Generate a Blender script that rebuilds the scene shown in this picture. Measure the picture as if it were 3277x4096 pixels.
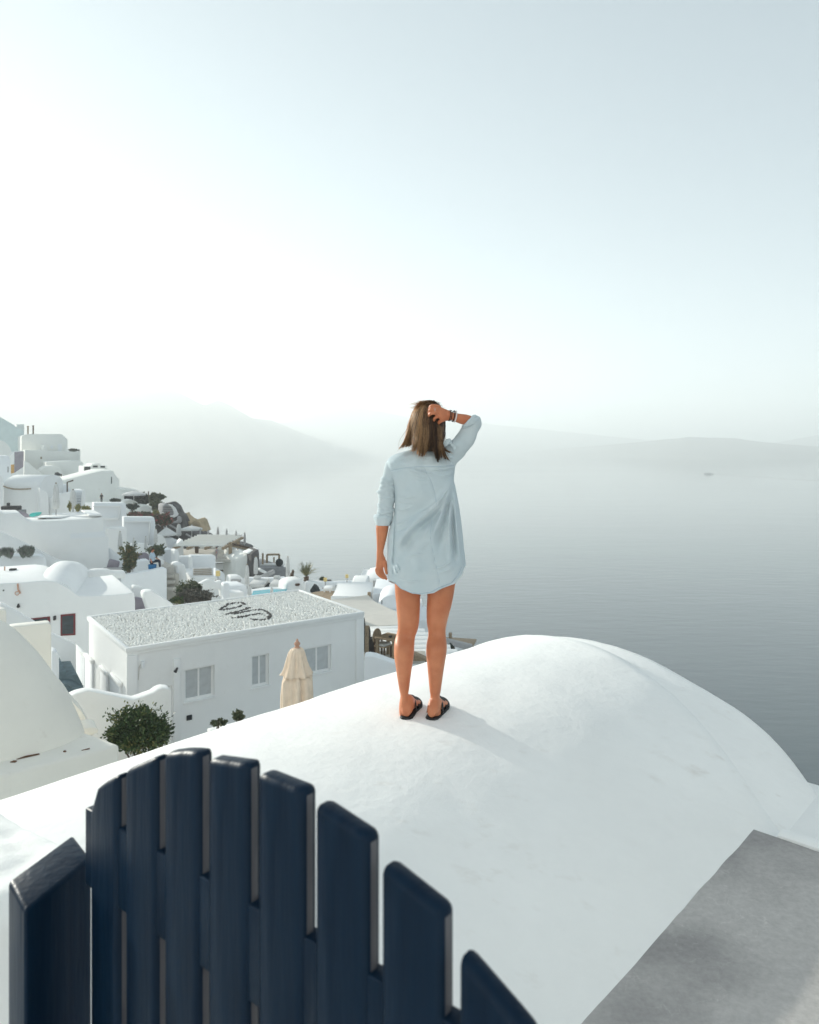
import bpy, bmesh, math, random
from mathutils import Vector, Matrix, noise
from math import sin, cos, tan, atan2, pi, sqrt, radians, exp
random.seed(7)
scene = bpy.context.scene
for _o in list(bpy.data.objects): bpy.data.objects.remove(_o)

# ------------------------------------------------------------ camera, sky, sun, exposure
F = 2958.0                      # focal length in photo pixels (26 mm on a 36 mm tall frame)
HORIZON = 1780.0                # photo row of the horizon: camera held level, lens shifted down
cam_d = bpy.data.cameras.new('camera'); cam = bpy.data.objects.new('camera', cam_d)
scene.collection.objects.link(cam); scene.camera = cam
cam_d.sensor_fit = 'VERTICAL'; cam_d.sensor_height = 36.0; cam_d.sensor_width = 28.8
cam_d.lens = 26.0
cam.rotation_euler = (pi/2, 0, 0); cam_d.shift_y = -(2048.0 - HORIZON)/4096.0
cam_d.clip_start = 0.02; cam_d.clip_end = 60000
cam_d.dof.use_dof = True; cam_d.dof.focus_distance = 3.85; cam_d.dof.aperture_fstop = 6.3

SUN_EL, SUN_AZ = radians(13.5), radians(-51)     # azimuth from +Y, negative to the left
world = bpy.data.worlds.new('World'); scene.world = world; world.use_nodes = True
nt = world.node_tree; nt.nodes.clear()
sky = nt.nodes.new('ShaderNodeTexSky'); sky.sky_type = 'NISHITA'; sky.sun_disc = False
sky.sun_elevation = SUN_EL; sky.sun_rotation = SUN_AZ
sky.altitude = 0; sky.air_density = 0.4; sky.dust_density = 0.3; sky.ozone_density = 1.0
bg = nt.nodes.new('ShaderNodeBackground'); bg.inputs['Strength'].default_value = 0.15
wo = nt.nodes.new('ShaderNodeOutputWorld')
hs = nt.nodes.new('ShaderNodeHueSaturation'); hs.inputs['Saturation'].default_value = .55
ga = nt.nodes.new('ShaderNodeGamma'); ga.inputs['Gamma'].default_value = .50
tn = nt.nodes.new('ShaderNodeMix'); tn.data_type = 'RGBA'; tn.blend_type = 'MULTIPLY'; tn.inputs[0].default_value = 1
tn.inputs[7].default_value = (1.12, 1.26, 1.22, 1)        # thin milky morning air: paler, flatter sky
nt.links.new(sky.outputs[0], hs.inputs['Color']); nt.links.new(hs.outputs[0], ga.inputs[0])
nt.links.new(ga.outputs[0], tn.inputs[6]); nt.links.new(tn.outputs[2], bg.inputs[0]); nt.links.new(bg.outputs[0], wo.inputs[0])
sun_d = bpy.data.lights.new('sun', 'SUN'); sun = bpy.data.objects.new('sun', sun_d)
scene.collection.objects.link(sun)
sun_d.energy = 5.0; sun_d.angle = radians(0.5); sun_d.color = (.68, .665, .595)
SUN_DIR = Vector((sin(SUN_AZ)*cos(SUN_EL), cos(SUN_AZ)*cos(SUN_EL), sin(SUN_EL)))
sun.rotation_euler = (-SUN_DIR).to_track_quat('-Z', 'Y').to_euler()
sun.location = (-30, 10, 40)
vs = scene.view_settings; vs.view_transform = 'Standard'; vs.look = 'None'; vs.gamma = 1.0
vs.use_curve_mapping = False; vs.exposure = 1.34
scene.cycles.use_denoising = True
scene.cycles.max_bounces = 12; scene.cycles.volume_bounces = 6; scene.cycles.transparent_max_bounces = 12
scene.cycles.sample_clamp_indirect = 6.0

# ------------------------------------------------------------ helpers
SEA = -48.0
def ray(px, py): return Vector(((px - 1638.5)/F, 1.0, -(py - HORIZON)/F))
def W(px, py, Y): return ray(px, py)*Y
def Wz(px, py, z):
    d = ray(px, py); return d*(z/d.z)
def vlook(pts):  return [(x*1.89971, y*1.89971) for x, y in pts]
def zm(ox, oy, s):
    return lambda pts: [(ox + x/s, oy + y/s) for x, y in pts]
zA, zB, zC, zD = zm(0,1620,3.45), zm(400,1900,3.8333), zm(700,2050,3.136), zm(1150,2230,3.45)
zE, zF, zG = zm(0,2050,3.45), zm(0,2100,1.96), zm(250,2300,1.2778)
zP, zL = zm(1400,1550,2.695), zm(1400,2250,2.464)      # woman: upper and lower half
def on_plane(px, py, P0, n):
    d = ray(px, py); return d*(P0.dot(n)/d.dot(n))

def link(name, me, mat=None, parent=None, base=None):
    """one mesh object with its origin at the base of its geometry"""
    if len(me.vertices):
        xs = [v.co.x for v in me.vertices]; ys = [v.co.y for v in me.vertices]; zs = [v.co.z for v in me.vertices]
        org = base if base is not None else Vector(((min(xs)+max(xs))/2, (min(ys)+max(ys))/2, min(zs)))
        me.transform(Matrix.Translation(-org))
    else: org = Vector()
    o = bpy.data.objects.new(name, me); scene.collection.objects.link(o)
    if mat is not None and not me.materials:
        for m in (mat if isinstance(mat, (list, tuple)) else [mat]): me.materials.append(m)
    if parent is not None:
        o.parent = parent; o.location = org - wloc(parent)
    else: o.location = org
    return o
def wloc(o):
    v = Vector(o.location)
    while o.parent: o = o.parent; v += o.location
    return v
def mesh(name, verts, faces, mat=None, parent=None, smooth=None, base=None):
    me = bpy.data.meshes.new(name); me.from_pydata([tuple(v) for v in verts], [], faces); me.update()
    shade(me, smooth)
    return link(name, me, mat, parent, base)
def shade(me, ang):
    if ang is None: return
    me.polygons.foreach_set('use_smooth', [True]*len(me.polygons))
    if ang < 179: me.set_sharp_from_angle(angle=radians(ang))
def bm_obj(name, bm, mat=None, parent=None, smooth=None, base=None):
    me = bpy.data.meshes.new(name); bm.normal_update(); bm.to_mesh(me); bm.free(); shade(me, smooth)
    return link(name, me, mat, parent, base)
def empty(name, loc):
    o = bpy.data.objects.new(name, None); scene.collection.objects.link(o); o.location = loc
    o.empty_display_size = 0.2; return o
def tag(o, label=None, cat=None, group=None, kind=None):
    if label: o['label'] = label
    if cat: o['category'] = cat
    if group: o['group'] = group
    if kind: o['kind'] = kind
    return o
def kids(o): return [c for c in scene.collection.objects if c.parent == o]
def dup(o, loc, rz=0.0, sc=1.0, label=None, parent=None):
    c = o.copy(); scene.collection.objects.link(c); c.parent = parent
    if parent is None:
        c.location = loc; c.rotation_euler = (0, 0, rz); c.scale = (sc,)*3 if not isinstance(sc, (tuple, list)) else sc
        if label: c['label'] = label
    for ch in list(o.children): dup(ch, None, parent=c)
    return c

def bm_prism(bm, front, off, bevel=0.0, seg=2):
    """closed prism: polygon `front` (3D points) pushed along the vector off"""
    n = len(front)
    a = [bm.verts.new(p) for p in front]; b = [bm.verts.new(p + off) for p in front]
    fs = [bm.faces.new(a), bm.faces.new(b[::-1])]
    for i in range(n):
        fs.append(bm.faces.new((a[(i+1) % n], a[i], b[i], b[(i+1) % n])))
    bmesh.ops.recalc_face_normals(bm, faces=fs)
    if bevel > 0:
        es = set()
        for f in fs:
            for e in f.edges:
                if e.calc_length() > bevel*1.0: es.add(e)
        sharp = [e for e in es if len(e.link_faces) == 2 and e.calc_face_angle(0) > 0.6]
        bmesh.ops.bevel(bm, geom=sharp, offset=bevel, segments=seg, affect='EDGES', clamp_overlap=True, profile=0.5)
def front_pts(pts, Y, yaw=0.0):
    cx = sum(p[0] for p in pts)/len(pts); cy = sum(p[1] for p in pts)/len(pts)
    P0 = W(cx, cy, Y); n = Vector((sin(yaw), -cos(yaw), 0))
    return [on_plane(px, py, P0, n) for px, py in pts], -n
def prism(name, pts, Y, depth, mat, yaw=0.0, bevel=0.06, parent=None, down=None, smooth=40):
    """solid with a traced outline for its front, standing at the distance Y, `depth` thick behind it;
    down: carry the two lowest corners on to that height"""
    yaw = radians(yaw)
    fr, bk = front_pts(pts, Y, yaw)
    bm = bmesh.new(); bm_prism(bm, fr, bk*depth, bevel)
    return bm_obj(name, bm, mat, parent, smooth)
def box_at(name, x0, x1, y0, y1, Y, depth, mat, yaw=0.0, bevel=0.06, parent=None):
    return prism(name, [(x0,y0),(x1,y0),(x1,y1),(x0,y1)], Y, depth, mat, yaw, bevel, parent)
def bm_box(bm, c, s, M=None, bevel=0.0):
    vs_ = []
    for dx in (-.5,.5):
        for dy in (-.5,.5):
            for dz in (-.5,.5):
                p = Vector((dx*s[0], dy*s[1], dz*s[2]))
                if M is not None: p = M @ p
                vs_.append(bm.verts.new(Vector(c) + p))
    fs = [bm.faces.new([vs_[i] for i in q]) for q in ((0,1,3,2),(4,6,7,5),(0,4,5,1),(2,3,7,6),(0,2,6,4),(1,5,7,3))]
    bmesh.ops.recalc_face_normals(bm, faces=fs)
    if bevel > 0:
        es = list({e for f in fs for e in f.edges})
        bmesh.ops.bevel(bm, geom=es, offset=bevel, segments=2, affect='EDGES', clamp_overlap=True, profile=0.5)
def box(name, c, s, mat, parent=None, M=None, bevel=0.0, smooth=40):
    bm = bmesh.new(); bm_box(bm, c, s, M, bevel); return bm_obj(name, bm, mat, parent, smooth)
def bm_tube(bm, path, rad, seg=8, cap=True, ell=None):
    """loft of rings along a path; rad a number or a list; ell = optional list of (rx, ry) radii with fixed frame"""
    path = [Vector(p) for p in path]; n = len(path); rings = []
    up0 = None
    for i, p in enumerate(path):
        t = (path[min(i+1, n-1)] - path[max(i-1, 0)]).normalized()
        if up0 is None:
            up0 = Vector((0,0,1)) if abs(t.z) < 0.8 else Vector((0,1,0))
        side = t.cross(up0)
        if side.length < 1e-4: side = Vector((1,0,0))
        side.normalize(); up = side.cross(t).normalized(); up0 = up
        r = rad[i] if isinstance(rad, (list, tuple)) else rad
        rx, ry = (r, r) if ell is None else ell[i]
        rings.append([bm.verts.new(p + side*cos(2*pi*k/seg)*rx + up*sin(2*pi*k/seg)*ry) for k in range(seg)])
    for a, b in zip(rings, rings[1:]):
        for k in range(seg):
            bm.faces.new((a[k], a[(k+1) % seg], b[(k+1) % seg], b[k]))
    if cap:
        bm.faces.new(rings[0][::-1]); bm.faces.new(rings[-1])
    return rings
def tube(name, path, rad, mat, parent=None, seg=8, smooth=60):
    bm = bmesh.new(); bm_tube(bm, path, rad, seg); bmesh.ops.recalc_face_normals(bm, faces=bm.faces[:])
    return bm_obj(name, bm, mat, parent, smooth)
def bm_lathe(bm, prof, c, seg=16, fold=0.0, nf=8, ph=0.0):
    """prof: (radius, z) pairs; fold: depth of nf vertical pleats"""
    rings = []
    for r, z in prof:
        ring = []
        for k in range(seg):
            a = 2*pi*k/seg
            rr = r*(1 + fold*cos(nf*a + ph + 1.3*z))
            ring.append(bm.verts.new(Vector(c) + Vector((rr*cos(a), rr*sin(a), z))))
        rings.append(ring)
    for a, b in zip(rings, rings[1:]):
        for k in range(seg): bm.faces.new((a[k], a[(k+1) % seg], b[(k+1) % seg], b[k]))
    bm.faces.new(rings[0][::-1]); bm.faces.new(rings[-1])
def fbm(p, s=1.0, o=4):
    return noise.fractal(Vector(p)*s, 1.0, 2.0, o)

# ------------------------------------------------------------ materials
def mat_new(name):
    m = bpy.data.materials.new(name); m.use_nodes = True
    t = m.node_tree; b = t.nodes['Principled BSDF']; return m, t, b
def nd(t, kind, **kw):
    n = t.nodes.new(kind)
    for k, v in kw.items(): setattr(n, k, v)
    return n
def plain(name, col, rough=0.7, spec=0.3, var=0.10, nscale=6.0, bump=0.0, bscale=40.0, metal=0.0, trans=0.0):
    """colour with fine mottling and relief"""
    m, t, b = mat_new(name)
    tc = nd(t, 'ShaderNodeTexCoord'); no = nd(t, 'ShaderNodeTexNoise')
    no.inputs['Scale'].default_value = nscale; no.inputs['Detail'].default_value = 6
    t.links.new(tc.outputs['Object'], no.inputs['Vector'])
    mr = nd(t, 'ShaderNodeMapRange'); mr.inputs['To Min'].default_value = 1-var; mr.inputs['To Max'].default_value = 1+var
    mr.inputs['From Min'].default_value = .3; mr.inputs['From Max'].default_value = .7
    t.links.new(no.outputs[0], mr.inputs['Value'])
    mx = nd(t, 'ShaderNodeMix', data_type='RGBA', blend_type='MULTIPLY'); mx.inputs[0].default_value = 1
    mx.inputs[6].default_value = (*col, 1); t.links.new(mr.outputs[0], mx.inputs[7])
    t.links.new(mx.outputs[2], b.inputs['Base Color'])
    b.inputs['Roughness'].default_value = rough; b.inputs['Specular IOR Level'].default_value = spec
    b.inputs['Metallic'].default_value = metal
    if trans: b.inputs['Subsurface Weight'].default_value = trans; b.inputs['Subsurface Radius'].default_value = (.02,.008,.005)
    if bump > 0:
        n2 = nd(t, 'ShaderNodeTexNoise'); n2.inputs['Scale'].default_value = bscale; n2.inputs['Detail'].default_value = 5
        t.links.new(tc.outputs['Object'], n2.inputs['Vector'])
        bp = nd(t, 'ShaderNodeBump'); bp.inputs['Strength'].default_value = bump; bp.inputs['Distance'].default_value = .02
        t.links.new(n2.outputs[0], bp.inputs['Height']); t.links.new(bp.outputs[0], b.inputs['Normal'])
    return m
def plaster(name, col, stain=0.10, stain_col=(.52,.45,.38), bump=.35, bs=30.0, fine=220.0, thr=.58, scale=1.0):
    """lime-washed plaster: trowel relief, faint brushed mottling, sparse brownish scuffs"""
    m, t, b = mat_new(name); L = t.links.new
    tc = nd(t, 'ShaderNodeTexCoord')
    n1 = nd(t, 'ShaderNodeTexNoise'); n1.inputs['Scale'].default_value = .9*scale; n1.inputs['Detail'].default_value = 7; n1.inputs['Roughness'].default_value = .65
    n2 = nd(t, 'ShaderNodeTexNoise'); n2.inputs['Scale'].default_value = 5.5*scale; n2.inputs['Detail'].default_value = 9; n2.inputs['Roughness'].default_value = .72
    mp = nd(t, 'ShaderNodeMapping'); mp.inputs['Scale'].default_value = (1.0, 1.7, 1.0); mp.inputs['Rotation'].default_value = (0,0,.6)
    L(tc.outputs['Object'], n1.inputs['Vector']); L(tc.outputs['Object'], mp.inputs['Vector']); L(mp.outputs[0], n2.inputs['Vector'])
    r1 = nd(t, 'ShaderNodeMapRange'); r1.inputs['From Min'].default_value = .3; r1.inputs['From Max'].default_value = .7
    r1.inputs['To Min'].default_value = .94; r1.inputs['To Max'].default_value = 1.03
    L(n1.outputs[0], r1.inputs['Value'])
    mx = nd(t, 'ShaderNodeMix', data_type='RGBA', blend_type='MULTIPLY'); mx.inputs[0].default_value = 1
    mx.inputs[6].default_value = (*col, 1); L(r1.outputs[0], mx.inputs[7])
    r2 = nd(t, 'ShaderNodeMapRange'); r2.inputs['From Min'].default_value = thr; r2.inputs['From Max'].default_value = thr+.16
    r2.inputs['To Max'].default_value = 1.0
    L(n2.outputs[0], r2.inputs['Value'])
    r3 = nd(t, 'ShaderNodeMapRange'); r3.inputs['From Min'].default_value = .42; r3.inputs['From Max'].default_value = .66; r3.inputs['To Max'].default_value = stain*4
    L(n1.outputs[0], r3.inputs['Value'])
    mu = nd(t, 'ShaderNodeMath', operation='MULTIPLY'); L(r2.outputs[0], mu.inputs[0]); L(r3.outputs[0], mu.inputs[1])
    mx2 = nd(t, 'ShaderNodeMix', data_type='RGBA'); L(mu.outputs[0], mx2.inputs[0]); L(mx.outputs[2], mx2.inputs[6]); mx2.inputs[7].default_value = (*stain_col, 1)
    L(mx2.outputs[2], b.inputs['Base Color'])
    b.inputs['Roughness'].default_value = .82; b.inputs['Specular IOR Level'].default_value = .25
    n3 = nd(t, 'ShaderNodeTexNoise'); n3.inputs['Scale'].default_value = bs; n3.inputs['Detail'].default_value = 8; L(tc.outputs['Object'], n3.inputs['Vector'])
    n4 = nd(t, 'ShaderNodeTexNoise'); n4.inputs['Scale'].default_value = fine; n4.inputs['Detail'].default_value = 3; L(tc.outputs['Object'], n4.inputs['Vector'])
    ad = nd(t, 'ShaderNodeMath', operation='MULTIPLY_ADD'); ad.inputs[1].default_value = .22; L(n4.outputs[0], ad.inputs[0]); L(n3.outputs[0], ad.inputs[2])
    bp = nd(t, 'ShaderNodeBump'); bp.inputs['Strength'].default_value = bump; bp.inputs['Distance'].default_value = .02
    L(ad.outputs[0], bp.inputs['Height']); L(bp.outputs[0], b.inputs['Normal'])
    return m
M = {}
M['dome'] = plaster('dome_limewash', (.91,.91,.895), stain=.10, bump=.20, bs=20, fine=190, thr=.56)
M['white'] = plaster('house_limewash', (.90,.90,.89), stain=.12, bump=.25, bs=6, fine=40, scale=.4)
M['white_b'] = plaster('house_limewash_cool_shade', (.87,.885,.90), stain=.09, bump=.25, bs=6, fine=40, scale=.4)  # cool copy of the limewash, blue shade put into the colour; doors share it
M['cream'] = plaster('house_limewash_cream', (.88,.85,.78), stain=.16, bump=.3, bs=9, fine=60, scale=.7)
M['oldwhite'] = plaster('house_limewash_old', (.86,.86,.82), stain=.20, bump=.3, bs=6, fine=40, scale=.5)
M['teal_shade'] = plaster('teal_shade_limewash', (.68,.77,.76), stain=.03, bump=.2, bs=6, fine=40)  # white house in shade: the teal of the shade is put into the colour
M['concrete'] = None
M['rock'] = plain('dark_volcanic_rock', (.105,.10,.10), .95, .2, .55, 1.2, 1.0, 2.5)
M['tan_rock'] = plain('tan_rock', (.48,.37,.24), .95, .2, .2, 1.5, .8, 3)
M['dark'] = plain('dark_opening_shade_and_cloth', (.025,.03,.035), .8, .2, .2)  # flat dark for the shade inside openings; dark cloth and pots share it
M['wood'] = plain('bleached_wood', (.33,.25,.17), .75, .2, .25, 12, .3, 60)
M['darkwood'] = plain('brown_wood', (.10,.065,.045), .75, .2, .25, 12, .3, 60)
M['iron'] = plain('dark_iron', (.03,.028,.03), .6, .4, .2)
M['canvas'] = plain('white_canvas', (.66,.655,.64), .9, .15, .06, 8)
M['canvas_d'] = plain('grey_canvas', (.43,.42,.42), .9, .15, .08, 8)
M['beige'] = plain('beige_canvas', (.90,.72,.56), .9, .15, .07, 9, .25, 160)
M['sail'] = plain('ivory_sailcloth', (.70,.66,.60), .9, .15, .03, 3)
M['terracotta'] = plain('pale_terracotta', (.60,.34,.24), .7, .2, .15, 12, .2, 60)
M['red'] = plain('oxblood_paint', (.16,.02,.025), .5, .4, .15, 14)
M['glass_dk'] = plain('dark_window_glass', (.03,.045,.055), .08, .5, .3, 5)
M['glass_lt'] = plain('curtained_window_glass', (.55,.57,.58), .12, .5, .10, 5)
M['teal_step'] = plain('blue_grey_painted_steps', (.14,.19,.21), .8, .2, .2, 6)
M['pool'] = plain('pool_water', (.02,.34,.42), .25, .15, .12, 3, .3, 6)
M['yellow'] = plain('pale_yellow_shade', (.78,.60,.26), .8, .2, .05)
M['turq'] = plain('turquoise_cloth', (.10,.55,.50), .85, .2, .12, 10)
M['orange'] = plain('ochre_paint', (.62,.36,.12), .85, .2, .1)
M['mauve'] = plain('mauve_shaded_plaster', (.30,.27,.31), .85, .2, .12, 3)  # shade of passages and recesses mixed into the plaster colour; a cushion shares it
M['grey'] = plain('grey_render', (.30,.30,.31), .85, .2, .15, 5, .3, 20)
M['pebble'] = plain('white_pebble', (.86,.85,.81), .7, .3, .15, 9)
M['pebble_dk'] = plain('dark_pebble', (.075,.07,.066), .7, .3, .2, 9)
M['soil'] = plain('dry_soil', (.16,.12,.085), .95, .1, .35, 3, .6, 14)
M['paving'] = plain('pale_stone_paving', (.52,.49,.44), .85, .2, .18, 2.5, .4, 12)
# ------------------------------------------------------------ sea, hills, haze
m, t, b = mat_new('sea_water'); L = t.links.new
tc = nd(t, 'ShaderNodeTexCoord')
b.inputs['Base Color'].default_value = (.02,.042,.052,1); b.inputs['Roughness'].default_value = .10
b.inputs['IOR'].default_value = 1.95; b.inputs['Specular IOR Level'].default_value = .5
mp = nd(t, 'ShaderNodeMapping'); mp.inputs['Scale'].default_value = (.55, 1.5, 1); mp.inputs['Rotation'].default_value = (0,0,radians(-12)); L(tc.outputs['Object'], mp.inputs['Vector'])
n1 = nd(t, 'ShaderNodeTexNoise'); n1.inputs['Scale'].default_value = .20; n1.inputs['Detail'].default_value = 6; n1.inputs['Roughness'].default_value = .55; L(mp.outputs[0], n1.inputs['Vector'])
n2 = nd(t, 'ShaderNodeTexNoise'); n2.inputs['Scale'].default_value = .02; n2.inputs['Detail'].default_value = 4; L(mp.outputs[0], n2.inputs['Vector'])
ad = nd(t, 'ShaderNodeMath', operation='MULTIPLY_ADD'); ad.inputs[1].default_value = 1.5; L(n2.outputs[0], ad.inputs[0]); L(n1.outputs[0], ad.inputs[2])
bp = nd(t, 'ShaderNodeBump'); bp.inputs['Strength'].default_value = .08; bp.inputs['Distance'].default_value = 1.0
L(ad.outputs[0], bp.inputs['Height']); L(bp.outputs[0], b.inputs['Normal'])
n3 = nd(t, 'ShaderNodeTexNoise'); n3.inputs['Scale'].default_value = .0022; n3.inputs['Detail'].default_value = 5
mp3 = nd(t, 'ShaderNodeMapping'); mp3.inputs['Scale'].default_value = (.35, 1.6, 1); L(tc.outputs['Object'], mp3.inputs['Vector']); L(mp3.outputs[0], n3.inputs['Vector'])
mr = nd(t, 'ShaderNodeMapRange'); mr.inputs['From Min'].default_value = .4; mr.inputs['From Max'].default_value = .62; mr.inputs['To Min'].default_value = .035; mr.inputs['To Max'].default_value = .07
L(n3.outputs[0], mr.inputs['Value']); L(mr.outputs[0], b.inputs['Roughness'])
sea = mesh('sea', [(-9000,-900,SEA),(9000,-900,SEA),(9000,9500,SEA),(-9000,9500,SEA)], [(0,1,2,3)], m, base=Vector((0,0,SEA)))
tag(sea, kind='structure')

hill_m = plain('hazy_cliff_rock', (.10,.09,.075), .95, .1, .4, .006, .8, .02)
def interp(tab, x):
    if x <= tab[0][0]: return tab[0][1]
    for (a, ya), (b_, yb) in zip(tab, tab[1:]):
        if x <= b_: return ya + (yb-ya)*(x-a)/(b_-a)
    return tab[-1][1]
def ridge(name, crest, shore, Ycrest, x0, x1, n, rows=26, rough=.05, far=.40):
    shore = [(a, b_*far) for a, b_ in shore]; Ycrest = [(a, b_*far) for a, b_ in Ycrest]
    """a range of hills: crest line and shore line given along the bearing, then eroded by noise"""
    vs_, fs = [], []
    cols = []
    for i in range(n+1):
        px = x0 + (x1-x0)*i/n
        top = W(px, interp(crest, px), interp(Ycrest, px))
        foot = W(px, 1780, interp(shore, px)); foot.z = SEA - 2
        cols.append((foot, top))
    for i, (foot, top) in enumerate(cols):
        H = top.z - SEA
        for j in range(rows+1):
            f = j/rows
            if f <= .7:
                g = f/.7; p = foot.lerp(top, g); zz = g**.8
                p.z = SEA - 2 + (H+2)*zz
            else:
                g = (f-.7)/.3; p = top + (top-foot)*Vector((1,1,0)).dot(Vector((1,0,0)))*0; d = (top-foot); d.z = 0
                p = top + d*1.2*g; p.z = SEA - 2 + (H+2)*(1-g)
            w = sin(pi*min(1, f/.7)) if f < .7 else 0
            p.z += H*rough*2.2*w*fbm((p.x*.0016, p.y*.0016, 3.1), 1, 5)
            if f >= .62: p.z += H*rough*.35*fbm((i*.23, 5.5, 1.7), 1, 4)*(1 if f < .75 else max(0, 1-(f-.75)/.2))
            vs_.append(p)
    R_ = rows+1
    for i in range(n):
        for j in range(rows):
            fs.append((i*R_+j, (i+1)*R_+j, (i+1)*R_+j+1, i*R_+j+1))
    o = mesh(name, vs_, fs, hill_m, smooth=180); tag(o, kind='structure'); return o
V = 1.89971
crest1 = [(x*V, y*V) for x, y in ((-160,850),(0,833),(100,828),(200,820),(300,817),(360,820),(400,838),(430,853),(460,842),(490,855),(530,880),(570,884),(620,905),(700,935))]
ridge('cliffs', crest1, [(-300,3600),(740,4000),(1000,4900),(1230,6400),(1330,7400)], [(-300,4900),(760,5100),(1010,6000),(1330,8000)], -300, 1330, 110, far=.50)
crest2 = [(x*V, y*V) for x, y in ((420,930),(530,893),(600,890),(680,862),(740,852),(800,866),(860,878),(1000,888),(1100,900),(1250,915),(1350,925),(1450,935))]
ridge('far_hills', crest2, [(800,8300),(1500,8600),(2750,8800)], [(800,9400),(2750,9800)], 800, 2750, 100, far=.48)
crest3 = [(x*V, y*V) for x, y in ((1090,955),(1130,949),(1180,944),(1250,939),(1340,931),(1400,925),(1450,920),(1550,922),(1600,930),(1650,935),(1725,940),(1800,948))]
shoreY = lambda y: 48.0*F/max(6, (y*V-1780))
ridge('island', crest3, [(1090*V,9600),(1300*V,7900),(1500*V,6600),(1800*V,6450)], [(1090*V,9700),(1300*V,8200),(1450*V,7300),(1800*V,7000)], 1090*V, 1800*V, 90, rough=.06)
crest4 = [(x*V, y*V) for x, y in ((1600,938),(1660,927),(1725,915),(1800,908),(1900,900))]
ridge('far_island', crest4, [(3000,9800),(3700,9800)], [(3000,10600),(3700,10600)], 1610*V, 1890*V, 40)

hz, t, b = mat_new('haze'); t.nodes.remove(b)
pv = nd(t, 'ShaderNodeVolumePrincipled'); pv.inputs['Color'].default_value = (.955,.99,1,1)
pv.inputs['Density'].default_value = 6.5e-4; pv.inputs['Anisotropy'].default_value = .27
t.links.new(pv.outputs[0], t.nodes['Material Output'].inputs['Volume'])
bm = bmesh.new(); bm_box(bm, (0, 4400, (SEA-1+262)/2), (19000, 11000, 262-(SEA-1)))
haze = bm_obj('haze', bm, hz); tag(haze, kind='stuff')

# ------------------------------------------------------------ the vault the woman stands on
AX = Vector((.6818, .7316, 0)); PQ = Vector((-.7316, .6818, 0))    # vault axis; across the vault, away from the terrace
SC, ZC, RV, HT = 2.66, -4.45, 3.0, -1.83
def T(s, tt, z): return PQ*s + AX*tt + Vector((0,0,z))
def circ(s, R=RV):
    d = R*R - (s-SC)**2
    return ZC + sqrt(max(d, 1e-6))
def vault_sheet(name, R, t0, tend, rnd, s0, s1, floor, mat, ns=150, nt=190, lump=.012, tmax=None):
    vs_, fs = [], []
    tm = tmax or max(e[1] for e in tend)+rnd*1.2
    for j in range(nt+1):
        tt = t0 + (tm-t0)*j/nt
        for i in range(ns+1):
            a = -1.25 + 2.5*i/ns                       # angle across the vault
            s = SC + R*sin(a); z = ZC + R*cos(a)
            te = sum(interp(tend, s + d_*.075) for d_ in range(-3, 4))/7
            x = (tt - (te - rnd))/rnd                  # rounded far end
            if x > 0:
                x = min(x, 1.0); z -= (1 - sqrt(max(0, 1-x*x)))*rnd*1.0
                if tt > te: z -= (tt-te)*14
            p = T(s, tt, max(z, floor))
            nn = PQ*sin(a) + Vector((0,0,cos(a)))
            p += nn*(lump*fbm(p, 1.1, 3) + .25*lump*fbm(p, 5.0, 3))*max(.05, min(1, (s-1.22)/.5))
            vs_.append(p)
    w = ns+1
    for j in range(nt):
        for i in range(ns): fs.append((j*w+i, j*w+i+1, (j+1)*w+i+1, (j+1)*w+i))
    return mesh(name, vs_, fs, mat, smooth=180)
TEND1 = [(1.0,3.92),(1.19,4.07),(1.5,4.36),(1.93,4.68),(2.6,5.05),(3.3,5.3),(3.87,5.48),(5,5.8)]
v1 = vault_sheet('vaulted_roof', RV, -2.2, TEND1, .30, 0, 0, -4.2, M['dome'])
tag(v1, 'broad white rounded roof the woman in the denim shirt stands on', 'roof')
TEND2 = [(1.0,4.42),(1.15,4.57),(1.47,4.89),(1.82,4.90),(2.4,5.08),(3,5.2),(5,5.5)]
v2 = vault_sheet('lower_vaulted_roof', RV-.03, 3.2, TEND2, .14, 0, 0, -4.2, M['dome'], 120, 70)
tag(v2, 'smaller white rounded roof showing past the right end of the big vault', 'roof')

# concrete terrace beside the vault
m, t, b = mat_new('worn_concrete'); L = t.links.new
tc = nd(t, 'ShaderNodeTexCoord')
a1 = nd(t, 'ShaderNodeTexNoise'); a1.inputs['Scale'].default_value = 1.35; a1.inputs['Detail'].default_value = 2; a1.inputs['Roughness'].default_value = .5
a2 = nd(t, 'ShaderNodeTexNoise'); a2.inputs['Scale'].default_value = 34; a2.inputs['Detail'].default_value = 10; a2.inputs['Roughness'].default_value = .75
a3 = nd(t, 'ShaderNodeTexVoronoi', feature='DISTANCE_TO_EDGE'); a3.inputs['Scale'].default_value = 1.7
a4 = nd(t, 'ShaderNodeTexNoise'); a4.inputs['Scale'].default_value = 4; a4.inputs['Detail'].default_value = 8
for n_ in (a1, a2, a4): L(tc.outputs['Object'], n_.inputs['Vector'])
vm = nd(t, 'ShaderNodeVectorMath', operation='MULTIPLY_ADD'); L(a4.outputs['Color'], vm.inputs[0]); vm.inputs[1].default_value = (.6,.6,.6); L(tc.outputs['Object'], vm.inputs[2]); L(vm.outputs[0], a3.inputs['Vector'])
cr = nd(t, 'ShaderNodeValToRGB'); L(a1.outputs[0], cr.inputs[0])
cr.color_ramp.elements[0].position = .33; cr.color_ramp.elements[0].color = (.30,.287,.282,1)
cr.color_ramp.elements[1].position = .50; cr.color_ramp.elements[1].color = (.47,.45,.435,1)
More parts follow.
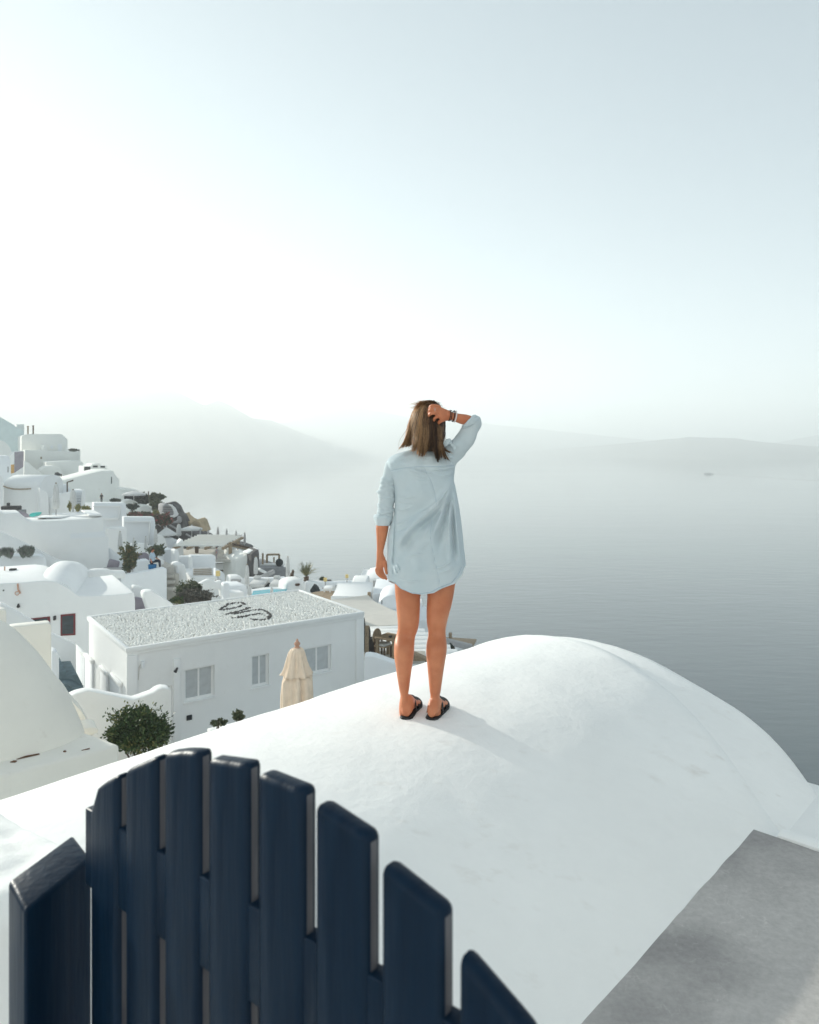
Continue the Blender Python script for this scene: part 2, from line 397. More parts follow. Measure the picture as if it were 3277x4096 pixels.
r2 = nd(t, 'ShaderNodeMapRange'); r2.inputs['From Min'].default_value = .25; r2.inputs['From Max'].default_value = .75; r2.inputs['To Min'].default_value = .80; r2.inputs['To Max'].default_value = 1.20; L(a2.outputs[0], r2.inputs['Value'])
mx = nd(t, 'ShaderNodeMix', data_type='RGBA', blend_type='MULTIPLY'); mx.inputs[0].default_value = 1; L(cr.outputs[0], mx.inputs[6]); L(r2.outputs[0], mx.inputs[7])
rk = nd(t, 'ShaderNodeMapRange'); rk.inputs['From Min'].default_value = 0; rk.inputs['From Max'].default_value = .005; rk.inputs['To Min'].default_value = 1.16; rk.inputs['To Max'].default_value = 1; L(a3.outputs[0], rk.inputs['Value'])
mx2 = nd(t, 'ShaderNodeMix', data_type='RGBA', blend_type='MULTIPLY'); mx2.inputs[0].default_value = 1; L(mx.outputs[2], mx2.inputs[6]); L(rk.outputs[0], mx2.inputs[7])
L(mx2.outputs[2], b.inputs['Base Color']); b.inputs['Roughness'].default_value = .75
bp = nd(t, 'ShaderNodeBump'); bp.inputs['Strength'].default_value = .35; bp.inputs['Distance'].default_value = .01; L(a2.outputs[0], bp.inputs['Height']); L(bp.outputs[0], b.inputs['Normal'])
M['concrete'] = m
def sheet(name, quad, n, mat, amp=.004, edge=0.0):
    vs_, fs = [], []
    a, b_, c, d = quad
    for j in range(n+1):
        for i in range(n+1):
            p = a.lerp(b_, i/n).lerp(d.lerp(c, i/n), j/n)
            p = p + Vector((0,0,amp*fbm(p, 2.0, 3)))
            if i == 0 and edge: p += PQ*edge*fbm((j*.45, 2.2, 0), 1, 3)
            vs_.append(p)
    w = n+1
    for j in range(n):
        for i in range(n): fs.append((j*w+i, j*w+i+1, (j+1)*w+i+1, (j+1)*w+i))
    return mesh(name, vs_, fs, mat, smooth=180)
TT = 3.69
te = sheet('terrace', [T(1.20,-2.5,HT), T(-4.5,-2.5,HT), T(-4.5,TT,HT), T(1.20,TT,HT)], 90, M['concrete'], edge=.008)
tag(te, kind='structure')
# white skirt of lime wash between vault and terrace, kerb at the terrace end, lower roof beyond
bm = bmesh.new()
bm_prism(bm, [T(1.28,TT,HT-.5), T(1.28,TT,HT+.012), T(1.22,TT+.05,HT+.012)*1, T(1.22,TT+.05,HT-.5)], -PQ*6, 0)
kb = box('kerb', T(-2.0, TT+.055, HT-.235), (6.22,.10,.50), M['dome'], M=Matrix.Rotation(atan2(PQ.y, PQ.x), 3, 'Z'), bevel=.03)
bm.free()
tag(kb, 'low white kerb along the far end of the grey terrace', 'kerb')
lr = box('lower_roof', T(-1.55, (TT+.11+4.62)/2, -2.17), (5.6, 4.62-TT-.11, .52), M['dome'], M=Matrix.Rotation(atan2(PQ.y, PQ.x), 3, 'Z'), bevel=.02)
tag(lr, kind='structure')

# unseen white house added behind the camera to bounce light onto the vault
nh = box('bounce_house', (-1.0, -4.6, 1.6), (18.0, 4.0, 7.0), M['white'], None, None, .1)
tag(nh, 'unseen white house added behind the terrace to bounce light onto the big rounded roof', 'house')
box('door', (1.2, -2.59, -.8), (1.0, .05, 2.05), M['white_b'], nh, None, .01)  # part of the added unseen bounce house
# ------------------------------------------------------------ navy picket gate at the front
m, t, b = mat_new('navy_gloss_paint'); L = t.links.new
tc = nd(t, 'ShaderNodeTexCoord'); n1 = nd(t, 'ShaderNodeTexNoise'); n1.inputs['Scale'].default_value = 9; n1.inputs['Detail'].default_value = 6
mp = nd(t, 'ShaderNodeMapping'); mp.inputs['Scale'].default_value = (6,6,.6); L(tc.outputs['Object'], mp.inputs[0]); L(mp.outputs[0], n1.inputs[0])
cr = nd(t, 'ShaderNodeValToRGB'); L(n1.outputs[0], cr.inputs[0])
cr.color_ramp.elements[0].position = .3; cr.color_ramp.elements[0].color = (.0022,.011,.027,1)
cr.color_ramp.elements[1].position = .75; cr.color_ramp.elements[1].color = (.0040,.017,.038,1)
L(cr.outputs[0], b.inputs['Base Color']); b.inputs['Roughness'].default_value = .40; b.inputs['Specular IOR Level'].default_value = .12
bp = nd(t, 'ShaderNodeBump'); bp.inputs['Strength'].default_value = .5; bp.inputs['Distance'].default_value = .004; L(n1.outputs[0], bp.inputs['Height']); L(bp.outputs[0], b.inputs['Normal'])
M['navy'] = m
m, t, b = mat_new('lit_edge_paint'); L = t.links.new  # light on the picket sides put into the paint as grey
tc = nd(t, 'ShaderNodeTexCoord'); n1 = nd(t, 'ShaderNodeTexNoise'); n1.inputs['Scale'].default_value = 14; n1.inputs['Detail'].default_value = 7
mp = nd(t, 'ShaderNodeMapping'); mp.inputs['Scale'].default_value = (3,3,.35); L(tc.outputs['Object'], mp.inputs[0]); L(mp.outputs[0], n1.inputs[0])
cr = nd(t, 'ShaderNodeValToRGB'); L(n1.outputs[0], cr.inputs[0])
cr.color_ramp.elements[0].position = .28; cr.color_ramp.elements[0].color = (.03,.035,.05,1)
cr.color_ramp.elements[1].position = .46; cr.color_ramp.elements[1].color = (.10,.10,.112,1)
L(cr.outputs[0], b.inputs['Base Color']); b.inputs['Roughness'].default_value = .4
M['navy_edge'] = m

GP = W(357, 3180, 1.10); g7 = W(1828, 3830, .690); GP.z = g7.z = 0; GD = g7 - GP; GS = GD.length/7; GD.normalize()
GN = Vector((GD.y, -GD.x, 0))            # towards the camera side
if GN.y > 0: GN = -GN
archv = [(188,1712),(194,1672),(205,1655),(245,1632),(262,1622),(325,1594),(335,1588),(385,1582),(430,1586),(435,1598),(535,1612),(540,1628),(650,1672),(660,1692),(780,1772),(795,1818),(928,1925),(962,2012),(1100,2175),(1300,2420),(1500,2700)]
def proj(p): return 1638.5 + F*p.x/p.y, HORIZON - F*p.z/p.y
def arch_z(q):
    """height of the arched top where the gate plane passes over the ground point q"""
    px = proj(Vector((q.x, q.y, -.6)))[0]
    y = interp(archv, px/V)*V
    return on_plane(px, y, GP, GN).z
gate = empty('gate', GP + GD*.30 + Vector((0,0,HT)))
tag(gate, 'navy blue wooden picket gate with an arched top and rounded slats', 'gate')
PW, PT = GS*.80, .026
random.seed(3)
for i in range(10):
    a = GP + GD*(.0*i + GS*i); b_ = a + GD*PW
    if i >= 8: zt = [arch_z(GP + GD*GS*7.9) - .1*(i-7) - .03*k for k in range(5)]
    else: zt = [max(arch_z(a.lerp(b_, k/4)), -1.2) for k in range(5)]
    fr = [a + Vector((0,0,HT+.04))] + [a.lerp(b_, k/4) + Vector((0,0,zt[k])) for k in range(5)] + [b_ + Vector((0,0,HT+.04))]
    bm = bmesh.new(); bm_prism(bm, fr, -GN*PT,   .008, 2)
    for f in bm.faces:
        if f.normal.dot(GD) > .97 and f.calc_area() > .002: f.material_index = 1
    bm_obj('picket', bm, [M['navy'], M['navy_edge']], gate, 50)
for zc in (-.605, -1.5):
    a = GP - GD*.02 - GN*.004; b_ = GP + GD*.96 - GN*.004
    bm = bmesh.new()
    bm_prism(bm, [a+Vector((0,0,zc-.058)), b_+Vector((0,0,zc-.058)), b_+Vector((0,0,zc+.058)), a+Vector((0,0,zc+.058))], -GN*.022, .003, 2)
    bm_obj('rail', bm, M['navy'], gate, 50)
# squat post left of the gate
P = Wz(100, 3636, -.652); e1 = Wz(368, 3440, -.652) - P; e2 = Wz(32, 3522, -.652) - P; P.z = 0; e1.z = e2.z = 0
z = -.652
bm = bmesh.new()
bm_prism(bm, [P+Vector((0,0,z-.004)), P+e1+Vector((0,0,z+.004)), P+e1+e2+Vector((0,0,z+.006)), P+e2+Vector((0,0,z))], Vector((0,0,-1.178)), .007, 3)
post = bm_obj('gate_post', bm, M['navy'], None, 50)
tag(post, 'short square navy post with a flat top, left of the arched gate', 'post')
for i, (f1, zz) in enumerate(((.62, -.70), (.35, -.95))):
    pass
# white stair cheek behind the post
w0 = Wz(-150, 3110, -1.20); w1 = Wz(385, 3424, -1.20); wd = (w1-w0).normalized(); wn = Vector((wd.y, -wd.x, 0)); wn = wn if wn.y < 0 else -wn
vs_, fs = [], []
N1, N2 = 60, 40
for j in range(N2+1):
    for i in range(N1+1):
        p = w0 - wd*.9 + wd*((w1-w0).length+.95)*(i/N1) + wn*(.75*j/N2)
        ed = min(1, j/3, (N2-j)/3, (N1-i)/3); e = 1-ed
        p.z = -1.20 - .05*e*e + .014*fbm(p, 3.5, 4) + .006*fbm(p, 14, 3)
        vs_.append(p)
w = N1+1
for j in range(N2):
    for i in range(N1): fs.append((j*w+i, (j+1)*w+i, (j+1)*w+i+1, j*w+i+1))
rim = [i for i in range(N1+1)] + [j*w+N1 for j in range(1, N2+1)] + [N2*w+i for i in range(N1-1, -1, -1)] + [j*w for j in range(N2-1, 0, -1)]
n0 = len(vs_)
for k in rim: q = vs_[k].copy(); q.z = -3.0; vs_.append(q)
for k in range(len(rim)):
    k2 = (k+1) % len(rim); fs.append((rim[k], rim[k2], n0+k2, n0+k))
ck = mesh('low_wall', vs_, fs, M['dome'], smooth=60)
tag(ck, 'lumpy white wall top between the navy post and the big rounded roof', 'wall')
# ------------------------------------------------------------ hillside under the village
edge_tab = [(0,3.5,-9),(6,3.5,-9),(14,3.0,-9.6),(22,3.0,-10.6),(30,3.6,-11.8),(40,4.2,-13.2),(45,-.6,-12),(52,-6.3,-11.6),(60,-12,-11.2),(70,-19,-10.4),(88,-29.7,-8.8),(115,-45,-8.4),(130,-57.5,-6.4),(150,-75,-7),(190,-100,-30)]
ex = [(y, x) for y, x, z in edge_tab]; ez = [(y, z) for y, x, z in edge_tab]
def ground(x, y):
    xe, ze = interp(ex, y), interp(ez, y)
    k = .10 + .12*max(0, min(1, (y-40)/70))
    if x <= xe: return ze + (xe-x)*k
    d = x-xe; return ze - 1.9*d - .5*d*(1-exp(-d/3))
vs_, fs = [], []
xs = [-150+ i*1.6 for i in range(125)]; ys = [-12 + j*1.7 for j in range(125)]
for y in ys:
    for x in xs:
        z = ground(x, y) + .5*fbm((x,y,0), .12, 4)
        if x > interp(ex, y): z += 2.5*fbm((x,y,4), .15, 4)
        if y < 4: z = min(z, -6 - .0*(4-y))
        vs_.append((x, y, max(z, SEA-3)))
w = len(xs)
for j in range(len(ys)-1):
    for i in range(w-1): fs.append((j*w+i, j*w+i+1, (j+1)*w+i+1, (j+1)*w+i))
tr = mesh('hillside', vs_, fs, [M['rock'], M['oldwhite']], smooth=180)
for p in tr.data.polygons:
    c_ = p.center + Vector(tr.location)
    if c_.x < interp(ex, c_.y) - 2.0 and c_.y < 150 and c_.x > -.62*max(c_.y, 12) - 4 and not (60 < c_.y < 82 and c_.x > interp(ex, c_.y) - 9): p.material_index = 1
tag(tr, kind='structure')

# ------------------------------------------------------------ house with the pebble roof
ZR = -5.5
A_ = Wz(505, 2594, ZR); B_ = Wz(1459, 2446, ZR); D_ = Wz(309, 2469, ZR)
hu = (B_-A_); HW = hu.length; hu.normalize(); hv = Vector((-hu.y, hu.x, 0)); HD = (D_-A_).dot(hv)
HH = 3.3
def H_(a, b, c): return A_ + hu*a + hv*b + Vector((0,0,c))
M['roof_dirt'] = plain('roof_grit', (.36,.33,.28), .95, .1, .3, 8)
house = empty('pebble_roof_house', H_(HW/2, HD/2, -HH))
tag(house, 'white flat roofed house with a bed of white pebbles and dark swirl on its roof', 'house')
RZ = Matrix(((hu.x, hv.x, 0), (hu.y, hv.y, 0), (0, 0, 1)))
def hbox(name, a0, a1, b0, b1, c0, c1, mat, bevel=.0, parent=None, label=None):
    o = box(name, H_((a0+a1)/2, (b0+b1)/2, (c0+c1)/2), (a1-a0, b1-b0, c1-c0), mat, parent or house, RZ, bevel)
    if label: o['label'] = label
    return o
hbox('wall', .06, HW-.06, .22, HD-.06, -HH, -.132, M['white'])
for a0, a1, b0, b1 in ((0, HW, 0, .11), (0, HW, HD-.11, HD), (0, .11, .112, HD-.112), (HW-.11, HW, .112, HD-.112)):
    hbox('coping', a0, a1, b0, b1, -.13, 0, M['white'], .018)
hbox('cornice', .03, HW-.03, .03, .058, -.22, -.133, M['white'], .008)
hbox('roof_bed', .11, HW-.11, .11, HD-.11, -.131, -.065, M['roof_dirt'])
hbox('pilaster', HW-.32, HW-.02, .0, .058, -HH, -.222, M['white'], .01)
hbox('pilaster', .02, .30, .0, .058, -HH, -.222, M['white'], .01)
P0f, Nf = H_(0, .06, 0), hv
def hf(x, y):                                    # photo point on the facade -> (along, height)
    p = on_plane(*zG([(x, y)])[0], P0f, Nf) - A_
    return p.dot(hu), p.z
openings = []
def window(x0, x1, yt0, yb0, panes):
    a0, c1 = hf(x0, yt0); a1, _ = hf(x1, yt0); _, c0 = hf(x0, yb0); openings.append((a0, a1, c0, c1))
    fr = hbox('window', a0-.04, a1+.04, .03, .085, c0-.06, c0-.002, M['white'], .01)         # sill
    th = .04
    for q in ((a0+.002, a0+th, c0, c1-.002), (a1-th, a1-.002, c0, c1-.002), (a0+th, a1-th, c1-th, c1-.002), (a0+th, a1-th, c0, c0+th)):
        hbox('frame', q[0], q[1], .150, .195, q[2], q[3], M['white'], .0, fr)
    wd = (a1-a0-2*th)/panes
    for k in range(panes):
        q0 = a0+th+wd*k
        hbox('pane', q0+.025, q0+wd-.025, .185, .200, c0+th+.02, c1-th-.02, M['glass_lt'], 0, fr)
        for u0, u1, v0, v1 in ((q0, q0+.025, c0+th, c1-th), (q0+wd-.025, q0+wd, c0+th, c1-th), (q0+.025, q0+wd-.025, c0+th, c0+th+.02), (q0+.025, q0+wd-.025, c1-th-.02, c1-th)):
            hbox('sash', u0, u1, .168, .205, v0, v1, M['white'], 0, fr)
window(625, 778, 486, 650, 2); window(968, 1057, 416, 578, 2); window(1236, 1375, 378, 516, 2)
a0, c1 = hf(420, 590); a1, _ = hf(560, 572)
openings.append((a0, a1, -HH, c1))
dr = hbox('door', a0+.06, a1-.06, .150, .2, -HH+.02, c1-.08, M['white_b'], .01)
hbox('door_frame', a0+.002, a0+.06, .10, .205, -HH+.02, c1, M['white'], .008); hbox('door_frame', a1-.06, a1-.002, .10, .205, -HH+.02, c1, M['white'], .008)
a0, c1 = hf(566, 428); a1, _ = hf(600, 420); hbox('pilaster', a0, a1, .005, .0586, -HH, c1, M['white'], .008)
a0, c1 = hf(400, 440); a1, c0 = hf(416, 472); hbox('meter_box', a0, a1, -.03, .0586, c0, c1, M['white_b'], .01)
a0, c1 = hf(634, 718); a1, c0 = hf(662, 738)
vn = hbox('vent', a0, a1, .03, .059, c0, c1, M['dark'], .01)
a, c = hf(582, 478)
lp = tube('wall_lamp', [H_(a, .06, c), H_(a-.02, -.10, c+.05), H_(a-.10, -.16, c-.02)], [.02,.025,.05], M['iron'], house)
tube('lamp_cable', [H_(a+.03, .05, c), H_(a+.09, .03, c-.16), H_(a+.10, .05, c-.25), H_(a+.02, .05, c-.18)], .012, M['iron'], lp, 5)
a, c = hf(388, 470); tube('cable', [H_(a+.12, .05, c+.15), H_(a+.02, .045, c+.0), H_(a, .05, c-.35)], .008, M['paving'], house, 5)
hbox('plinth', .30, HW-.33, .0, .0575, -HH, -HH+.28, M['white'], .015)
openings.sort(); xq = .06
for o0, o1, q0, q1 in openings:
    hbox('wall', xq, o0, .06, .2195, -HH, -.132, M['white']); hbox('wall', o0, o1, .06, .2195, q1, -.132, M['white'])
    if q0 > -HH+.01: hbox('wall', o0, o1, .06, .2195, -HH, q0, M['white'])
    xq = o1
hbox('wall', xq, HW-.06, .06, .2195, -HH, -.132, M['white'])
# left end wall: door leaves and slanting rail
def le(x, y):
    p = on_plane(*zF([(x, y)])[0], H_(.06, 0, 0), hu) - A_
    return p.dot(hv), p.z
for i, (x0, x1, yt) in enumerate(((606,668,935),(684,742,1000),(800,858,1095),(878,962,1150))):
    b1, c1 = le(x0, yt); b0, c0 = le(x1, yt+ (x1-x0)*.55)
    b0, b1 = max(.3, min(b0, b1)), max(b0, b1)
    hbox('shutter', -.005+.0, .057, b0+.04, b1-.04, -HH+.02, c1-.12, M['white_b'], .012)
    hbox('lintel', -.045, .0575, b0, b1, c1-.115, c1, M['white'], .02)
# pebbles
random.seed(11)
pm = []
for k in range(4):
    bm = bmesh.new(); bmesh.ops.create_icosphere(bm, subdivisions=1, radius=1)
    for v in bm.verts: v.co = Vector((v.co.x*1.15, v.co.y*.9, v.co.z*.8))*(1+.18*noise.noise(v.co*1.3 + Vector((k*7,0,0))))
    me = bpy.data.meshes.new('pebble'); bm.to_mesh(me); bm.free(); shade(me, 180); me.materials.append(M['pebble']); pm.append(me)
pdm = []
for me in pm:
    q = me.copy(); q.materials.clear(); q.materials.append(M['pebble_dk']); pdm.append(q)
strokes = [[(805,183),(825,170),(850,155),(885,148),(915,146),(938,158)], [(815,185),(850,180),(890,172),(920,160)],
           [(838,206),(880,198),(920,186),(965,172)], [(880,205),(920,196),(975,185),(1020,183),(1050,195),(1068,215),(1050,232),(1010,236),(965,232)],
           [(870,226),(915,222),(960,210),(1010,205),(1040,205)]]
dk = []
for st in strokes:
    q = [Wz(*zG([p])[0], ZR-.06) - A_ for p in st]; q = [(p.dot(hu), p.dot(hv)) for p in q]
    for (x0, y0), (x1, y1) in zip(q, q[1:]):
        n = max(1, int(math.hypot(x1-x0, y1-y0)/.075))
        for i in range(n): dk.append((x0+(x1-x0)*i/n, y0+(y1-y0)*i/n))
def put_pebble(me, a, b, r, name, z=-.045):
    o = bpy.data.objects.new(name, me); scene.collection.objects.link(o); o.parent = house
    o.location = H_(a, b, z) - wloc(house); o.scale = (r, r, r*random.uniform(.8,1.1)); o.rotation_euler = (random.uniform(-.3,.3), random.uniform(-.3,.3), random.uniform(0,6.3))
pts = []
cell = {}
def ok(a, b, r):
    i, j = int(a/.08), int(b/.08)
    for di in (-1,0,1):
        for dj in (-1,0,1):
            for (x, y, q) in cell.get((i+di, j+dj), ()):
                if (x-a)**2+(y-b)**2 < (.74*(q+r))**2: return False
    cell.setdefault((i, j), []).append((a, b, r)); return True
for a, b in dk: ok(a, b, .036)
step = 0
for _ in range(90000):
    r = random.uniform(.034,.062); a = random.uniform(.15, HW-.15); b = random.uniform(.15, HD-.15)
    if ok(a, b, r): pts.append((a, b, r))
pts.sort(key=lambda p: (H_(p[0], p[1], 0)).length - 12*p[2]*8)
dk2 = [(a+ox, b+oy) for a, b in dk for ox, oy in ((0,0),(random.uniform(-.05,.05), random.uniform(.04,.08)))[:random.choice((1,1,2))]]
random.shuffle(dk2)
for a, b in dk2[:295]: put_pebble(random.choice(pdm), a+random.uniform(-.015,.015), b+random.uniform(-.015,.015), random.uniform(.034,.056), 'dark_pebble', -.025)
for a, b, r in pts[:300]: put_pebble(random.choice(pm), a, b, r, 'pebble')
vv, ff = [], []
tmpl = [([v.co.copy() for v in me.vertices], [tuple(p.vertices) for p in me.polygons]) for me in pm]
for a, b, r in pts[300:]:
    tv, tf = random.choice(tmpl); c0 = H_(a, b, -.045); an = random.uniform(0, 6.3); ca, sa = cos(an), sin(an); n = len(vv)
    for v in tv: vv.append((c0.x + r*(v.x*ca - v.y*sa), c0.y + r*(v.x*sa + v.y*ca), c0.z + r*v.z))
    ff += [tuple(i+n for i in f) for f in tf]
o = mesh('roof_pebbles', vv, ff, M['pebble'], house, 180); tag(o, kind='stuff')
print('pebbles', len(pts), 'dark', len(dk))
# ------------------------------------------------------------ white village stepping down the hillside
def bld(name, pts, Y, depth, mat, label, cat, yaw=0, bevel=.055, drop=0.0, smooth=40):
    """a solid standing at its own distance; drop lengthens it downwards into the slope"""
    fr, bk = front_pts(pts, Y, radians(yaw))
    if drop:
        zmin = min(p.z for p in fr)
        cut = zmin + .25*(max(p.z for p in fr)-zmin)
        for p in fr:
            if p.z < cut and abs(p.z-zmin) < max(.35, .12*(max(q.z for q in fr)-zmin)): p.z = zmin - drop
    cx = sum(p.x for p in fr)/len(fr); away = Vector((-.52, .854, 0)) if cx < -.12*Y and not yaw else bk
    bm = bmesh.new(); bm_prism(bm, fr, away*depth, bevel)
    o = bm_obj(name, bm, mat, None, smooth)
    if label: tag(o, label, cat)
    return o
def detail(name, parent, pts, Y, mat, yaw=0, proud=.04, thick=.10, bevel=0.0):
    """door, window, ledge ... set into the face of a building (parent stands at distance Y)"""
    fr, bk = front_pts(pts, Y, radians(yaw))
    fr = [p - bk*proud for p in fr]
    bm = bmesh.new(); bm_prism(bm, fr, bk*thick, bevel)
    return bm_obj(name, bm, mat, parent, 40)
R4 = lambda x0, x1, y0, y1: [(x0,y0),(x1,y0),(x1,y1),(x0,y1)]
def arc(x0, x1, ys, yt, n=12):
    """half ellipse from (x0,ys) over the top yt to (x1,ys)"""
    return [((x0+x1)/2 - (x1-x0)/2*cos(pi*i/n), ys - (ys-yt)*sin(pi*i/n)) for i in range(n+1)]
def side_vault(name, x0, x1, yt, ysp, yb, Y, D, mat, label, cat='house', drop=1.0):
    """house under a barrel vault seen from its long side: front wall, then the vault curving back"""
    a = W(x0, ysp, Y); b_ = W(x1, ysp, Y); zt = W(x0, yt, Y + D*.5).z; zb = W(x0, yb, Y).z - drop
    prof = [(0, zb)] + [(D/2 - D/2*cos(pi*i/14), a.z + (zt-a.z)*sin(pi*i/14)) for i in range(15)] + [(D, zb)]
    fr = [Vector((a.x, Y + d, z)) for d, z in prof]
    bm = bmesh.new(); bm_prism(bm, fr, Vector((b_.x-a.x, 0, 0)), .09)
    o = bm_obj(name, bm, mat, None, 35); return tag(o, label, cat)

# --- far top of the village
bld('house', zA([(-120,60),(0,165),(60,195),(190,275),(232,305),(330,352),(330,700),(-120,700)]), 132, 10, M['teal_shade'], 'white sloping gabled house tinted teal for its shade, highest up at the left edge of the village', 'house', drop=3)
c_ = bld('rooftop_block', zA(R4(232,336,266,420)), 137, 3, M['oldwhite'], 'small cream block rising behind the shade-tinted sloping house', 'rooftop')
for k, (x, y0, label) in enumerate(((388,290,'shorter thin chimney pipe on the skyline roof'), (460,282,'taller thin chimney pipe on the skyline roof'))):
    p0, p1 = W(*zA([(x,420)])[0], 128), W(*zA([(x,y0)])[0], 128)
    pr = tube('chimney_pipe', [p0, p0.lerp(p1,.93), p0.lerp(p1,.931), p1], [.13,.13,.2,.2], M['darkwood'] if k else M['wood']); tag(pr, label, 'chimney', 'chimney pipes')
h = bld('vaulted_house', zA([(300,700),(300,432),(345,408),(400,402),(850,400),(885,425),(905,450),(935,470),(935,700)]), 122, 9, M['oldwhite'], 'long pale house with a shallow rounded roof on the skyline', 'house', drop=3)
detail('door', h, zA(R4(800,856,540,640)), 122, M['white_b']); detail('window', h, zA(R4(700,735,560,600)), 122, M['white_b'])
h = bld('terrace_wall', zA([(345,820),(345,622),(600,620),(605,560),(640,556),(645,640),(945,642),(952,604),(1085,626),(1090,606),(1112,606),(1112,820)]), 117, 4, M['oldwhite'], 'pale retaining wall stepping down in front of the skyline vault house', 'wall', drop=3)
detail('niche', h, zA(R4(560,582,715,745)), 117, M['wood'], proud=.02)
bld('domed_house', zA([(-140,980),(-140,480),(0,482),(60,500),(110,545),(140,590),(165,650),(200,680),(200,980)]), 112, 8, M['oldwhite'], 'rounded pale house end under the shade-tinted gable at the far left', 'house', drop=2)
h = bld('stair_house', zA([(150,980),(150,690),(200,650),(330,632),(338,980)]), 108, 6, M['white'], 'narrow house with an ochre door and shadowed mauve passage', 'house', drop=2)
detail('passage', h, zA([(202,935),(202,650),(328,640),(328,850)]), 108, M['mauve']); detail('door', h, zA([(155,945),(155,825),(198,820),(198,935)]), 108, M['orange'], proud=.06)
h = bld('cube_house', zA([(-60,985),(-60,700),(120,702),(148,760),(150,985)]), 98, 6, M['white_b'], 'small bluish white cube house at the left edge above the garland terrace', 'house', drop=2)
detail('door', h, zA(R4(105,125,850,930)), 98, M['canvas_d'])
bld('long_house', zA([(640,1000),(640,790),(760,780),(980,770),(1115,772),(1150,800),(1165,1000)]), 111, 6, M['oldwhite'], 'long low pale house below the skyline retaining wall', 'house', drop=2)
h = bld('cave_house', zA([(555,1010),(560,905),(600,870),(640,850),(700,842),(760,845),(810,860),(850,900),(875,965),(875,1010)]), 106, 5, M['oldwhite'], 'little cave house with a low arched front and dark opening', 'house', drop=2)
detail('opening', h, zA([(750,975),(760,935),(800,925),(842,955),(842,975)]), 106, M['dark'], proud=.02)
bld('stair_wall', zA([(335,1100),(335,772),(390,790),(440,842),(560,935),(660,1022),(662,1100)]), 104, 1.2, M['oldwhite'], 'white stair wall slanting down past the little cave house', 'wall', drop=2)
bld('terrace_wall', zA([(660,1110),(660,985),(780,990),(860,1000),(1070,955),(1075,1110)]), 101, 2, M['oldwhite'], 'low pale wall between the cave house and the gabled house', 'wall', drop=2)
h = bld('roof_pavilion', zA([(1150,960),(1160,850),(1255,846),(1280,812),(1385,808),(1400,838),(1475,840),(1478,960)]), 99, 5, M['oldwhite'], 'flat roofed pavilion with dark openings behind the gabled house', 'house', drop=2)
for q in (R4(1165,1250,852,905), R4(1285,1350,836,862), R4(1390,1450,840,864)): detail('opening', h, zA(q), 99, M['dark'], proud=.03)  # dark panels painted for the shade inside
h = bld('gabled_house', zA([(760,1380),(765,1120),(820,1052),(1000,1010),(1260,942),(1400,912),(1555,906),(1575,925),(1592,962),(1622,1006),(1650,1012),(1652,1380)]), 88, 8, M['oldwhite'], 'large blank white house with a slanting roofline and one slit window', 'house', drop=3)
detail('slit_window', h, zA(R4(1535,1547,992,1085)), 88, M['dark'], proud=.02)
# --- garland terrace, stairs and parasol terrace
h = side_vault('vaulted_house', zA([(45,0)])[0][0], zA([(560,0)])[0][0], zA([(0,962)])[0][1], zA([(0,1120)])[0][1], zA([(0,1490)])[0][1], 62, 4.2, M['white'], 'white house with a smooth barrel roof and a rope garland on its wall')
tube('garland', [W(*p, 61.9) for p in zA([(48,1118),(100,1140),(180,1158),(280,1163),(430,1155)])], .05, M['wood'], h, 5)
bld('wall_pier', zA([(-80,1500),(-80,960),(10,958),(42,1000),(48,1500)]), 60.5, 2.2, M['white'], 'white wall pier at the left edge beside the garland house', 'wall', drop=2)
bld('annexe', zA([(545,1500),(548,1150),(600,1172),(648,1195),(668,1240),(672,1500)]), 60, 2.0, M['white'], 'rounded white annexe joined to the garland house', 'house', drop=2)
bld('terrace_block', zA([(560,1340),(560,1092),(740,1090),(930,1100),(985,1180),(990,1340)]), 66, 3, M['white_b'], 'bluish white block behind the two folded parasols', 'house', drop=2)
bld('terrace_wall', zA([(690,1510),(690,1290),(740,1262),(830,1225),(1000,1195),(1045,1180),(1050,1510)]), 60.5, .5, M['white'], 'pale wall rising behind the folded parasols', 'wall', drop=1)
h = bld('stairway', zA([(1040,1480),(1042,1180),(1160,1175),(1162,1480)]), 64, 2.5, M['white_b'], 'short flight of bluish white steps between two walls', 'stairs', drop=1)
for k in range(7):
    y = 1200+k*33; detail('step', h, zA(R4(1048,1155,y,y+12)), 64, M['white_b'], proud=.16+.13*k, thick=.18+.13*k)
bld('stair_wall', zA([(1150,1500),(1125,1440),(1140,1250),(1152,1172),(1178,1170),(1180,1500)]), 62.5, .5, M['white'], 'narrow white wall edging the bluish steps', 'wall')
bld('parapet', zA([(720,1600),(720,1500),(1190,1485),(1190,1600)]), 54.5, .35, M['white_b'], 'low parapet at the back of the big terrace', 'parapet', drop=.5)
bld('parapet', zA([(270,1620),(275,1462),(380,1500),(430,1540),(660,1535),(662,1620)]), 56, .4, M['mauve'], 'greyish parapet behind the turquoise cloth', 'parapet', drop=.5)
h = bld('terrace_house', [*zA([(-80,1470),(20,1480),(60,1498),(255,1496),(290,1512),(340,1560),(400,1608),(640,1602),(860,1592),(1200,1572),(1395,1550),(1422,1532),(1430,1720)]), *zE([(1432,250),(1500,332),(1506,860),(-80,860)])], 50, 3.2, M['white'], 'broad blank white terrace house front below the folded parasols', 'house', bevel=.08, drop=1)
detail('ledge', h, zE([(970,362),(975,292),(1330,268),(1448,246),(1456,336)]), 50, M['white_b'], proud=.012)
pr_ = W(*zA([(1190,1480)])[0], 53.5); 
bm = bmesh.new(); q0, q1 = W(*zA([(1412,1535)])[0], 50), W(*zA([(1195,1478)])[0], 53.6); q1.z = q0.z
bm_prism(bm, [q0+Vector((-.9,0,0)), q0, q1+Vector((.5,0,0)), q1+Vector((-.4,0,0))], Vector((0,0,.12)), .03)
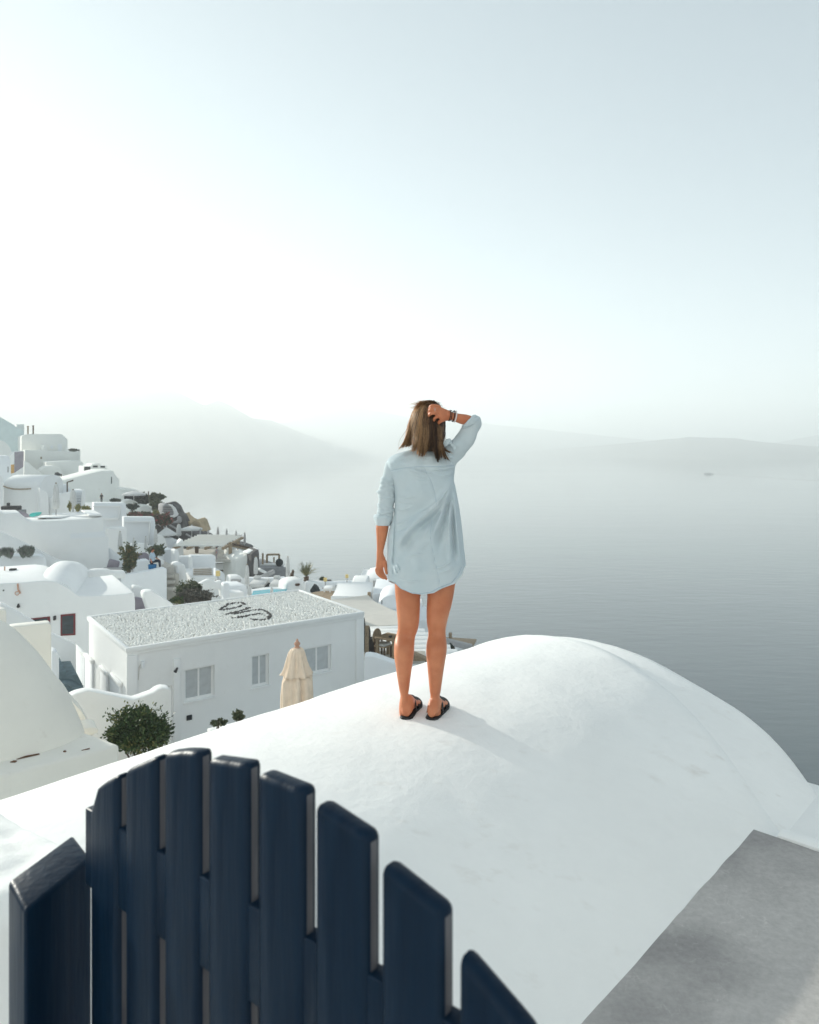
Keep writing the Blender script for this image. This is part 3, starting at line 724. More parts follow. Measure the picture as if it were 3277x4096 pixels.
o = bm_obj('parapet', bm, M['white']); tag(o, 'sunlit coping running back along the right end of the big terrace', 'parapet')
bld('stair_wall', zE([(-80,880),(-80,215),(60,285),(300,395),(520,505),(700,602),(900,700),(1130,800),(1140,880)]), 47.5, .6, M['white'], 'smooth white wall slanting down in front of the broad terrace house', 'wall', bevel=.05, drop=1)
h = bld('planter', zE([(-80,1000),(-80,606),(300,603),(600,602),(640,640),(660,1000)]), 45.5, 1.3, M['white_b'], 'long white planter ledge holding two lavender bushes', 'planter', bevel=.06, drop=1)

# --- house with the oxblood window frames
fr_pts = zF([(-60,1000),(-60,462),(0,460),(120,454),(200,449),(290,441),(360,438),(420,443),(470,458),(520,484),(570,520),(600,545),(622,555),(700,556),(880,550),(1000,538),(1052,528),(1062,600),(1062,1000)])
fr, bk = front_pts(fr_pts, 30, 0)
for p in fr:
    if p.z < W(0, 2500, 30).z: p.z = W(0, 2600, 30).z - 2
bm = bmesh.new(); bm_prism(bm, fr, Vector((-.52, .854, 0))*4.9, .05, 3)
redh = bm_obj('red_window_house', bm, M['white'], None, 40); tag(redh, 'white house with oxblood window frames and a humped roof', 'house')
def red_window(pts, cut=None):
    w_ = detail('window', redh, pts, 30, M['red'], proud=.03, thick=.08, bevel=.008)
    (x0, y0), (x1, y1) = min(pts), max(pts)
    cx, cy = sum(p[0] for p in pts)/4, sum(p[1] for p in pts)/4
    inn = [(cx+(x-cx)*.76, cy+(y-cy)*.84) for x, y in pts]
    pa = detail('pane', redh, inn, 30, M['glass_dk'], proud=.036, thick=.03); pa.parent = w_; pa.location = wloc(pa) if False else pa.location - w_.location
    for k in (1, 2, 3):
        yy = (inn[0][1]*(4-k)+inn[3][1]*k)/4
        s_ = detail('glazing_bar', redh, R4(inn[0][0]+2, inn[1][0]-2, yy-.9, yy+.9), 30, M['iron'], proud=.042, thick=.03); s_.parent = w_; s_.location = s_.location - w_.location
red_window(zF([(478,702),(593,692),(593,862),(478,868)]))
red_window(zF([(236,733),(394,716),(397,850),(236,860)]))
lm = detail('wall_lantern', redh, zF(R4(430,445,708,742)), 30, M['iron'], proud=.16, thick=.14, bevel=.02)
tube('wall_fitting', [W(*p, 29.95) for p in zF([(140,460),(142,505),(152,520),(160,538)])], .035, M['terracotta'], redh, 6)
tube('hanging_loop', [W(*p, 29.93) for p in zF([(150,540),(135,552),(118,540),(122,525),(145,522)])], .018, M['terracotta'], redh, 5)
detail('bracket', redh, zF([(140,640),(150,614),(160,640),(152,648)]), 30, M['iron'], proud=.1, thick=.09)
detail('bolt', redh, zF(R4(26,34,508,518)), 30, M['iron'], proud=.03)
# its barrel vault and flat roof details
def end_vault(name, x0, x1, ysp, ytop, Y, D, mat, label, cat, n=22, parent=None, taper=0.0):
    fr, bk = front_pts(arc(x0, x1, ysp, ytop, n), Y, 0)
    bm = bmesh.new()
    bm_prism(bm, fr, bk*D, .05)
    o = bm_obj(name, bm, mat, parent, 50)
    if label: tag(o, label, cat)
    return o
vl, vr = zF([(205,480)])[0], zF([(590,545)])[0]
bm = bmesh.new()
c0 = W(vl[0], vl[1], 30.2); c1 = W(vr[0], vr[1], 30.2)
top0 = W(*zF([(362,436)])[0], 30.2).z; base0 = min(c0.z, c1.z)
rings = []
for j in range(15):
    f = j/14; Yj = 30.2 + 5.0*f
    ring = []
    grow = 1 + .35*sin(pi*.5*min(1, f*1.6)) if f < 1 else 1.35
    for i in range(25):
        a = pi*i/24
        x = (c0.x+c1.x)/2 - (c1.x-c0.x)/2*cos(a) - .30*5.0*f; z = base0 - .2 + (top0-base0+.2)*sin(a)*grow*(1-.25*max(0, f-.7)/.3)
        ring.append(bm.verts.new((x, Yj, z)))
    rings.append(ring)
for a, b_ in zip(rings, rings[1:]):
    for i in range(24): bm.faces.new((a[i], a[i+1], b_[i+1], b_[i]))
bm.faces.new(rings[0][::-1]); bm.faces.new(rings[-1])
bmesh.ops.recalc_face_normals(bm, faces=bm.faces[:])
bm_obj('roof_vault', bm, M['white'], redh, 50)
bld('parapet', zF([(565,420),(570,385),(640,378),(680,362),(760,350),(850,350),(880,362),(985,362),(990,420)]), 34.6, .5, M['white'], 'lumpy low parapet at the back of the humped roof', 'parapet', bevel=.07)
for x, y, n_, lab in ((38,358,'roof_pipe','thin rusty pipe stub on the flat roof beside the hump'), (103,364,'roof_vent','small dark vent on the flat roof beside the hump')):
    p = W(*zF([(x,y+8)])[0], 33.0); q = box(n_, p+Vector((0,0,.1)), (.05,.05,.28) if 'pipe' in n_ else (.26,.2,.16), M['terracotta'] if 'pipe' in n_ else M['iron'], bevel=.02); tag(q, lab, 'pipe' if 'pipe' in n_ else 'vent')

# --- walls and stairs between it and the pebble house
bld('stair_wall', zF([(1035,720),(1042,486),(1060,478),(1120,494),(1190,560),(1200,720)]), 33, .5, M['white'], 'curving white stair wall right of the humped roof house', 'wall', drop=2)
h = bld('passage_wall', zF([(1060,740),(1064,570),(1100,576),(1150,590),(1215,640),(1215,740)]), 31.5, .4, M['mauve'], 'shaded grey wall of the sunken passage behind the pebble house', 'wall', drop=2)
bld('stair_wall', zF([(1120,545),(1135,522),(1195,515),(1362,622),(1362,720),(1240,720)]), 30, .6, M['white'], 'broad white coping slanting down to the back of the pebble house', 'wall', bevel=.1, drop=1)
bld('stair_wall', zF([(20,900),(0,610),(100,660),(240,742),(420,860),(600,935),(602,1130),(420,1130)]), 22.6, .35, M['white'], 'white stair wall slanting down below the oxblood windows', 'wall', drop=2)
h = bld('steps', zF([(460,1345),(462,1152),(520,1145),(520,1182),(610,1176),(648,1250),(660,1345)]), 20.5, 1.6, M['teal_step'], 'blue grey painted steps in the gap left of the pebble house', 'stairs', bevel=.02, drop=2)
detail('step', h, zF([(465,1300),(465,1215),(560,1210),(648,1262),(650,1300)]), 20.5, M['teal_step'], proud=.35, thick=.4); detail('step', h, zF([(500,1345),(520,1272),(655,1275),(655,1345)]), 20.5, M['teal_step'], proud=.7, thick=.75)
bld('wall_pier', zF([(408,1240),(408,985),(440,990),(466,1020),(464,1240)]), 19.5, .5, M['white_b'], 'short white pier above the blue grey steps', 'wall', drop=1)
# near courtyard wall in front of the pebble house
cw = zF([(548,1345),(600,1322),(690,1300),(760,1312),(870,1335),(980,1358),(1050,1370),(1110,1352),(1200,1318),(1240,1290),(1275,1278),(1330,1282),(1347,1300),(1348,1760),(548,1760)])
bld('courtyard_wall', cw, 15.6, .32, M['white'], 'white courtyard wall with a dipping top behind the round green bush', 'wall', bevel=.06, drop=1.5)
yd = sheet('courtyard', [W(280,2900,13.2)*1, W(1300,3050,13.2), W(1400,2700,20), W(250,2700,20)], 12, M['soil'], .05)
for v in yd.data.vertices: pass
yd.location.z = -8.45; tag(yd, kind='structure')
# --- big cream dome on the left
Pd = [W(*p, 11.0) for p in zF([(-330,1830),(655,1640)])]
Yd = 11.0
prof = zF([(-420,640),(-250,640),(-100,690),(0,742),(80,792),(140,842),(200,902),(250,955),(300,1012),(350,1078),(400,1150),(440,1205),(480,1262),(520,1328),(560,1400),(590,1465),(620,1532),(640,1580),(658,1640)])
fr, bk = front_pts(prof, Yd+1.2, 0)
bm = bmesh.new()
rows = []
n = len(fr); zb = fr[-1].z; xc = W(*zF([(-330,1640)])[0], 12.2).x
for j in range(21):                          # a half dome: the profile shrinks towards its centre both before and behind
    f = -1 + 2*j/20; f = sin(f*pi/2)
    k = sqrt(max(0, 1 - f*f*.995)); yo = f*(1.35 if f < 0 else .5)
    rows.append([bm.verts.new((xc + (p.x-xc)*(k if f < 0 else 1-(1-k)*.6), p.y + yo, zb + (p.z-zb)*k)) for p in fr])
for a, b_ in zip(rows, rows[1:]):
    for i in range(n-1): bm.faces.new((a[i], a[i+1], b_[i+1], b_[i]))
bmesh.ops.recalc_face_normals(bm, faces=bm.faces[:])
dm = bm_obj('dome', bm, M['cream'], None, 60)
dm.modifiers.new('smooth', 'SUBSURF').levels = 1; dm.modifiers[-1].render_levels = 2
tag(dm, 'big smooth cream dome cut by the left edge, with faint yellow staining', 'dome')
c = Wz(*zF([(940,1722)])[0], zb)
pq = [Wz(*zF([(-500,2095)])[0], zb), c, Wz(*zF([(660,1622)])[0], zb), Wz(*zF([(-500,1622)])[0], zb)]
bm = bmesh.new(); bm_prism(bm, pq, Vector((0,0,-5)), .05, 3)
pl = bm_obj('dome_ledge', bm, M['cream'], None, 40); tag(pl, 'flat cream ledge with rusty scuffs at the foot of the big dome', 'ledge')
stain = plain('rust_dirt', (.16,.085,.05), .95, .1, .3, 20)
for k, (pts_, lab) in enumerate((([(80,1862),(110,1850),(135,1852),(120,1862)], 'rusty dirt patch at the left of the cream ledge'), ([(130,1840),(200,1815),(310,1795),(312,1800),(210,1822)], 'long thin line of rusty dirt along the cream ledge'), ([(495,1778),(510,1770),(522,1777),(508,1782)], 'small dead leaf on the cream ledge'), ([(640,1770),(705,1752),(704,1757)], 'short twig lying near the corner of the cream ledge'))):
    q = [Wz(*zF([p])[0], c.z+.004) for p in pts_]
    bm = bmesh.new(); bm_prism(bm, q, Vector((0,0,.012)), 0); o = bm_obj('dirt_patch' if k < 2 else ('leaf' if k == 2 else 'twig'), bm, stain); tag(o, lab, 'dirt' if k < 2 else ('leaf' if k == 2 else 'twig'))
bld('wall_pier', zF([(78,1160),(80,800),(110,795),(385,768),(404,782),(408,1160)]), 14.5, .3, M['cream'], 'square cream wall pier behind the big dome', 'wall', drop=2, bevel=.05)
bld('wall_pier', zF([(-60,900),(-60,668),(10,662),(52,664),(56,900)]), 16, .3, M['cream'], 'cream pier at the left edge above the big dome', 'wall', drop=2, bevel=.05)
bld('buttress', zF([(440,1700),(450,1240),(490,1262),(520,1300),(560,1362),(600,1410),(640,1450),(665,1490),(690,1530),(700,1560),(640,1580),(640,1700)]), 13.2, .5, M['cream'], 'curved cream buttress peeping out behind the big dome', 'wall', drop=1, bevel=.06)
bld('wall_block', zF([(640,1700),(642,1600),(690,1590),(730,1582),(775,1592),(778,1640),(720,1650),(715,1700)]), 12.6, .5, M['cream'], 'small cream block between the dome ledge and the round bush', 'wall', drop=1.5, bevel=.05)

# --- middle of the slope: recessed blue-shaded houses
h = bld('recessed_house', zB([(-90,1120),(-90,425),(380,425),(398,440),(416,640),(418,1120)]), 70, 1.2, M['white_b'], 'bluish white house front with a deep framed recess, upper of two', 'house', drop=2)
detail('frame', h, zB([(-90,470),(330,470),(330,486),(-90,486)]), 70, M['white'], proud=.25, thick=.3); detail('frame', h, zB([(318,490),(334,488),(308,675),(290,675)]), 70, M['white'], proud=.25, thick=.3)
detail('ledge', h, zB(R4(48,305,652,682)), 70, M['white'], proud=.35, thick=.4)
h = bld('recessed_house', zB([(370,1120),(372,645),(832,645),(850,720),(856,1120)]), 65, 1.0, M['white_b'], 'bluish white house front with a deep framed recess, lower of two', 'house', drop=2)
detail('frame', h, zB(R4(395,785,705,722)), 65, M['white'], proud=.25, thick=.3); detail('frame', h, zB([(768,724),(786,724),(765,1050),(748,1050)]), 65, M['white'], proud=.25, thick=.3)
bld('terrace_block', zB([(-80,1000),(-80,600),(10,610),(45,640),(50,1000)]), 63.5, 3, M['white'], 'sunlit white block left of the framed recesses', 'house', drop=2)
bld('terrace_wall', zB([(120,1200),(130,830),(400,810),(415,830),(418,1200)]), 60, 1.5, M['white'], 'white wall behind the slim leaning parasol left of the conical shrub', 'wall', drop=2)
bld('terrace_wall', zB([(410,1260),(415,1060),(640,1050),(720,1060),(730,1080),(1000,1110),(1100,1130),(1100,1260)]), 56.5, .6, M['white'], 'white terrace wall behind the man on the wall', 'wall', drop=2)
bld('stair_wall', zB([(130,1480),(130,1125),(160,1120),(230,1175),(310,1240),(380,1330),(380,1480)]), 51, .5, M['white_b'], 'shaded white stair wall beside the conical shrub', 'wall', drop=2)
bld('bench', zB([(520,1330),(560,1215),(720,1200),(760,1225),(762,1330)]), 50.5, .6, M['mauve'], 'shaded plaster bench back behind the man', 'bench', drop=1)
bld('bench', zB([(545,1530),(560,1325),(745,1308),(775,1320),(778,1530)]), 48.2, 1.0, M['white_b'], 'long plaster bench below the man', 'bench', drop=1)
q = box('cushion', W(*zB([(205,1385)])[0], 49.4), (.75,.3,.75), M['mauve'], None, Matrix.Rotation(.25,3,'Y'), .12); tag(q, 'mauve cushion leaning in the corner beside the conical shrub', 'cushion')
q = box('low_bench', W(*zB([(270,1445)])[0], 48.9), (1.9,.6,.18), M['canvas_d'], None, None, .04); tag(q, 'grey bench seat under the mauve cushion', 'bench')
h = bld('terrace_wall', zB([(350,1800),(352,1545),(640,1490),(860,1450),(990,1422),(1018,1432),(1028,1450),(1028,1800)]), 44, .6, M['white_b'], 'sloping white wall the man in blue stands behind', 'wall', drop=1.5)
bld('wall_end', zB([(820,1450),(815,1280),(850,1262),(905,1290),(970,1300),(985,1320),(985,1450)]), 46.5, .5, M['white'], 'white wall end beside the man with his raised knee', 'wall', drop=1)
bld('terrace_wall', zB([(985,1420),(985,1150),(1060,1140),(1150,1155),(1150,1420)]), 52, 1.2, M['white_b'], 'bluish wall right of the green shrub behind the man', 'wall', drop=2)
bld('wall_pier', zB([(1135,1480),(1140,1165),(1160,1148),(1195,1150),(1215,1170),(1222,1480)]), 49.5, .9, M['white'], 'sunlit white pier left of the blue shaded house', 'wall', drop=2)
h = bld('stair_tower', zB([(1150,1760),(1160,1390),(1190,1372),(1260,1360),(1305,1380),(1325,1480),(1335,1760)]), 46, 1.4, M['white'], 'rounded white stair tower with a small niche', 'wall', drop=2)
detail('niche', h, zB(arc(1172,1212,1470,1385,8) + [(1212,1500),(1172,1500)]), 46, M['white_b'], proud=.02)
st = bld('path_steps', zB([(1020,1800),(1020,1420),(1130,1390),(1140,1520),(1215,1520),(1225,1800)]), 45.4, 2.5, M['paving'], 'pale stone steps going down beside the sloping wall', 'stairs', bevel=.02, drop=1)
for k, y in enumerate((1520, 1600, 1690)): detail('step', st, zB(R4(1024, 1150+22*k, y, y+40)), 45.4, M['paving'], proud=.3*(k+1), thick=.3*(k+1)+.1)
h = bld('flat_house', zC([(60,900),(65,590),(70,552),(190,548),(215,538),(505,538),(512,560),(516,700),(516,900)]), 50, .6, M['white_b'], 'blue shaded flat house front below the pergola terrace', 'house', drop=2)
bld('wall_pier', zC([(185,900),(188,560),(215,548),(226,640),(230,900)]), 48.8, .5, M['white'], 'thin white buttress at the left of the blue shaded house', 'wall', drop=2)
bld('wall_pier', zC([(30,560),(40,440),(60,365),(88,335),(104,345),(108,500),(130,540),(140,560)]), 56, .8, M['white'], 'tapering white wall end left of the pergola', 'wall', drop=1)
# rock face and pergola terrace
bm = bmesh.new(); fr, bk = front_pts(zC([(100,560),(105,400),(300,395),(560,400),(760,420),(900,470),(900,560)]), 61, 0)
bm_prism(bm, fr, bk*3, .2); o = bm_obj('rock_wall', bm, M['rock'], None, 40); tag(o, 'dark rubble wall studded with white stones under the pergola', 'wall')
random.seed(5)
for k in range(42):
    x = random.uniform(180, 690); y = random.uniform(415, 530)
    if x < 300 and random.random() < .6: continue
    p = W(*zC([(x, y)])[0], 60.95); me = random.choice(pm); s_ = bpy.data.objects.new('stone', me); scene.collection.objects.link(s_); s_.parent = o
    s_.location = p - o.location; r = random.uniform(.16,.42); s_.scale = (r*1.25, r*.5, r*.7); s_.rotation_euler = (0, random.uniform(-.4,.4), 0)
fl = bld('terrace_floor', zC(R4(100,830,596,622)), 54, 7.0, M['paving'], 'grey slab edge of the pergola terrace', 'terrace', drop=0, bevel=.03)
bld('terrace_wall', zC([(515,720),(516,640),(745,640),(748,665),(740,668),(745,720)]), 55.5, .5, M['white'], 'white beam band under the pergola terrace', 'wall')
h = bld('undercroft_shade', zC(R4(510,735,668,815)), 56.2, .5, M['darkwood'], 'dark brown slab for the shade under the pergola terrace', 'opening', drop=.5)  # brown slab standing in for the shade under the terrace
for x in (730, 768): tube('post', [W(*zC([(x,815)])[0], 55.0), W(*zC([(x,672)])[0], 55.0)], .11, M['white'], h, 8)
h = bld('round_end_wall', zC([(760,860),(765,600),(800,575),(860,550),(905,522),(940,510),(962,525),(968,560),(968,860)]), 53, 3, M['oldwhite'], 'pale curved wall end at the right of the pergola terrace', 'wall', drop=1.5)
bld('dark_wall', zC([(962,860),(962,520),(1000,490),(1050,462),(1060,520),(1062,735),(1110,745),(1180,770),(1186,800),(1120,830)]), 52.2, 1.6, M['rock'], 'charcoal retaining wall dropping behind the pool loungers', 'wall', drop=2)
bld('low_wall', zC([(905,520),(915,502),(1010,462),(1052,455),(1055,478),(1000,492),(940,520)]), 52.6, 1.0, M['white'], 'white coping curving over the charcoal wall', 'wall', bevel=.05)
# railing / walkway of the pergola terrace
for k, (a, b_) in enumerate((((715,392),(1010,462)), ((720,420),(990,478)), ((715,446),(940,490)))):
    o = tube('handrail', [W(*p, 57) for p in zC([a, ((a[0]+b_[0])/2, (a[1]+b_[1])/2), b_])], .07, (M['darkwood'], M['wood'], M['canvas'])[k]); tag(o, ('dark top rail of the walkway right of the pergola','bleached middle rail of the walkway right of the pergola','pale lowest rail of the walkway right of the pergola')[k], 'rail', 'walkway rails')
bld('walkway', zC([(710,560),(715,450),(900,480),(950,500),(950,560)]), 57.5, 2.0, M['oldwhite'], 'pale walkway slab sloping down right of the pergola', 'walkway', drop=1)
# pergola
def bar(name, p0, p1, r, mat, parent):
    d = (p1-p0); L_ = d.length; Mx = d.to_track_quat('Z','Y').to_matrix()
    return box(name, (p0+p1)/2, (r*2, r*2, L_), mat, parent, Mx)
pg = empty('pergola', W(*zC([(450,595)])[0], 57)); tag(pg, 'bleached timber pergola with slatted roof above the blue shaded house', 'pergola')
for (x, y0, y1, Y) in ((275,350,535,57.5), (695,375,600,55), (795,340,480,60), (450,335,420,61)):
    bar('post', W(*zC([(x,y1)])[0], Y), W(*zC([(x,y0)])[0], Y), .11, M['wood'] if x != 275 else M['darkwood'], pg)
Lz = W(*zC([(400,352)])[0], 57.5).z
for k in range(8):
    Y = 54.8 + .85*k; x0 = W(*zC([(105,350)])[0], 57).x; x1 = W(*zC([(705 if k < 8 else 800,350)])[0], 57).x
    bar('slat', Vector((x0, Y, Lz)), Vector((x1, Y, Lz)), .07, M['oldwhite'], pg)
for x in (108, 275, 490, 700): 
    xx = W(*zC([(x,350)])[0], 57).x; bar('beam', Vector((xx, 54.6, Lz-.22)), Vector((xx, 61, Lz-.22)), .09, M['wood'], pg)
# slatted lounge roof
sl = bld('shade_roof', zC([(230,798),(234,700),(460,690),(475,790)]), 46.5, .12, M['canvas'], 'striped canvas shade roof in front of the blue shaded house', 'awning', bevel=.02)
for k in range(4):
    y = 715+k*22; detail('slat', sl, zC([(232,y),(466,y-9),(468,y-4),(232,y+5)]), 46.5, M['wood'], proud=.05, thick=.08)
bld('terrace_wall', zC([(225,905),(230,805),(380,800),(520,808),(560,850),(560,905)]), 46, 3.5, M['white'], 'white lounge terrace edge under the striped shade roof', 'wall', drop=1.5)
bld('wall_slope', zC([(505,860),(512,700),(560,720),(600,745),(628,775),(640,860)]), 47.5, .5, M['white_b'], 'slanting white wall right of the yellow lamp', 'wall', drop=1)
# arched gate wall
h = bld('gateway_wall', zC([(298,965),(300,892),(330,885),(370,862),(410,842),(455,842),(490,858),(515,878),(540,868),(570,855),(600,862),(612,885),(612,1080),(580,1080),(572,965)]), 40, .4, M['white'], 'white garden gateway wall with a wavy top behind the brown bush', 'wall', bevel=.06)
bld('gate_pier', zC([(610,1100),(612,905),(622,890),(680,890),(690,905),(690,1100)]), 39.4, .5, M['white_b'], 'square white pier at the right of the wavy gateway', 'wall', drop=1)
# sofa terrace left of the pool
h = bld('sofa_wall', zC([(690,930),(690,835),(705,800),(830,795),(842,830),(895,838),(900,930)]), 44, .8, M['white'], 'white built-in sofa back left of the pool', 'sofa', drop=1)
detail('cushion', h, zC(R4(705,830,835,868)), 44, M['canvas_d'], proud=.15, thick=.2, bevel=.05)
bld('sofa_base', zC([(684,1080),(686,920),(890,915),(905,930),(908,1080)]), 42, 1.6, M['white_b'], 'low white built-in sofa base left of the pool', 'sofa', drop=1)
bld('coffee_table', zC([(690,1050),(692,1010),(860,1000),(880,1040),(880,1050)]), 41, 1.0, M['white'], 'low white plaster table before the built-in sofa', 'table', drop=.5)
# pool terrace
q0 = W(*zC([(960,985)])[0], 40.0); zw = q0.z
pw = [Wz(*zC([p])[0], zw) for p in ((960,1040),(1400,1000),(1402,958),(1180,962),(985,982))]
bm = bmesh.new(); bm_prism(bm, pw, Vector((0,0,-.5)), 0); o = bm_obj('pool', bm, M['pool']); tag(o, kind='structure')
rimm = [Wz(*zC([p])[0], zw-.02) for p in ((900,1075),(1430,1030),(1450,930),(1180,925),(920,960))]
bm = bmesh.new(); bm_prism(bm, rimm, Vector((0,0,-2.5)), .04); bmesh.ops.translate(bm, vec=(0,0,-.02), verts=bm.verts[:]); o = bm_obj('pool_deck', bm, M['white']); tag(o, kind='structure')
bld('pool_wall', zC([(905,960),(910,835),(960,822),(1180,828),(1420,818),(1425,960)]), 45.5, .6, M['white_b'], 'long low white wall behind the pool daybeds', 'wall', drop=1)
for k, (x0, x1, y0, lab) in enumerate(((932,1168,838,'white daybed with a dark underside, left of the two by the pool'), (1197,1410,836,'white daybed with a dark underside, right of the two by the pool'))):
    p0 = W(*zC([(x0+45,y0+96)])[0], 42.5); p1 = W(*zC([(x1,y0+88)])[0], 42.5); wdt = (p1-p0).length
    d = empty('daybed', (p0+p1)/2 - Vector((0,0,.45))); tag(d, lab, 'daybed', 'daybeds by the pool')
    cx = (p0.x+p1.x)/2; z0 = p0.z
    box('mattress', (cx-.25, 43.4, z0+.06), (wdt*1.02, 1.9, .24), M['canvas'], d, None, .06)
    box('base', (cx-.1, 43.4, z0-.26), (wdt*.92, 1.6, .38), M['dark'], d, None, .02)
    for sx in (-1, 1): box('leg', (cx-.25+sx*wdt*.47, 42.6, z0-.25), (.1,.1,.4), M['white'], d)
    box('pillow', (cx-.5, 44.1, z0+.26), (wdt*.5, .35, .2), M['canvas'], d, None, .07)
h = bld('planter_wall', zC([(1385,1010),(1400,900),(1430,870),(1500,845),(1600,840),(1622,850),(1632,1010)]), 40.5, 1.2, M['white'], 'white bench wall with a dark bowl at the right end of the pool', 'wall', drop=1, bevel=.07)
detail('bowl', h, zC([(1505,905),(1512,890),(1565,888),(1572,905),(1555,918),(1520,918)]), 40.5, M['darkwood'], proud=.12, thick=.3, bevel=.03)
h = bld('terrace_wall', zC([(1060,830),(1062,700),(1130,692),(1395,688),(1412,700),(1435,735),(1470,790),(1480,830)]), 55, 5, M['grey'], 'grey rendered terrace wall behind the pool daybeds', 'wall', drop=2)
bld('low_wall', zC([(1060,720),(1075,700),(1140,735),(1178,762),(1160,775),(1090,752)]), 51.2, .5, M['white'], 'short white coping sloping down over the charcoal wall', 'wall', bevel=.04)
q = box('log', W(*zC([(1115,800)])[0], 49.5), (1.6,.35,.3), M['canvas_d'], None, Matrix.Rotation(-.45,3,'Y'), .1); tag(q, 'grey driftwood log leaning at the foot of the charcoal wall', 'log')
# frame with hanging things on the grey terrace
fz = empty('timber_frame', W(*zC([(1230,690)])[0], 57)); tag(fz, 'slender pale timber frame standing on the grey terrace', 'frame')
pA, pB, pC, pD_ = [W(*p, 57) for p in zC([(1155,690),(1155,528),(1308,525),(1308,688)])]
for a, b_ in ((pA,pB),(pB,pC),(pC,pD_)): bar('beam', a, b_, .07, M['wood'], fz)
bar('post', W(*zC([(1243,690)])[0],57.5), W(*zC([(1243,560)])[0],57.5), .05, M['wood'], fz)
q = tube('pole', [W(*zC([(1103,695)])[0],56), W(*zC([(1103,512)])[0],56)], .07, M['wood']); tag(q, 'thin bare pole at the left of the grey terrace', 'pole')
for k, (x, y, lab) in enumerate(((1190,650,'white cafe table under the timber frame'), (1262,660,'white cafe table right of the timber frame'))):
    p = W(*zC([(x, y)])[0], 56.2); tb = empty('cafe_table', p-Vector((0,0,.5))); tag(tb, lab, 'table', 'tables on the grey terrace')
    box('tabletop', p, (1.3,.8,.07), M['canvas'], tb, None, .02); box('leg', p-Vector((0,0,.4)), (.1,.1,.72), M['canvas'], tb)
q = bm_q = bmesh.new(); bmesh.ops.create_icosphere(q, subdivisions=2, radius=.30); bmesh.ops.translate(q, vec=W(*zC([(1310,627)])[0],55.5), verts=q.verts[:]); o = bm_obj('round_planter', q, M['dark'], None, 180); tag(o, 'round dark pot at the right of the grey terrace', 'pot')

# --- right terraces near the woman
h = bld('lounge_wall', zD([(238,480),(240,340),(300,330),(560,345),(880,335),(915,350),(920,480)]), 41, .5, M['white_b'], 'bluish white lounge wall with built-in seats left of the hand', 'wall', drop=1)
for x0, x1, y0, y1 in ((560,660,370,420), (668,760,365,420), (770,830,370,420)): detail('seat_back', h, zD(R4(x0,x1,y0,y1)), 41, M['white'], proud=.2, thick=.25, bevel=.05)
bm = bmesh.new(); bm_prism(bm, [W(*p, 38.5) for p in zD([(310,455),(345,398),(375,410),(405,440),(432,500),(380,505),(318,480)])], Vector((0,.8,0)), .12, 3)
o = bm_obj('bean_bag', bm, M['dark'], None, 60); tag(o, 'charcoal bean bag seat on the lounge terrace', 'seat')
tb = empty('side_table', W(*zD([(548,528)])[0], 37.5)); tag(tb, 'white square side table by the charcoal bean bag', 'table')
a, b_ = W(*zD([(500,435)])[0], 37.5), W(*zD([(605,425)])[0], 37.5)
box('tabletop', (a+b_)/2+Vector((0,.3,0)), ((b_-a).length, .8, .06), M['white'], tb, None, .01)
for sx in (0, 1):
    for sy in (0, .7): p = (a if sx == 0 else b_); box('leg', p + Vector((.05 if sx == 0 else -.05, sy-.05, -.55)), (.07,.07,1.05), M['white'], tb)
bm = bmesh.new(); cc = W(*zD([(575,540)])[0], 36.6); bm_lathe(bm, [(1.0,-.05),(1.25,0),(1.2,.05),(.9,.06)], cc, 20, .05, 3); o = bm_obj('round_mat', bm, M['wood'], None, 40); tag(o, 'flat brown round mat in front of the white side table', 'mat')
side_vault('vaulted_roof_house', zD([(600,0)])[0][0], zD([(1125,0)])[0][0], zD([(0,470)])[0][1], zD([(0,530)])[0][1], zD([(0,760)])[0][1], 33.5, 3.4, M['white'], 'low white vault just behind the ivory sail awning')
bld('cube_house', zD([(855,500),(862,395),(880,380),(1075,378),(1092,400),(1115,500)]), 40, 3, M['white'], 'small white cube house between the lamp and the windowed house', 'house', drop=1.5)
h = bld('windowed_house', zD([(985,480),(990,300),(1005,320),(1085,325),(1100,300),(1180,285),(1320,280),(1420,295),(1430,480)]), 44, 4, M['white'], 'pale house with one shuttered window behind the hand', 'house', drop=2)
detail('window', h, zD(R4(1182,1256,318,402)), 44, M['canvas_d'], proud=.03); 
side_vault('domed_house', zD([(1180,0)])[0][0], zD([(1640,0)])[0][0], zD([(0,385)])[0][1], zD([(0,500)])[0][1], zD([(0,700)])[0][1], 35.5, 4, M['white_b'], 'blue shaded rounded house roof right behind the thighs')
h = end_vault('arched_house', zD([(1240,0)])[0][0], zD([(1640,0)])[0][0], zD([(0,720)])[0][1], zD([(0,520)])[0][1], 33.0, 2.5, M['white_b'], 'blue shaded arched house front above the sail awning', 'house')
bld('lower_house', zD([(1240,1010),(1240,718),(1640,718),(1640,1010)]), 33.0, 2.5, M['white_b'], 'shaded house base under the arched front by the knees', 'house', drop=1)
detail('niche', h, zD(R4(1295,1312,590,640)), 33.0, M['grey'], proud=.02)
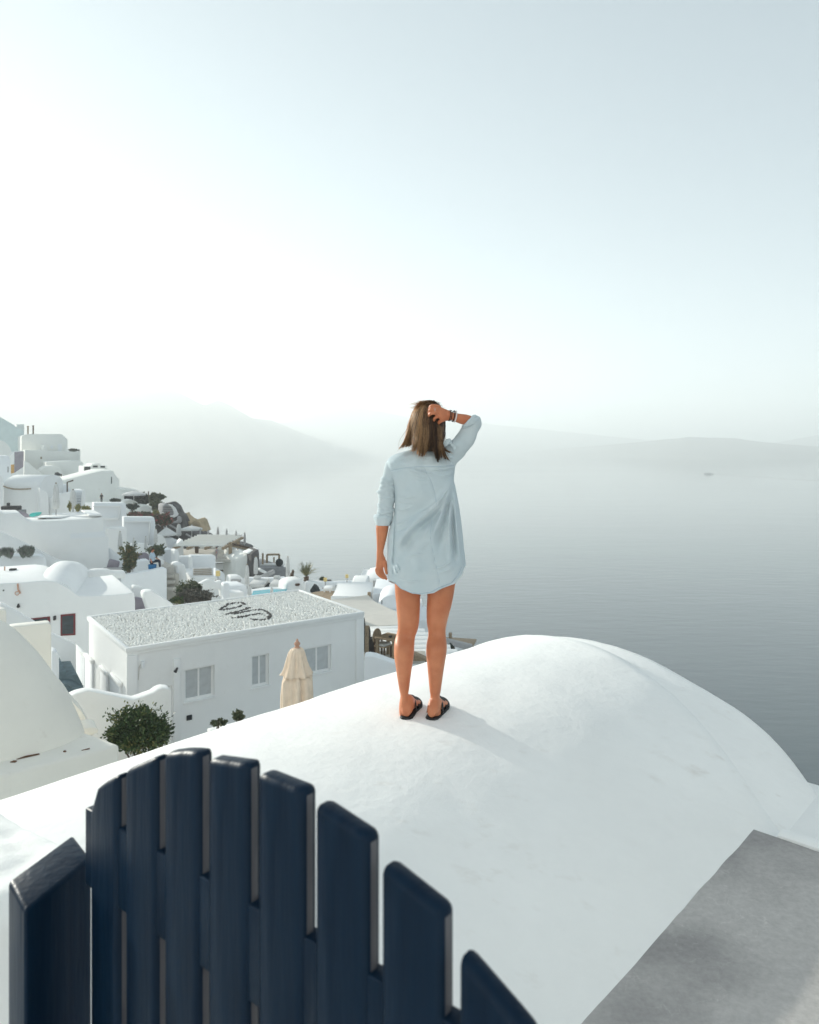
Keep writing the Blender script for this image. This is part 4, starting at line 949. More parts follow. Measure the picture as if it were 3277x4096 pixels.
# sail awning
sail_pts = zD([(600,582),(1118,516),(1180,590),(1300,655),(1510,748),(1720,820),(1690,900),(1520,930),(1300,940),(1080,946),(1060,760)])
cz = {0:29.5, 1:31.5, 2:30.8, 3:29.8, 4:28.5, 5:27.0, 6:25.6, 7:25.2, 8:25.0, 9:25.0, 10:27.0}
bm = bmesh.new(); vv = [bm.verts.new(W(*p, cz[i])) for i, p in enumerate(sail_pts)]
f = bm.faces.new(vv); bmesh.ops.triangulate(bm, faces=[f]); bmesh.ops.subdivide_edges(bm, edges=bm.edges[:], cuts=3, use_grid_fill=True); bmesh.ops.smooth_vert(bm, verts=[v for v in bm.verts if not v.is_boundary], factor=.5)
r_ = bmesh.ops.extrude_face_region(bm, geom=bm.faces[:]); bmesh.ops.translate(bm, vec=(0,0,-.02), verts=[v for v in r_['geom'] if isinstance(v, bmesh.types.BMVert)])
bmesh.ops.recalc_face_normals(bm, faces=bm.faces[:])
sa = bm_obj('sail_awning', bm, M['sail'], None, 60); tag(sa, 'ivory triangular sail awning stretched beside the pebble roof', 'awning')
for (x, y0, y1, Y, lab) in ((1128,478,640,31.5,'wooden pole holding the far corner of the sail awning'), (1098,942,1330,25.0,'bamboo pole under the near edge of the sail awning')):
    q = tube('pole', [W(*zD([(x-4,y1)])[0], Y), W(*zD([(x+2,y0)])[0], Y)], .075 if Y > 30 else .07, M['wood']); tag(q, lab, 'pole', 'awning poles')
# planked deck seen under the awning
dz = W(*zD([(1300,1060)])[0], 30).z
dk_ = empty('plank_deck', W(*zD([(1300,1100)])[0], 30)); tag(dk_, 'white planked roof deck under the ivory sail awning', 'deck')
y0_ = 26.8
for k in range(11):
    Y = y0_ + .62*k
    xl, xr = W(*zD([(1050,1000)])[0], Y).x, W(*zD([(1530,1000)])[0], Y).x + 1.1*(11-k)*.2
    box('plank', ((xl+xr)/2, Y, dz), (xr-xl, .57, .08), M['white'], dk_, None, .01)
bld('deck_wall', zD([(1066,1330),(1068,1110),(1120,1105),(1212,1120),(1218,1340)]), 27.5, .4, M['white'], 'small white wall block behind the two dark pots', 'wall', drop=1)
zf = W(*zD([(1300,1370)])[0], 26.5).z
tf = sheet('cafe_floor', [Wz(*zD([(1050,1420)])[0], zf), Wz(*zD([(1900,1480)])[0], zf), Wz(*zD([(1900,1290)])[0], zf), Wz(*zD([(1050,1290)])[0], zf)], 10, M['paving'], .01); tag(tf, kind='structure')
for k, (x, y, r, h_, lab) in enumerate(((1085,1290,.17,1.2,'tall dark iron lantern by the bamboo pole'), (1152,1318,.22,.55,'squat dark pot beside the white wall block'))):
    bm = bmesh.new(); bm_lathe(bm, [(r*.8,0),(r,.15*h_),(r*1.02,.6*h_),(r*.7,.85*h_),(r*.8,h_)], Wz(*zD([(x,y)])[0], zf), 14); o = bm_obj('lantern' if k == 0 else 'pot', bm, M['iron'], None, 50); tag(o, lab, 'lantern' if k == 0 else 'pot')
# cane chair and table
cb = Wz(*zD([(1320,1375)])[0], zf); YY = cb.y
pxm = YY/F                                          # metres per photo pixel there
ch = empty('cane_chair', cb); tag(ch, 'round backed cane chair with a white cushion beside the wooden table', 'chair')
rot = Matrix.Rotation(radians(-35), 3, 'Z')
def cpt(x, y, z): return cb + rot @ Vector((x, y, z))
bm = bmesh.new(); bm_prism(bm, [cpt(-.25+.0, .24*cos(2*pi*k/16), .72+.27*sin(2*pi*k/16)) for k in range(16)], rot @ Vector((-.05,0,0)), .01); bm_obj('backrest', bm, M['wood'], ch, 40)
box('seat', cpt(0,0,.42), (.48,.46,.05), M['wood'], ch, rot, .01); box('cushion', cpt(0,0,.48), (.44,.42,.08), M['canvas'], ch, rot, .03)
for sx in (-.21,.21):
    for sy in (-.2,.2): box('leg', cpt(sx, sy, .2 if sx > 0 else .3), (.05,.05,.4 if sx > 0 else .6), M['darkwood'], ch, rot)
tbp = Wz(*zD([(1430,1385)])[0], zf)
tb = empty('wooden_table', tbp); tag(tb, 'square wooden cafe table beside the calf', 'table')
def tpt(x, y, z): return tbp + rot @ Vector((x, y, z))
box('tabletop', tpt(0,0,.74), (.9,.8,.05), M['wood'], tb, rot, .01)
for sx in (-.36,.36):
    for sy in (-.32,.32): box('leg', tpt(sx, sy, .36), (.10,.10,.71), M['wood'], tb, rot)
bm = bmesh.new(); bm_lathe(bm, [(.05,0),(.07,.03),(.06,.05)], tpt(.05,-.1,.766), 10); o = bm_obj('ashtray', bm, M['iron'], None, 40); tag(o, 'small dark dish on the wooden cafe table', 'dish')
bld('court_wall', zD([(1055,1780),(1060,1362),(1140,1358),(1220,1372),(1310,1405),(1400,1440),(1500,1470),(1600,1520),(1700,1545),(1700,1780)]), 22.3, .5, M['white_b'], 'shaded white wall with a gently curved top beside the pebble house', 'wall', drop=2)
# between and beyond the knees
bld('terrace_house', [(1620,2690),(1622,2505),(1650,2480),(1700,2480),(1745,2500),(1750,2690)], 34, 3, M['white_b'], 'bluish white terrace house seen between the two knees', 'house', drop=2)
bld('wall_block', [(1655,2560),(1660,2430),(1690,2425),(1700,2560)], 38, 2, M['white'], 'white block seen between the two thighs', 'house', drop=2)
q = bld('plank_bench', [(1640,2640),(1640,2610),(1700,2636),(1740,2662),(1740,2690)], 26, .5, M['wood'], 'bleached plank bench seen between the calves', 'bench')
th = empty('canopy', W(1830, 2590, 42)); tag(th, 'frayed tan shade canopy with a grey underside right of the knee', 'canopy')
c4 = [W(1770,2547,45), W(1906,2556,43.5), W(1893,2581,40.5), W(1768,2551,42)]
bm = bmesh.new(); bm_prism(bm, c4, Vector((0,0,-.12)), .02); bm_obj('cover', bm, M['wood'], th, 40)
bm = bmesh.new(); bm_prism(bm, [W(1766,2553,41.8), W(1892,2583,40.4), W(1888,2600,40.2), W(1766,2592,41.6)], Vector((0,.4,0)), .02); bm_obj('valance', bm, M['canvas_d'], th, 40)
q = tube('pole', [W(1802,2553,42.5), W(1802,2533,42.5), W(1803,2530,42.5)], [.09,.10,.05], M['wood']); tag(q, 'short wooden post top above the frayed tan canopy', 'pole')
bld('low_wall', [(1760,2640),(1762,2592),(1890,2598),(1892,2640)], 40.6, 1, M['white'], 'white wall under the frayed tan canopy', 'wall', drop=2)
# ------------------------------------------------------------ plants
def leaf_mat(name, c0, c1, c2, s=2.2):
    m, t, b = mat_new(name); L = t.links.new
    g = nd(t, 'ShaderNodeNewGeometry'); oi = nd(t, 'ShaderNodeTexCoord'); n = nd(t, 'ShaderNodeTexNoise'); n.inputs['Scale'].default_value = s; n.inputs['Detail'].default_value = 3
    L(oi.outputs['Object'], n.inputs['Vector'])
    ad = nd(t, 'ShaderNodeMath', operation='MULTIPLY_ADD'); ad.inputs[1].default_value = .45; L(g.outputs['Random Per Island'], ad.inputs[0]); L(n.outputs[0], ad.inputs[2])
    cr = nd(t, 'ShaderNodeValToRGB'); L(ad.outputs[0], cr.inputs[0])
    e = cr.color_ramp.elements; e[0].position = .45; e[0].color = (*c0, 1); e[1].position = 1.0; e[1].color = (*c2, 1)
    x = e.new(.78); x.color = (*c1, 1)
    L(cr.outputs[0], b.inputs['Base Color']); b.inputs['Roughness'].default_value = .55; b.inputs['Specular IOR Level'].default_value = .35
    try:
        b.inputs['Transmission Weight'].default_value = 0
    except Exception: pass
    return m
ML = {'green': leaf_mat('dark_green_leaves', (0.029,0.058,0.023), (0.072,0.123,0.043), (0.232,0.217,0.072)),
      'conifer': leaf_mat('conifer_sprays', (0.043,0.072,0.038), (0.102,0.123,0.052), (0.290,0.203,0.080)),
      'olive': leaf_mat('olive_leaves', (0.051,0.080,0.043), (0.109,0.131,0.065), (0.217,0.203,0.116)),
      'dry': leaf_mat('dry_brown_leaves', (0.065,0.072,0.058), (0.123,0.113,0.090), (0.189,0.152,0.123)),
      'lav': leaf_mat('lavender_leaves', (0.131,0.160,0.138), (0.217,0.246,0.203), (0.319,0.246,0.290)),
      'flower': leaf_mat('bougainvillea', (0.058,0.080,0.043), (0.131,0.109,0.065), (0.522,0.102,0.131)),
      'succ': leaf_mat('succulent_leaves', (0.145,0.174,0.072), (0.319,0.304,0.116), (0.609,0.464,0.174)),
      'dark': leaf_mat('very_dark_leaves', (0.026,0.041,0.032), (0.051,0.072,0.052), (0.102,0.116,0.072)),
      'palm': leaf_mat('palm_fronds', (0.072,0.094,0.043), (0.160,0.160,0.072), (0.319,0.261,0.116))}
def leaves(name, c, rad, n, size, mat, parent, shape=None, long=1.8, up=.2, inner=.55, lobes=7, seed=0, shoots=26):
    """leaf-sized faces scattered through a lumpy crown"""
    rnd = random.Random(seed); vs_, fs = [], []
    lb = []
    for k in range(lobes):
        a = rnd.uniform(0, 6.283); h_ = rnd.uniform(-.7, .9); q = sqrt(max(0, 1-h_*h_))
        lb.append((Vector((cos(a)*q, sin(a)*q, h_))*rnd.uniform(.30,.74), rnd.uniform(.24,.50)))
    i = 0; tries = 0
    while i < n and tries < n*20:
        tries += 1
        L0, r0 = rnd.choice(lb)
        v = Vector((rnd.gauss(0,1), rnd.gauss(0,1), rnd.gauss(0,1))).normalized()
        rr = r0*(inner + (1-inner)*rnd.random()**.5)*rnd.uniform(.9,1.15)
        p = L0 + v*rr
        if shape: 
            p = shape(p, rnd)
            if p is None: continue
        pos = Vector(c) + Vector((p.x*rad[0], p.y*rad[1], p.z*rad[2]))
        d = (v + Vector((rnd.gauss(0,.5), rnd.gauss(0,.5), rnd.gauss(0,.5)+up))).normalized()
        s_ = d.cross(Vector((rnd.gauss(0,1), rnd.gauss(0,1), rnd.gauss(0,1)))).normalized()
        l = size*rnd.uniform(.6,1.3); w_ = l/long*.5
        k = len(vs_)
        vs_ += [pos - d*l*.5, pos + s_*w_, pos + d*l*.5, pos - s_*w_]
        fs.append((k, k+1, k+2, k+3)); i += 1
    for k in range(shoots):                      # loose shoots that break the outline
        v = Vector((rnd.gauss(0,1), rnd.gauss(0,1), abs(rnd.gauss(.5,.8)))).normalized(); r0 = rnd.uniform(.55,.8); r1 = rnd.uniform(.95,1.28)
        for q in range(rnd.randint(7,16)):
            f = r0 + (r1-r0)*rnd.random(); p = v*f + Vector((rnd.gauss(0,.05), rnd.gauss(0,.05), rnd.gauss(0,.05)))
            pos = Vector(c) + Vector((p.x*rad[0], p.y*rad[1], p.z*rad[2])); d = (v + Vector((rnd.gauss(0,.6), rnd.gauss(0,.6), rnd.gauss(0,.6)))).normalized()
            s_ = d.cross(Vector((rnd.gauss(0,1), rnd.gauss(0,1), rnd.gauss(0,1)))).normalized(); l = size*rnd.uniform(.5,1.0); w_ = l/long*.5; j = len(vs_)
            vs_ += [pos - d*l*.5, pos + s_*w_, pos + d*l*.5, pos - s_*w_]; fs.append((j, j+1, j+2, j+3))
    return mesh(name, vs_, fs, mat, parent)
def shrub(name, px, py, rx, ry, Y, n, size, mat, label, cat='shrub', stem=True, group=None, shape=None, lobes=9, seed=1, **kw):
    """rx, ry in photo pixels"""
    s = Y/F; c = W(px, py, Y); base = Vector((c.x, c.y, c.z - ry*s - .25))
    e = empty(name, base); tag(e, label, cat, group)
    rad = (rx*s*1.08, rx*s*.95, ry*s*1.08)
    leaves('crown', c, rad, n, size, mat, e, shape, lobes=lobes, seed=seed, **kw)
    if stem:
        rnd = random.Random(seed+50); bm = bmesh.new()
        for k in range(6):
            a = rnd.uniform(0,6.28); q = rnd.uniform(.2,.6)
            tip = c + Vector((cos(a)*rad[0]*q, sin(a)*rad[1]*q, rad[2]*rnd.uniform(-.1,.6)))
            mid = base.lerp(tip, .5) + Vector((rnd.gauss(0,.06), rnd.gauss(0,.06), 0))*rad[0]
            t_ = max(.012, rad[0]*.035)
            bm_tube(bm, [base + Vector((rnd.gauss(0,t_), rnd.gauss(0,t_), 0)), mid, tip], [t_, t_*.7, t_*.3], 5)
        bm_obj('trunk', bm, M['darkwood'], e, 60)
    return e
p1 = lambda f, x, y: f([(x, y)])[0]
# round green bush in the courtyard
x, y = p1(zF, 1068, 1630)
shrub('green_bush', x, y, 116, 98, 13.6, 14000, .075, ML['green'], 'large round green bush in the courtyard between cream ledge and pebble house', 'bush', lobes=38, seed=4, inner=.3, shoots=110)
x, y = p1(zG, 800, 757); shrub('low_plant', x, y, 27, 12, 14.2, 150, .09, ML['olive'], 'small sprawling plant against the foot of the pebble house, left of two', 'plant', seed=8, lobes=6)
x, y = p1(zG, 898, 727); shrub('low_plant', x, y, 21, 23, 14.2, 170, .09, ML['olive'], 'small upright plant against the foot of the pebble house, right of two', 'plant', seed=9, lobes=7)
b_ = bld('planter', zG([(752,860),(754,800),(785,792),(900,768),(940,760),(1000,752),(1000,860)]), 15.2, .22, M['white'], 'low white planter at the foot of the pebble house', 'planter', bevel=.03, drop=1)
# conical conifer
def cone(p, rnd):
    f = (p.z+1.05)/2.1
    w_ = 1.05 - .80*max(0, f)**1.3 + .10*sin(f*19+p.x*4)
    return Vector((p.x*w_, p.y*w_, p.z*1.0 + .0))
x, y = p1(zB, 452, 1290); shrub('conifer', x, y, 37, 66, 45.2, 4200, .20, ML['conifer'], 'bushy conical conifer with rusty tips left of the man in blue', 'tree', shape=cone, lobes=26, seed=12, inner=.2, up=.7)
x, y = p1(zB, 862, 1175); shrub('green_shrub', x, y, 36, 28, 50.8, 2200, .2, ML['olive'], 'spreading green shrub right behind the man in blue', 'shrub', lobes=14, seed=13)
# brown bush behind the pebble roof
x, y = p1(zC, 185, 965); shrub('brown_bush', x, y, 50, 35, 37.5, 3600, .13, ML['olive'], 'dark twiggy bush top behind the pebble roof', 'bush', lobes=18, seed=21)
x, y = p1(zC, 250, 1065); shrub('brown_bush', x, y, 78, 30, 36.5, 3800, .13, ML['dry'], 'low brownish bush along the back edge of the pebble roof', 'bush', lobes=20, seed=22)
x, y = p1(zC, 25, 1110); shrub('green_shrub', x, y, 26, 16, 35.5, 900, .13, ML['green'], 'small green shrub at the left end of the brownish bush', 'shrub', seed=23)
# lavender on the ledge
def tuft(p, rnd): return Vector((max(-1,min(1,p.x*1.35)), p.y, max(-1,min(1,p.z*1.3))))
x, y = p1(zE, 75, 555); shrub('lavender', x, y, 27, 14, 45.0, 700, .36, ML['lav'], 'spiky lavender clump on the planter ledge, left of two', 'shrub', shape=tuft, up=2.5, long=6, seed=31, stem=False)
x, y = p1(zE, 350, 545); shrub('lavender', x, y, 27, 18, 45.0, 1000, .36, ML['lav'], 'dense lavender clump on the planter ledge, right of two', 'shrub', shape=tuft, up=2.5, long=6, seed=32, stem=False)
# terrace plants
for k, (x, y, rx, ry, lab) in enumerate(((960,1408,6,18,'thin yellow green plant left of the striped folded parasol'), (1078,1430,9,13,'yellow green plant just right of the striped folded parasol'), (1175,1440,19,12,'row of yellow green succulents by the bluish steps'))):
    x, y = p1(zA, x, y); shrub('succulent', x, y, rx, ry, 55.5, 420, .22, ML['succ'], lab, 'plant', up=1.4, long=2.6, seed=40+k, stem=False)
x, y = p1(zA, 1588, 1325); shrub('dark_bush', x, y, 19, 8, 82, 900, .3, ML['dark'], 'low dark bush before the large blank gabled house', 'bush', seed=44)
x, y = p1(zA, 1010, 625); shrub('dark_bush', x, y, 17, 4.5, 115, 400, .4, ML['dark'], 'flat dark bush on the skyline terrace wall', 'bush', seed=45, stem=False)
# slope below the parasol terrace
for k, (x, y, rx, ry, Y, mt, n, nm, lab) in enumerate((
    (650,385,30,24,84,'dark',1500,'dark_bush','dark rounded bush beside the open parasol on the upper terrace'),
    (880,360,28,20,80,'olive',1500,'green_shrub','grey green shrub crowning the slope edge'),
    (865,480,24,24,79,'olive',1400,'green_shrub','green shrub hanging below the slope edge shrub'),
    (500,490,24,12,78,'dark',600,'dark_bush','small dark bush under the white oven dome'),
    (620,615,58,10,72,'flower',1500,'flower_hedge','low hedge with red flowers above the lower framed recess'),
    (960,690,40,24,70,'flower',2000,'bougainvillea','red flowering bush on the dark slope'),
    (860,590,10,10,71,'succ',300,'dry_shrub','small rusty shrub left of the red flowering bush'))):
    x, y = p1(zB, x, y); shrub(nm, x, y, rx, ry, Y, n, .34, ML[mt], lab, 'bush', seed=50+k, lobes=10)
# palm
def palm(c, h_, n, ln, label):
    e = empty('palm', c); tag(e, label, 'palm'); rnd = random.Random(77)
    tube('trunk', [c, c+Vector((.03,0,h_*.5)), c+Vector((0,0,h_))], [.16,.13,.16], M['darkwood'], e, 8)
    top = c + Vector((0,0,h_))
    for i in range(n):
        a = 6.283*i/n*2.4 + rnd.uniform(-.2,.2); el = rnd.uniform(.55,1.35)
        d = Vector((cos(a)*cos(el), sin(a)*cos(el), sin(el))); vs_, fs = [], []
        pts = []
        for k in range(9):
            f = k/8; pts.append(top + d*ln*f*rnd.uniform(.97,1.03) + Vector((0,0,-.42*ln*f*f*cos(el))))
        side = d.cross(Vector((0,0,1))).normalized()
        for k in range(1, 9):
            for s in (-1, 1):
                p = pts[k]; q = p + side*s*ln*.17*sin(pi*min(1,.15+k/9)) + (pts[k]-pts[k-1])*1.3 + Vector((0,0,.02))
                j = len(vs_); w_ = (pts[k]-pts[k-1])*.32
                vs_ += [p-w_, p+w_, q]; fs.append((j, j+1, j+2))
            j = len(vs_); w_ = side*.012
            vs_ += [pts[k-1]-w_, pts[k-1]+w_, pts[k]+w_, pts[k]-w_]; fs.append((j, j+1, j+2, j+3))
        mesh('frond', vs_, fs, ML['palm'], e)
    return e
palm(W(*p1(zC, 1645, 862), 41.5), .25, 30, .98, 'small fan of palm fronds standing above the lounge wall')
x, y = p1(zC, 1475, 760)
q = tube('dead_branch', [W(*p1(zC,1462,830),46), W(*p1(zC,1472,770),46), W(*p1(zC,1484,735),46), W(*p1(zC,1478,715),46)], [.16,.10,.08,.03], M['darkwood']); tag(q, 'gnarled dead branch rising left of the palm', 'branch')
x, y = p1(zD, 485, 310); shrub('grass_tuft', x, y, 9, 9, 41.6, 160, .25, ML['olive'], 'thin grassy tuft behind the left yellow lamp', 'plant', up=2, long=7, seed=61, stem=False)
x, y = p1(zD, 575, 322); shrub('red_flowers', x, y, 7, 2.2, 41.6, 90, .12, ML['flower'], 'tiny red flowers on the lounge wall right of the left yellow lamp', 'flowers', seed=62, stem=False)
x, y = [1802, 2598]; shrub('dark_bush', x, y, 13, 17, 39.5, 500, .2, ML['dark'], 'dark bush edge right of the knee', 'bush', seed=63)
# ------------------------------------------------------------ rocks and stairs of the dark slope
def lump(name, pts, Y, depth, mat, label, cat, amp=.35, sc=.5):
    fr, bk = front_pts(pts, Y, 0); bm = bmesh.new(); bm_prism(bm, fr, bk*depth, .25, 2)
    bmesh.ops.triangulate(bm, faces=bm.faces[:]); bmesh.ops.subdivide_edges(bm, edges=[e for e in bm.edges if e.calc_length() > .8], cuts=2)
    for v in bm.verts: v.co += v.co.normalized()*-amp*fbm(v.co, sc, 4)
    o = bm_obj(name, bm, mat, None, 40); return tag(o, label, cat)
lump('dark_cliff', zB([(850,1040),(855,720),(880,560),(960,440),(1040,430),(1120,500),(1170,610),(1210,640),(1260,740),(1280,860),(1400,860),(1640,960),(1650,1040)]), 76, 3, M['rock'], 'dark volcanic slope under the parasol terrace', 'rock')
lump('tan_rock', zB([(1255,760),(1215,612),(1245,605),(1270,650),(1330,700),(1400,735),(1440,700),(1490,690),(1530,720),(1555,790),(1575,840),(1590,885),(1560,900),(1290,880)]), 78, 3, M['tan_rock'], 'tan sandstone outcrop at the edge of the dark slope', 'rock', .2, .8)
h = bld('slope_steps', zB([(960,640),(965,470),(1000,445),(1060,450),(1110,500),(1140,640)]), 74.5, 2, M['grey'], 'dark grey steps climbing the slope edge', 'stairs', bevel=.03)
for k in range(5): detail('step', h, zB(R4(970,1110+6*k,470+k*36,480+k*36)), 74.5, M['canvas_d'], proud=.25, thick=.3)
bld('slope_wall', zB([(1060,445),(1110,455),(1165,505),(1210,600),(1200,625),(1150,650),(1085,660),(1080,640),(1140,620),(1150,590),(1125,510)]), 73.8, .5, M['white'], 'white wall curving up beside the dark grey steps', 'wall', bevel=.08)
bld('slope_wall', zB([(1100,745),(1100,722),(1180,712),(1205,700),(1210,640),(1250,640),(1262,715),(1240,735)]), 73, .6, M['canvas_d'], 'grey wall stub at the corner of the dark slope', 'wall')
for k, (a, b_, lab) in enumerate((((870,735),(1000,815),'pale rail slanting down the dark slope, upper'), ((1040,745),(1180,830),'pale rail slanting down the dark slope, lower'), ((1320,905),(1400,950),'pale rail stub beside the open parasol pole'))):
    o = tube('handrail', [W(*p, 72.0) for p in zB([a, ((a[0]+b_[0])/2,(a[1]+b_[1])/2+2), b_])], .09, M['canvas_d']); tag(o, lab, 'rail')
# upper parasol terrace
bld('terrace_house', zB([(295,470),(300,225),(340,205),(420,210),(590,235),(600,250),(400,262),(372,300),(370,470)]), 86, 4, M['oldwhite'], 'pale terrace house corner beside the open parasol', 'house', drop=2)
bld('shade_opening', zB(R4(372,600,285,395)), 87, 1, M['dark'], 'dark slab for the shaded opening of the terrace house behind the open parasol', 'opening')  # dark slab standing in for the shaded interior
bld('oven_dome', zB([(330,480),(360,420),(400,390),(470,380),(530,390),(580,420),(610,470),(640,540),(600,550),(560,480)]), 83, 2, M['oldwhite'], 'pale rounded oven dome below the open parasol', 'dome', bevel=.2, drop=1)
bld('terrace_block', zB([(470,640),(480,580),(600,560),(610,470),(660,455),(760,470),(800,500),(805,640)]), 81, 2, M['oldwhite'], 'rounded white terrace block amid the shrubs', 'house', bevel=.2, drop=1)
bld('parapet', zA([(1170,1420),(1175,1352),(1700,1350),(1705,1420)]), 72.5, .5, M['white'], 'long thin parapet on top of the upper framed recess house', 'parapet')
bld('terrace_wall', zB([(880,1100),(885,920),(960,928),(1010,990),(1080,1065),(1090,1100)]), 62, .5, M['white'], 'white gable shaped wall under the open parasol', 'wall', drop=1)
bld('terrace_block', zB([(985,1140),(990,960),(1130,965),(1140,1010),(1210,1000),(1215,1140)]), 64, 3, M['white_b'], 'bluish terrace block below the pair of parasols', 'house', drop=2)
# ------------------------------------------------------------ parasols
def folded_proto(name, canvas):
    e = empty(name, (0,0,0))
    bm = bmesh.new(); bm_lathe(bm, [(.09,.52),(.15,.60),(.165,1.0),(.15,1.6),(.12,2.15),(.085,2.42),(.05,2.5)], (0,0,0), 48, .16, 8)
    bmesh.ops.recalc_face_normals(bm, faces=bm.faces[:]); bm_obj('canopy', bm, canvas, e, 60)
    tube('pole', [(0,0,0),(0,0,1.0),(0,0,2.56)], .03, M['canvas_d'], e, 8)
    bm = bmesh.new(); bm_lathe(bm, [(.02,2.5),(.05,2.53),(.055,2.57),(.02,2.62)], (0,0,0), 10); bm_obj('finial', bm, M['wood'], e, 60)
    tube('tie', [(.172*cos(2*pi*k/14), .172*sin(2*pi*k/14), 1.15) for k in range(15)], .012, M['canvas_d'], e, 5)
    return e
fp = folded_proto('folded_parasol', M['canvas']); used = False
gp = folded_proto('folded_parasol', M['canvas_d']); gused = False
def place(proto, first, px, y0, y1, Y, label, wide=1.0):
    p0, p1_ = W(px, y1, Y), W(px, y0, Y); h_ = (p1_.z-p0.z); s = h_/2.62
    sc = (s*wide*1.7, s*wide*1.7, s)
    if first: proto.location = p0; proto.scale = sc; o = proto
    else: o = dup(proto, p0, random.uniform(0,3), sc)
    tag(o, label, 'parasol', 'folded parasols on the terraces'); return o
lst = [(zA,775,1068,1525,54,'tall folded parasol rising from the big terrace beside the annexe',.8),(zA,1010,1160,1475,57.5,'striped folded parasol beside the bluish steps',1.25),
 (zB,310,860,1235,51.5,'slim folded parasol left of the conical conifer',.75),(zB,520,962,1200,55.5,'folded parasol peeping out behind the conical conifer',.8),(zB,705,938,1200,54,'folded parasol left of the green shrub behind the man',.8),
 (zB,855,818,1090,58,'folded parasol right above the green shrub',.9),(zB,1210,742,985,66,'conical folded parasol right of the open white parasol',1.35),(zB,1540,815,960,68,'folded parasol in front of the right open parasol',.9),
 (zC,420,213,330,62,'first folded parasol of the skyline row above the pergola',.9),(zC,540,178,335,61.5,'tallest folded parasol of the skyline row above the pergola',.85),(zC,650,200,330,61,'third folded parasol of the skyline row above the pergola',.85),
 (zC,768,223,330,60.5,'fourth folded parasol of the skyline row above the pergola',.85),(zC,876,247,430,58,'rightmost folded parasol of the skyline row, standing lower on the walkway',.7),
 (zC,1016,546,832,50,'white folded parasol against the charcoal wall',.85),(zC,905,645,960,42.5,'folded parasol left of the pool daybeds',.8),(zC,938,915,1075,37.5,'short folded parasol top at the left end of the pool',1.3),
 (zC,1215,938,1042,37.5,'short folded parasol top in the middle of the pool edge',1.5),(zC,1418,546,900,46.5,'tall folded parasol at the right end of the grey terrace',.6)]
gray = ('skyline',)
for f_, x, y0, y1, Y, lab, wd in lst:
    (px, a), (_, b_) = p1(f_, x, y0), p1(f_, x, y1)
    if 'skyline' in lab or 'right open' in lab:
        place(gp, not gused, px, a, b_, Y, lab, wd); gused = True
    else:
        place(fp, not used, px, a, b_, Y, lab, wd); used = True
def open_parasol(f_, xc, yt, x0, x1, ye, yb, Y, label):
    (pc, t_) = p1(f_, xc, yt); top = W(pc, t_, Y); a = W(*p1(f_, x0, ye), Y); b_ = W(*p1(f_, x1, ye), Y); foot = W(*p1(f_, xc, yb), Y)
    r = (b_.x-a.x)/2; cx = (a.x+b_.x)/2; e = empty('open_parasol', Vector((top.x, Y, foot.z))); tag(e, label, 'parasol', 'open parasols on the terraces')
    bm = bmesh.new(); ap = bm.verts.new((top.x, Y, top.z)); n = 8; rim = []; rim2 = []
    for k in range(n*2):
        an = 2*pi*k/(n*2); q = 1.0 if k % 2 == 0 else .95; sag = 0 if k % 2 == 0 else .04*r
        rim.append(bm.verts.new((cx + r*q*cos(an), Y + r*q*sin(an), a.z - sag*0 + (.03*r if k % 2 else 0))))
        rim2.append(bm.verts.new((cx + r*q*cos(an), Y + r*q*sin(an), a.z - .12*r)))
    for k in range(n*2):
        bm.faces.new((ap, rim[k], rim[(k+1) % (n*2)])); bm.faces.new((rim[k], rim2[k], rim2[(k+1) % (n*2)], rim[(k+1) % (n*2)]))
    bm_obj('canopy', bm, M['canvas'], e, 20)
    tube('pole', [foot, Vector((top.x, Y, top.z+.1))], .045, M['canvas'], e, 8)
    for k in range(n):
        an = 2*pi*k/n; tube('rib', [Vector((top.x, Y, top.z-.08)), Vector((cx + r*.97*cos(an), Y + r*.97*sin(an), a.z-.03))], .02, M['wood'], e, 4)
open_parasol(zB, 1020, 797, 882, 1178, 905, 985, 64.5, 'open white parasol above the gable shaped white wall')
open_parasol(zB, 1410, 774, 1240, 1575, 822, 960, 69.5, 'wide open parasol by the tan sandstone outcrop')
open_parasol(zB, 520, 240, 350, 700, 290, 395, 82.0, 'open white parasol on the upper terrace beside the dark bush')
# beige parasol close to the vault
c = W(*p1(zG, 1200, 372), 12.6); s = 12.6/F*1.0
bp_ = empty('beige_parasol', Vector((c.x, c.y, -8.4))); tag(bp_, 'folded beige parasol with a carved finial in front of the pebble house', 'parasol')
k_ = 12.6/F/1.2778
def bcloth(name, prof, nf, fold, ph, mat, seg=96, sq=1.0):
    bm = bmesh.new(); rings = []
    for j, (r, z) in enumerate(prof):
        ring = []
        for i in range(seg):
            a = 2*pi*i/seg; fl = fold*min(1, j/2.5)
            rr = r*(1 + fl*(.6*cos(nf*a+ph+.6*j*.2+1.1*sin(a*2+ph)) + .4*cos((nf*2+1)*a + ph*2) + .9*noise.noise(Vector((cos(a)*2.2+ph, sin(a)*2.2, j*.35)))))
            ring.append(bm.verts.new((c.x + rr*cos(a), c.y + rr*sin(a)*sq, c.z + z)))
        rings.append(ring)
    for a_, b2 in zip(rings, rings[1:]):
        for i in range(seg): bm.faces.new((a_[i], a_[(i+1) % seg], b2[(i+1) % seg], b2[i]))
    o = bm_obj(name, bm, mat, bp_, 180); md = o.modifiers.new('thick', 'SOLIDIFY'); md.thickness = .006; return o
bcloth('top_tier', [(16*k_,0),(30*k_,-8*k_),(37*k_,-22*k_),(46*k_,-60*k_),(58*k_,-100*k_),(70*k_,-128*k_),(74*k_,-138*k_)], 7, .17, .8, M['beige'])
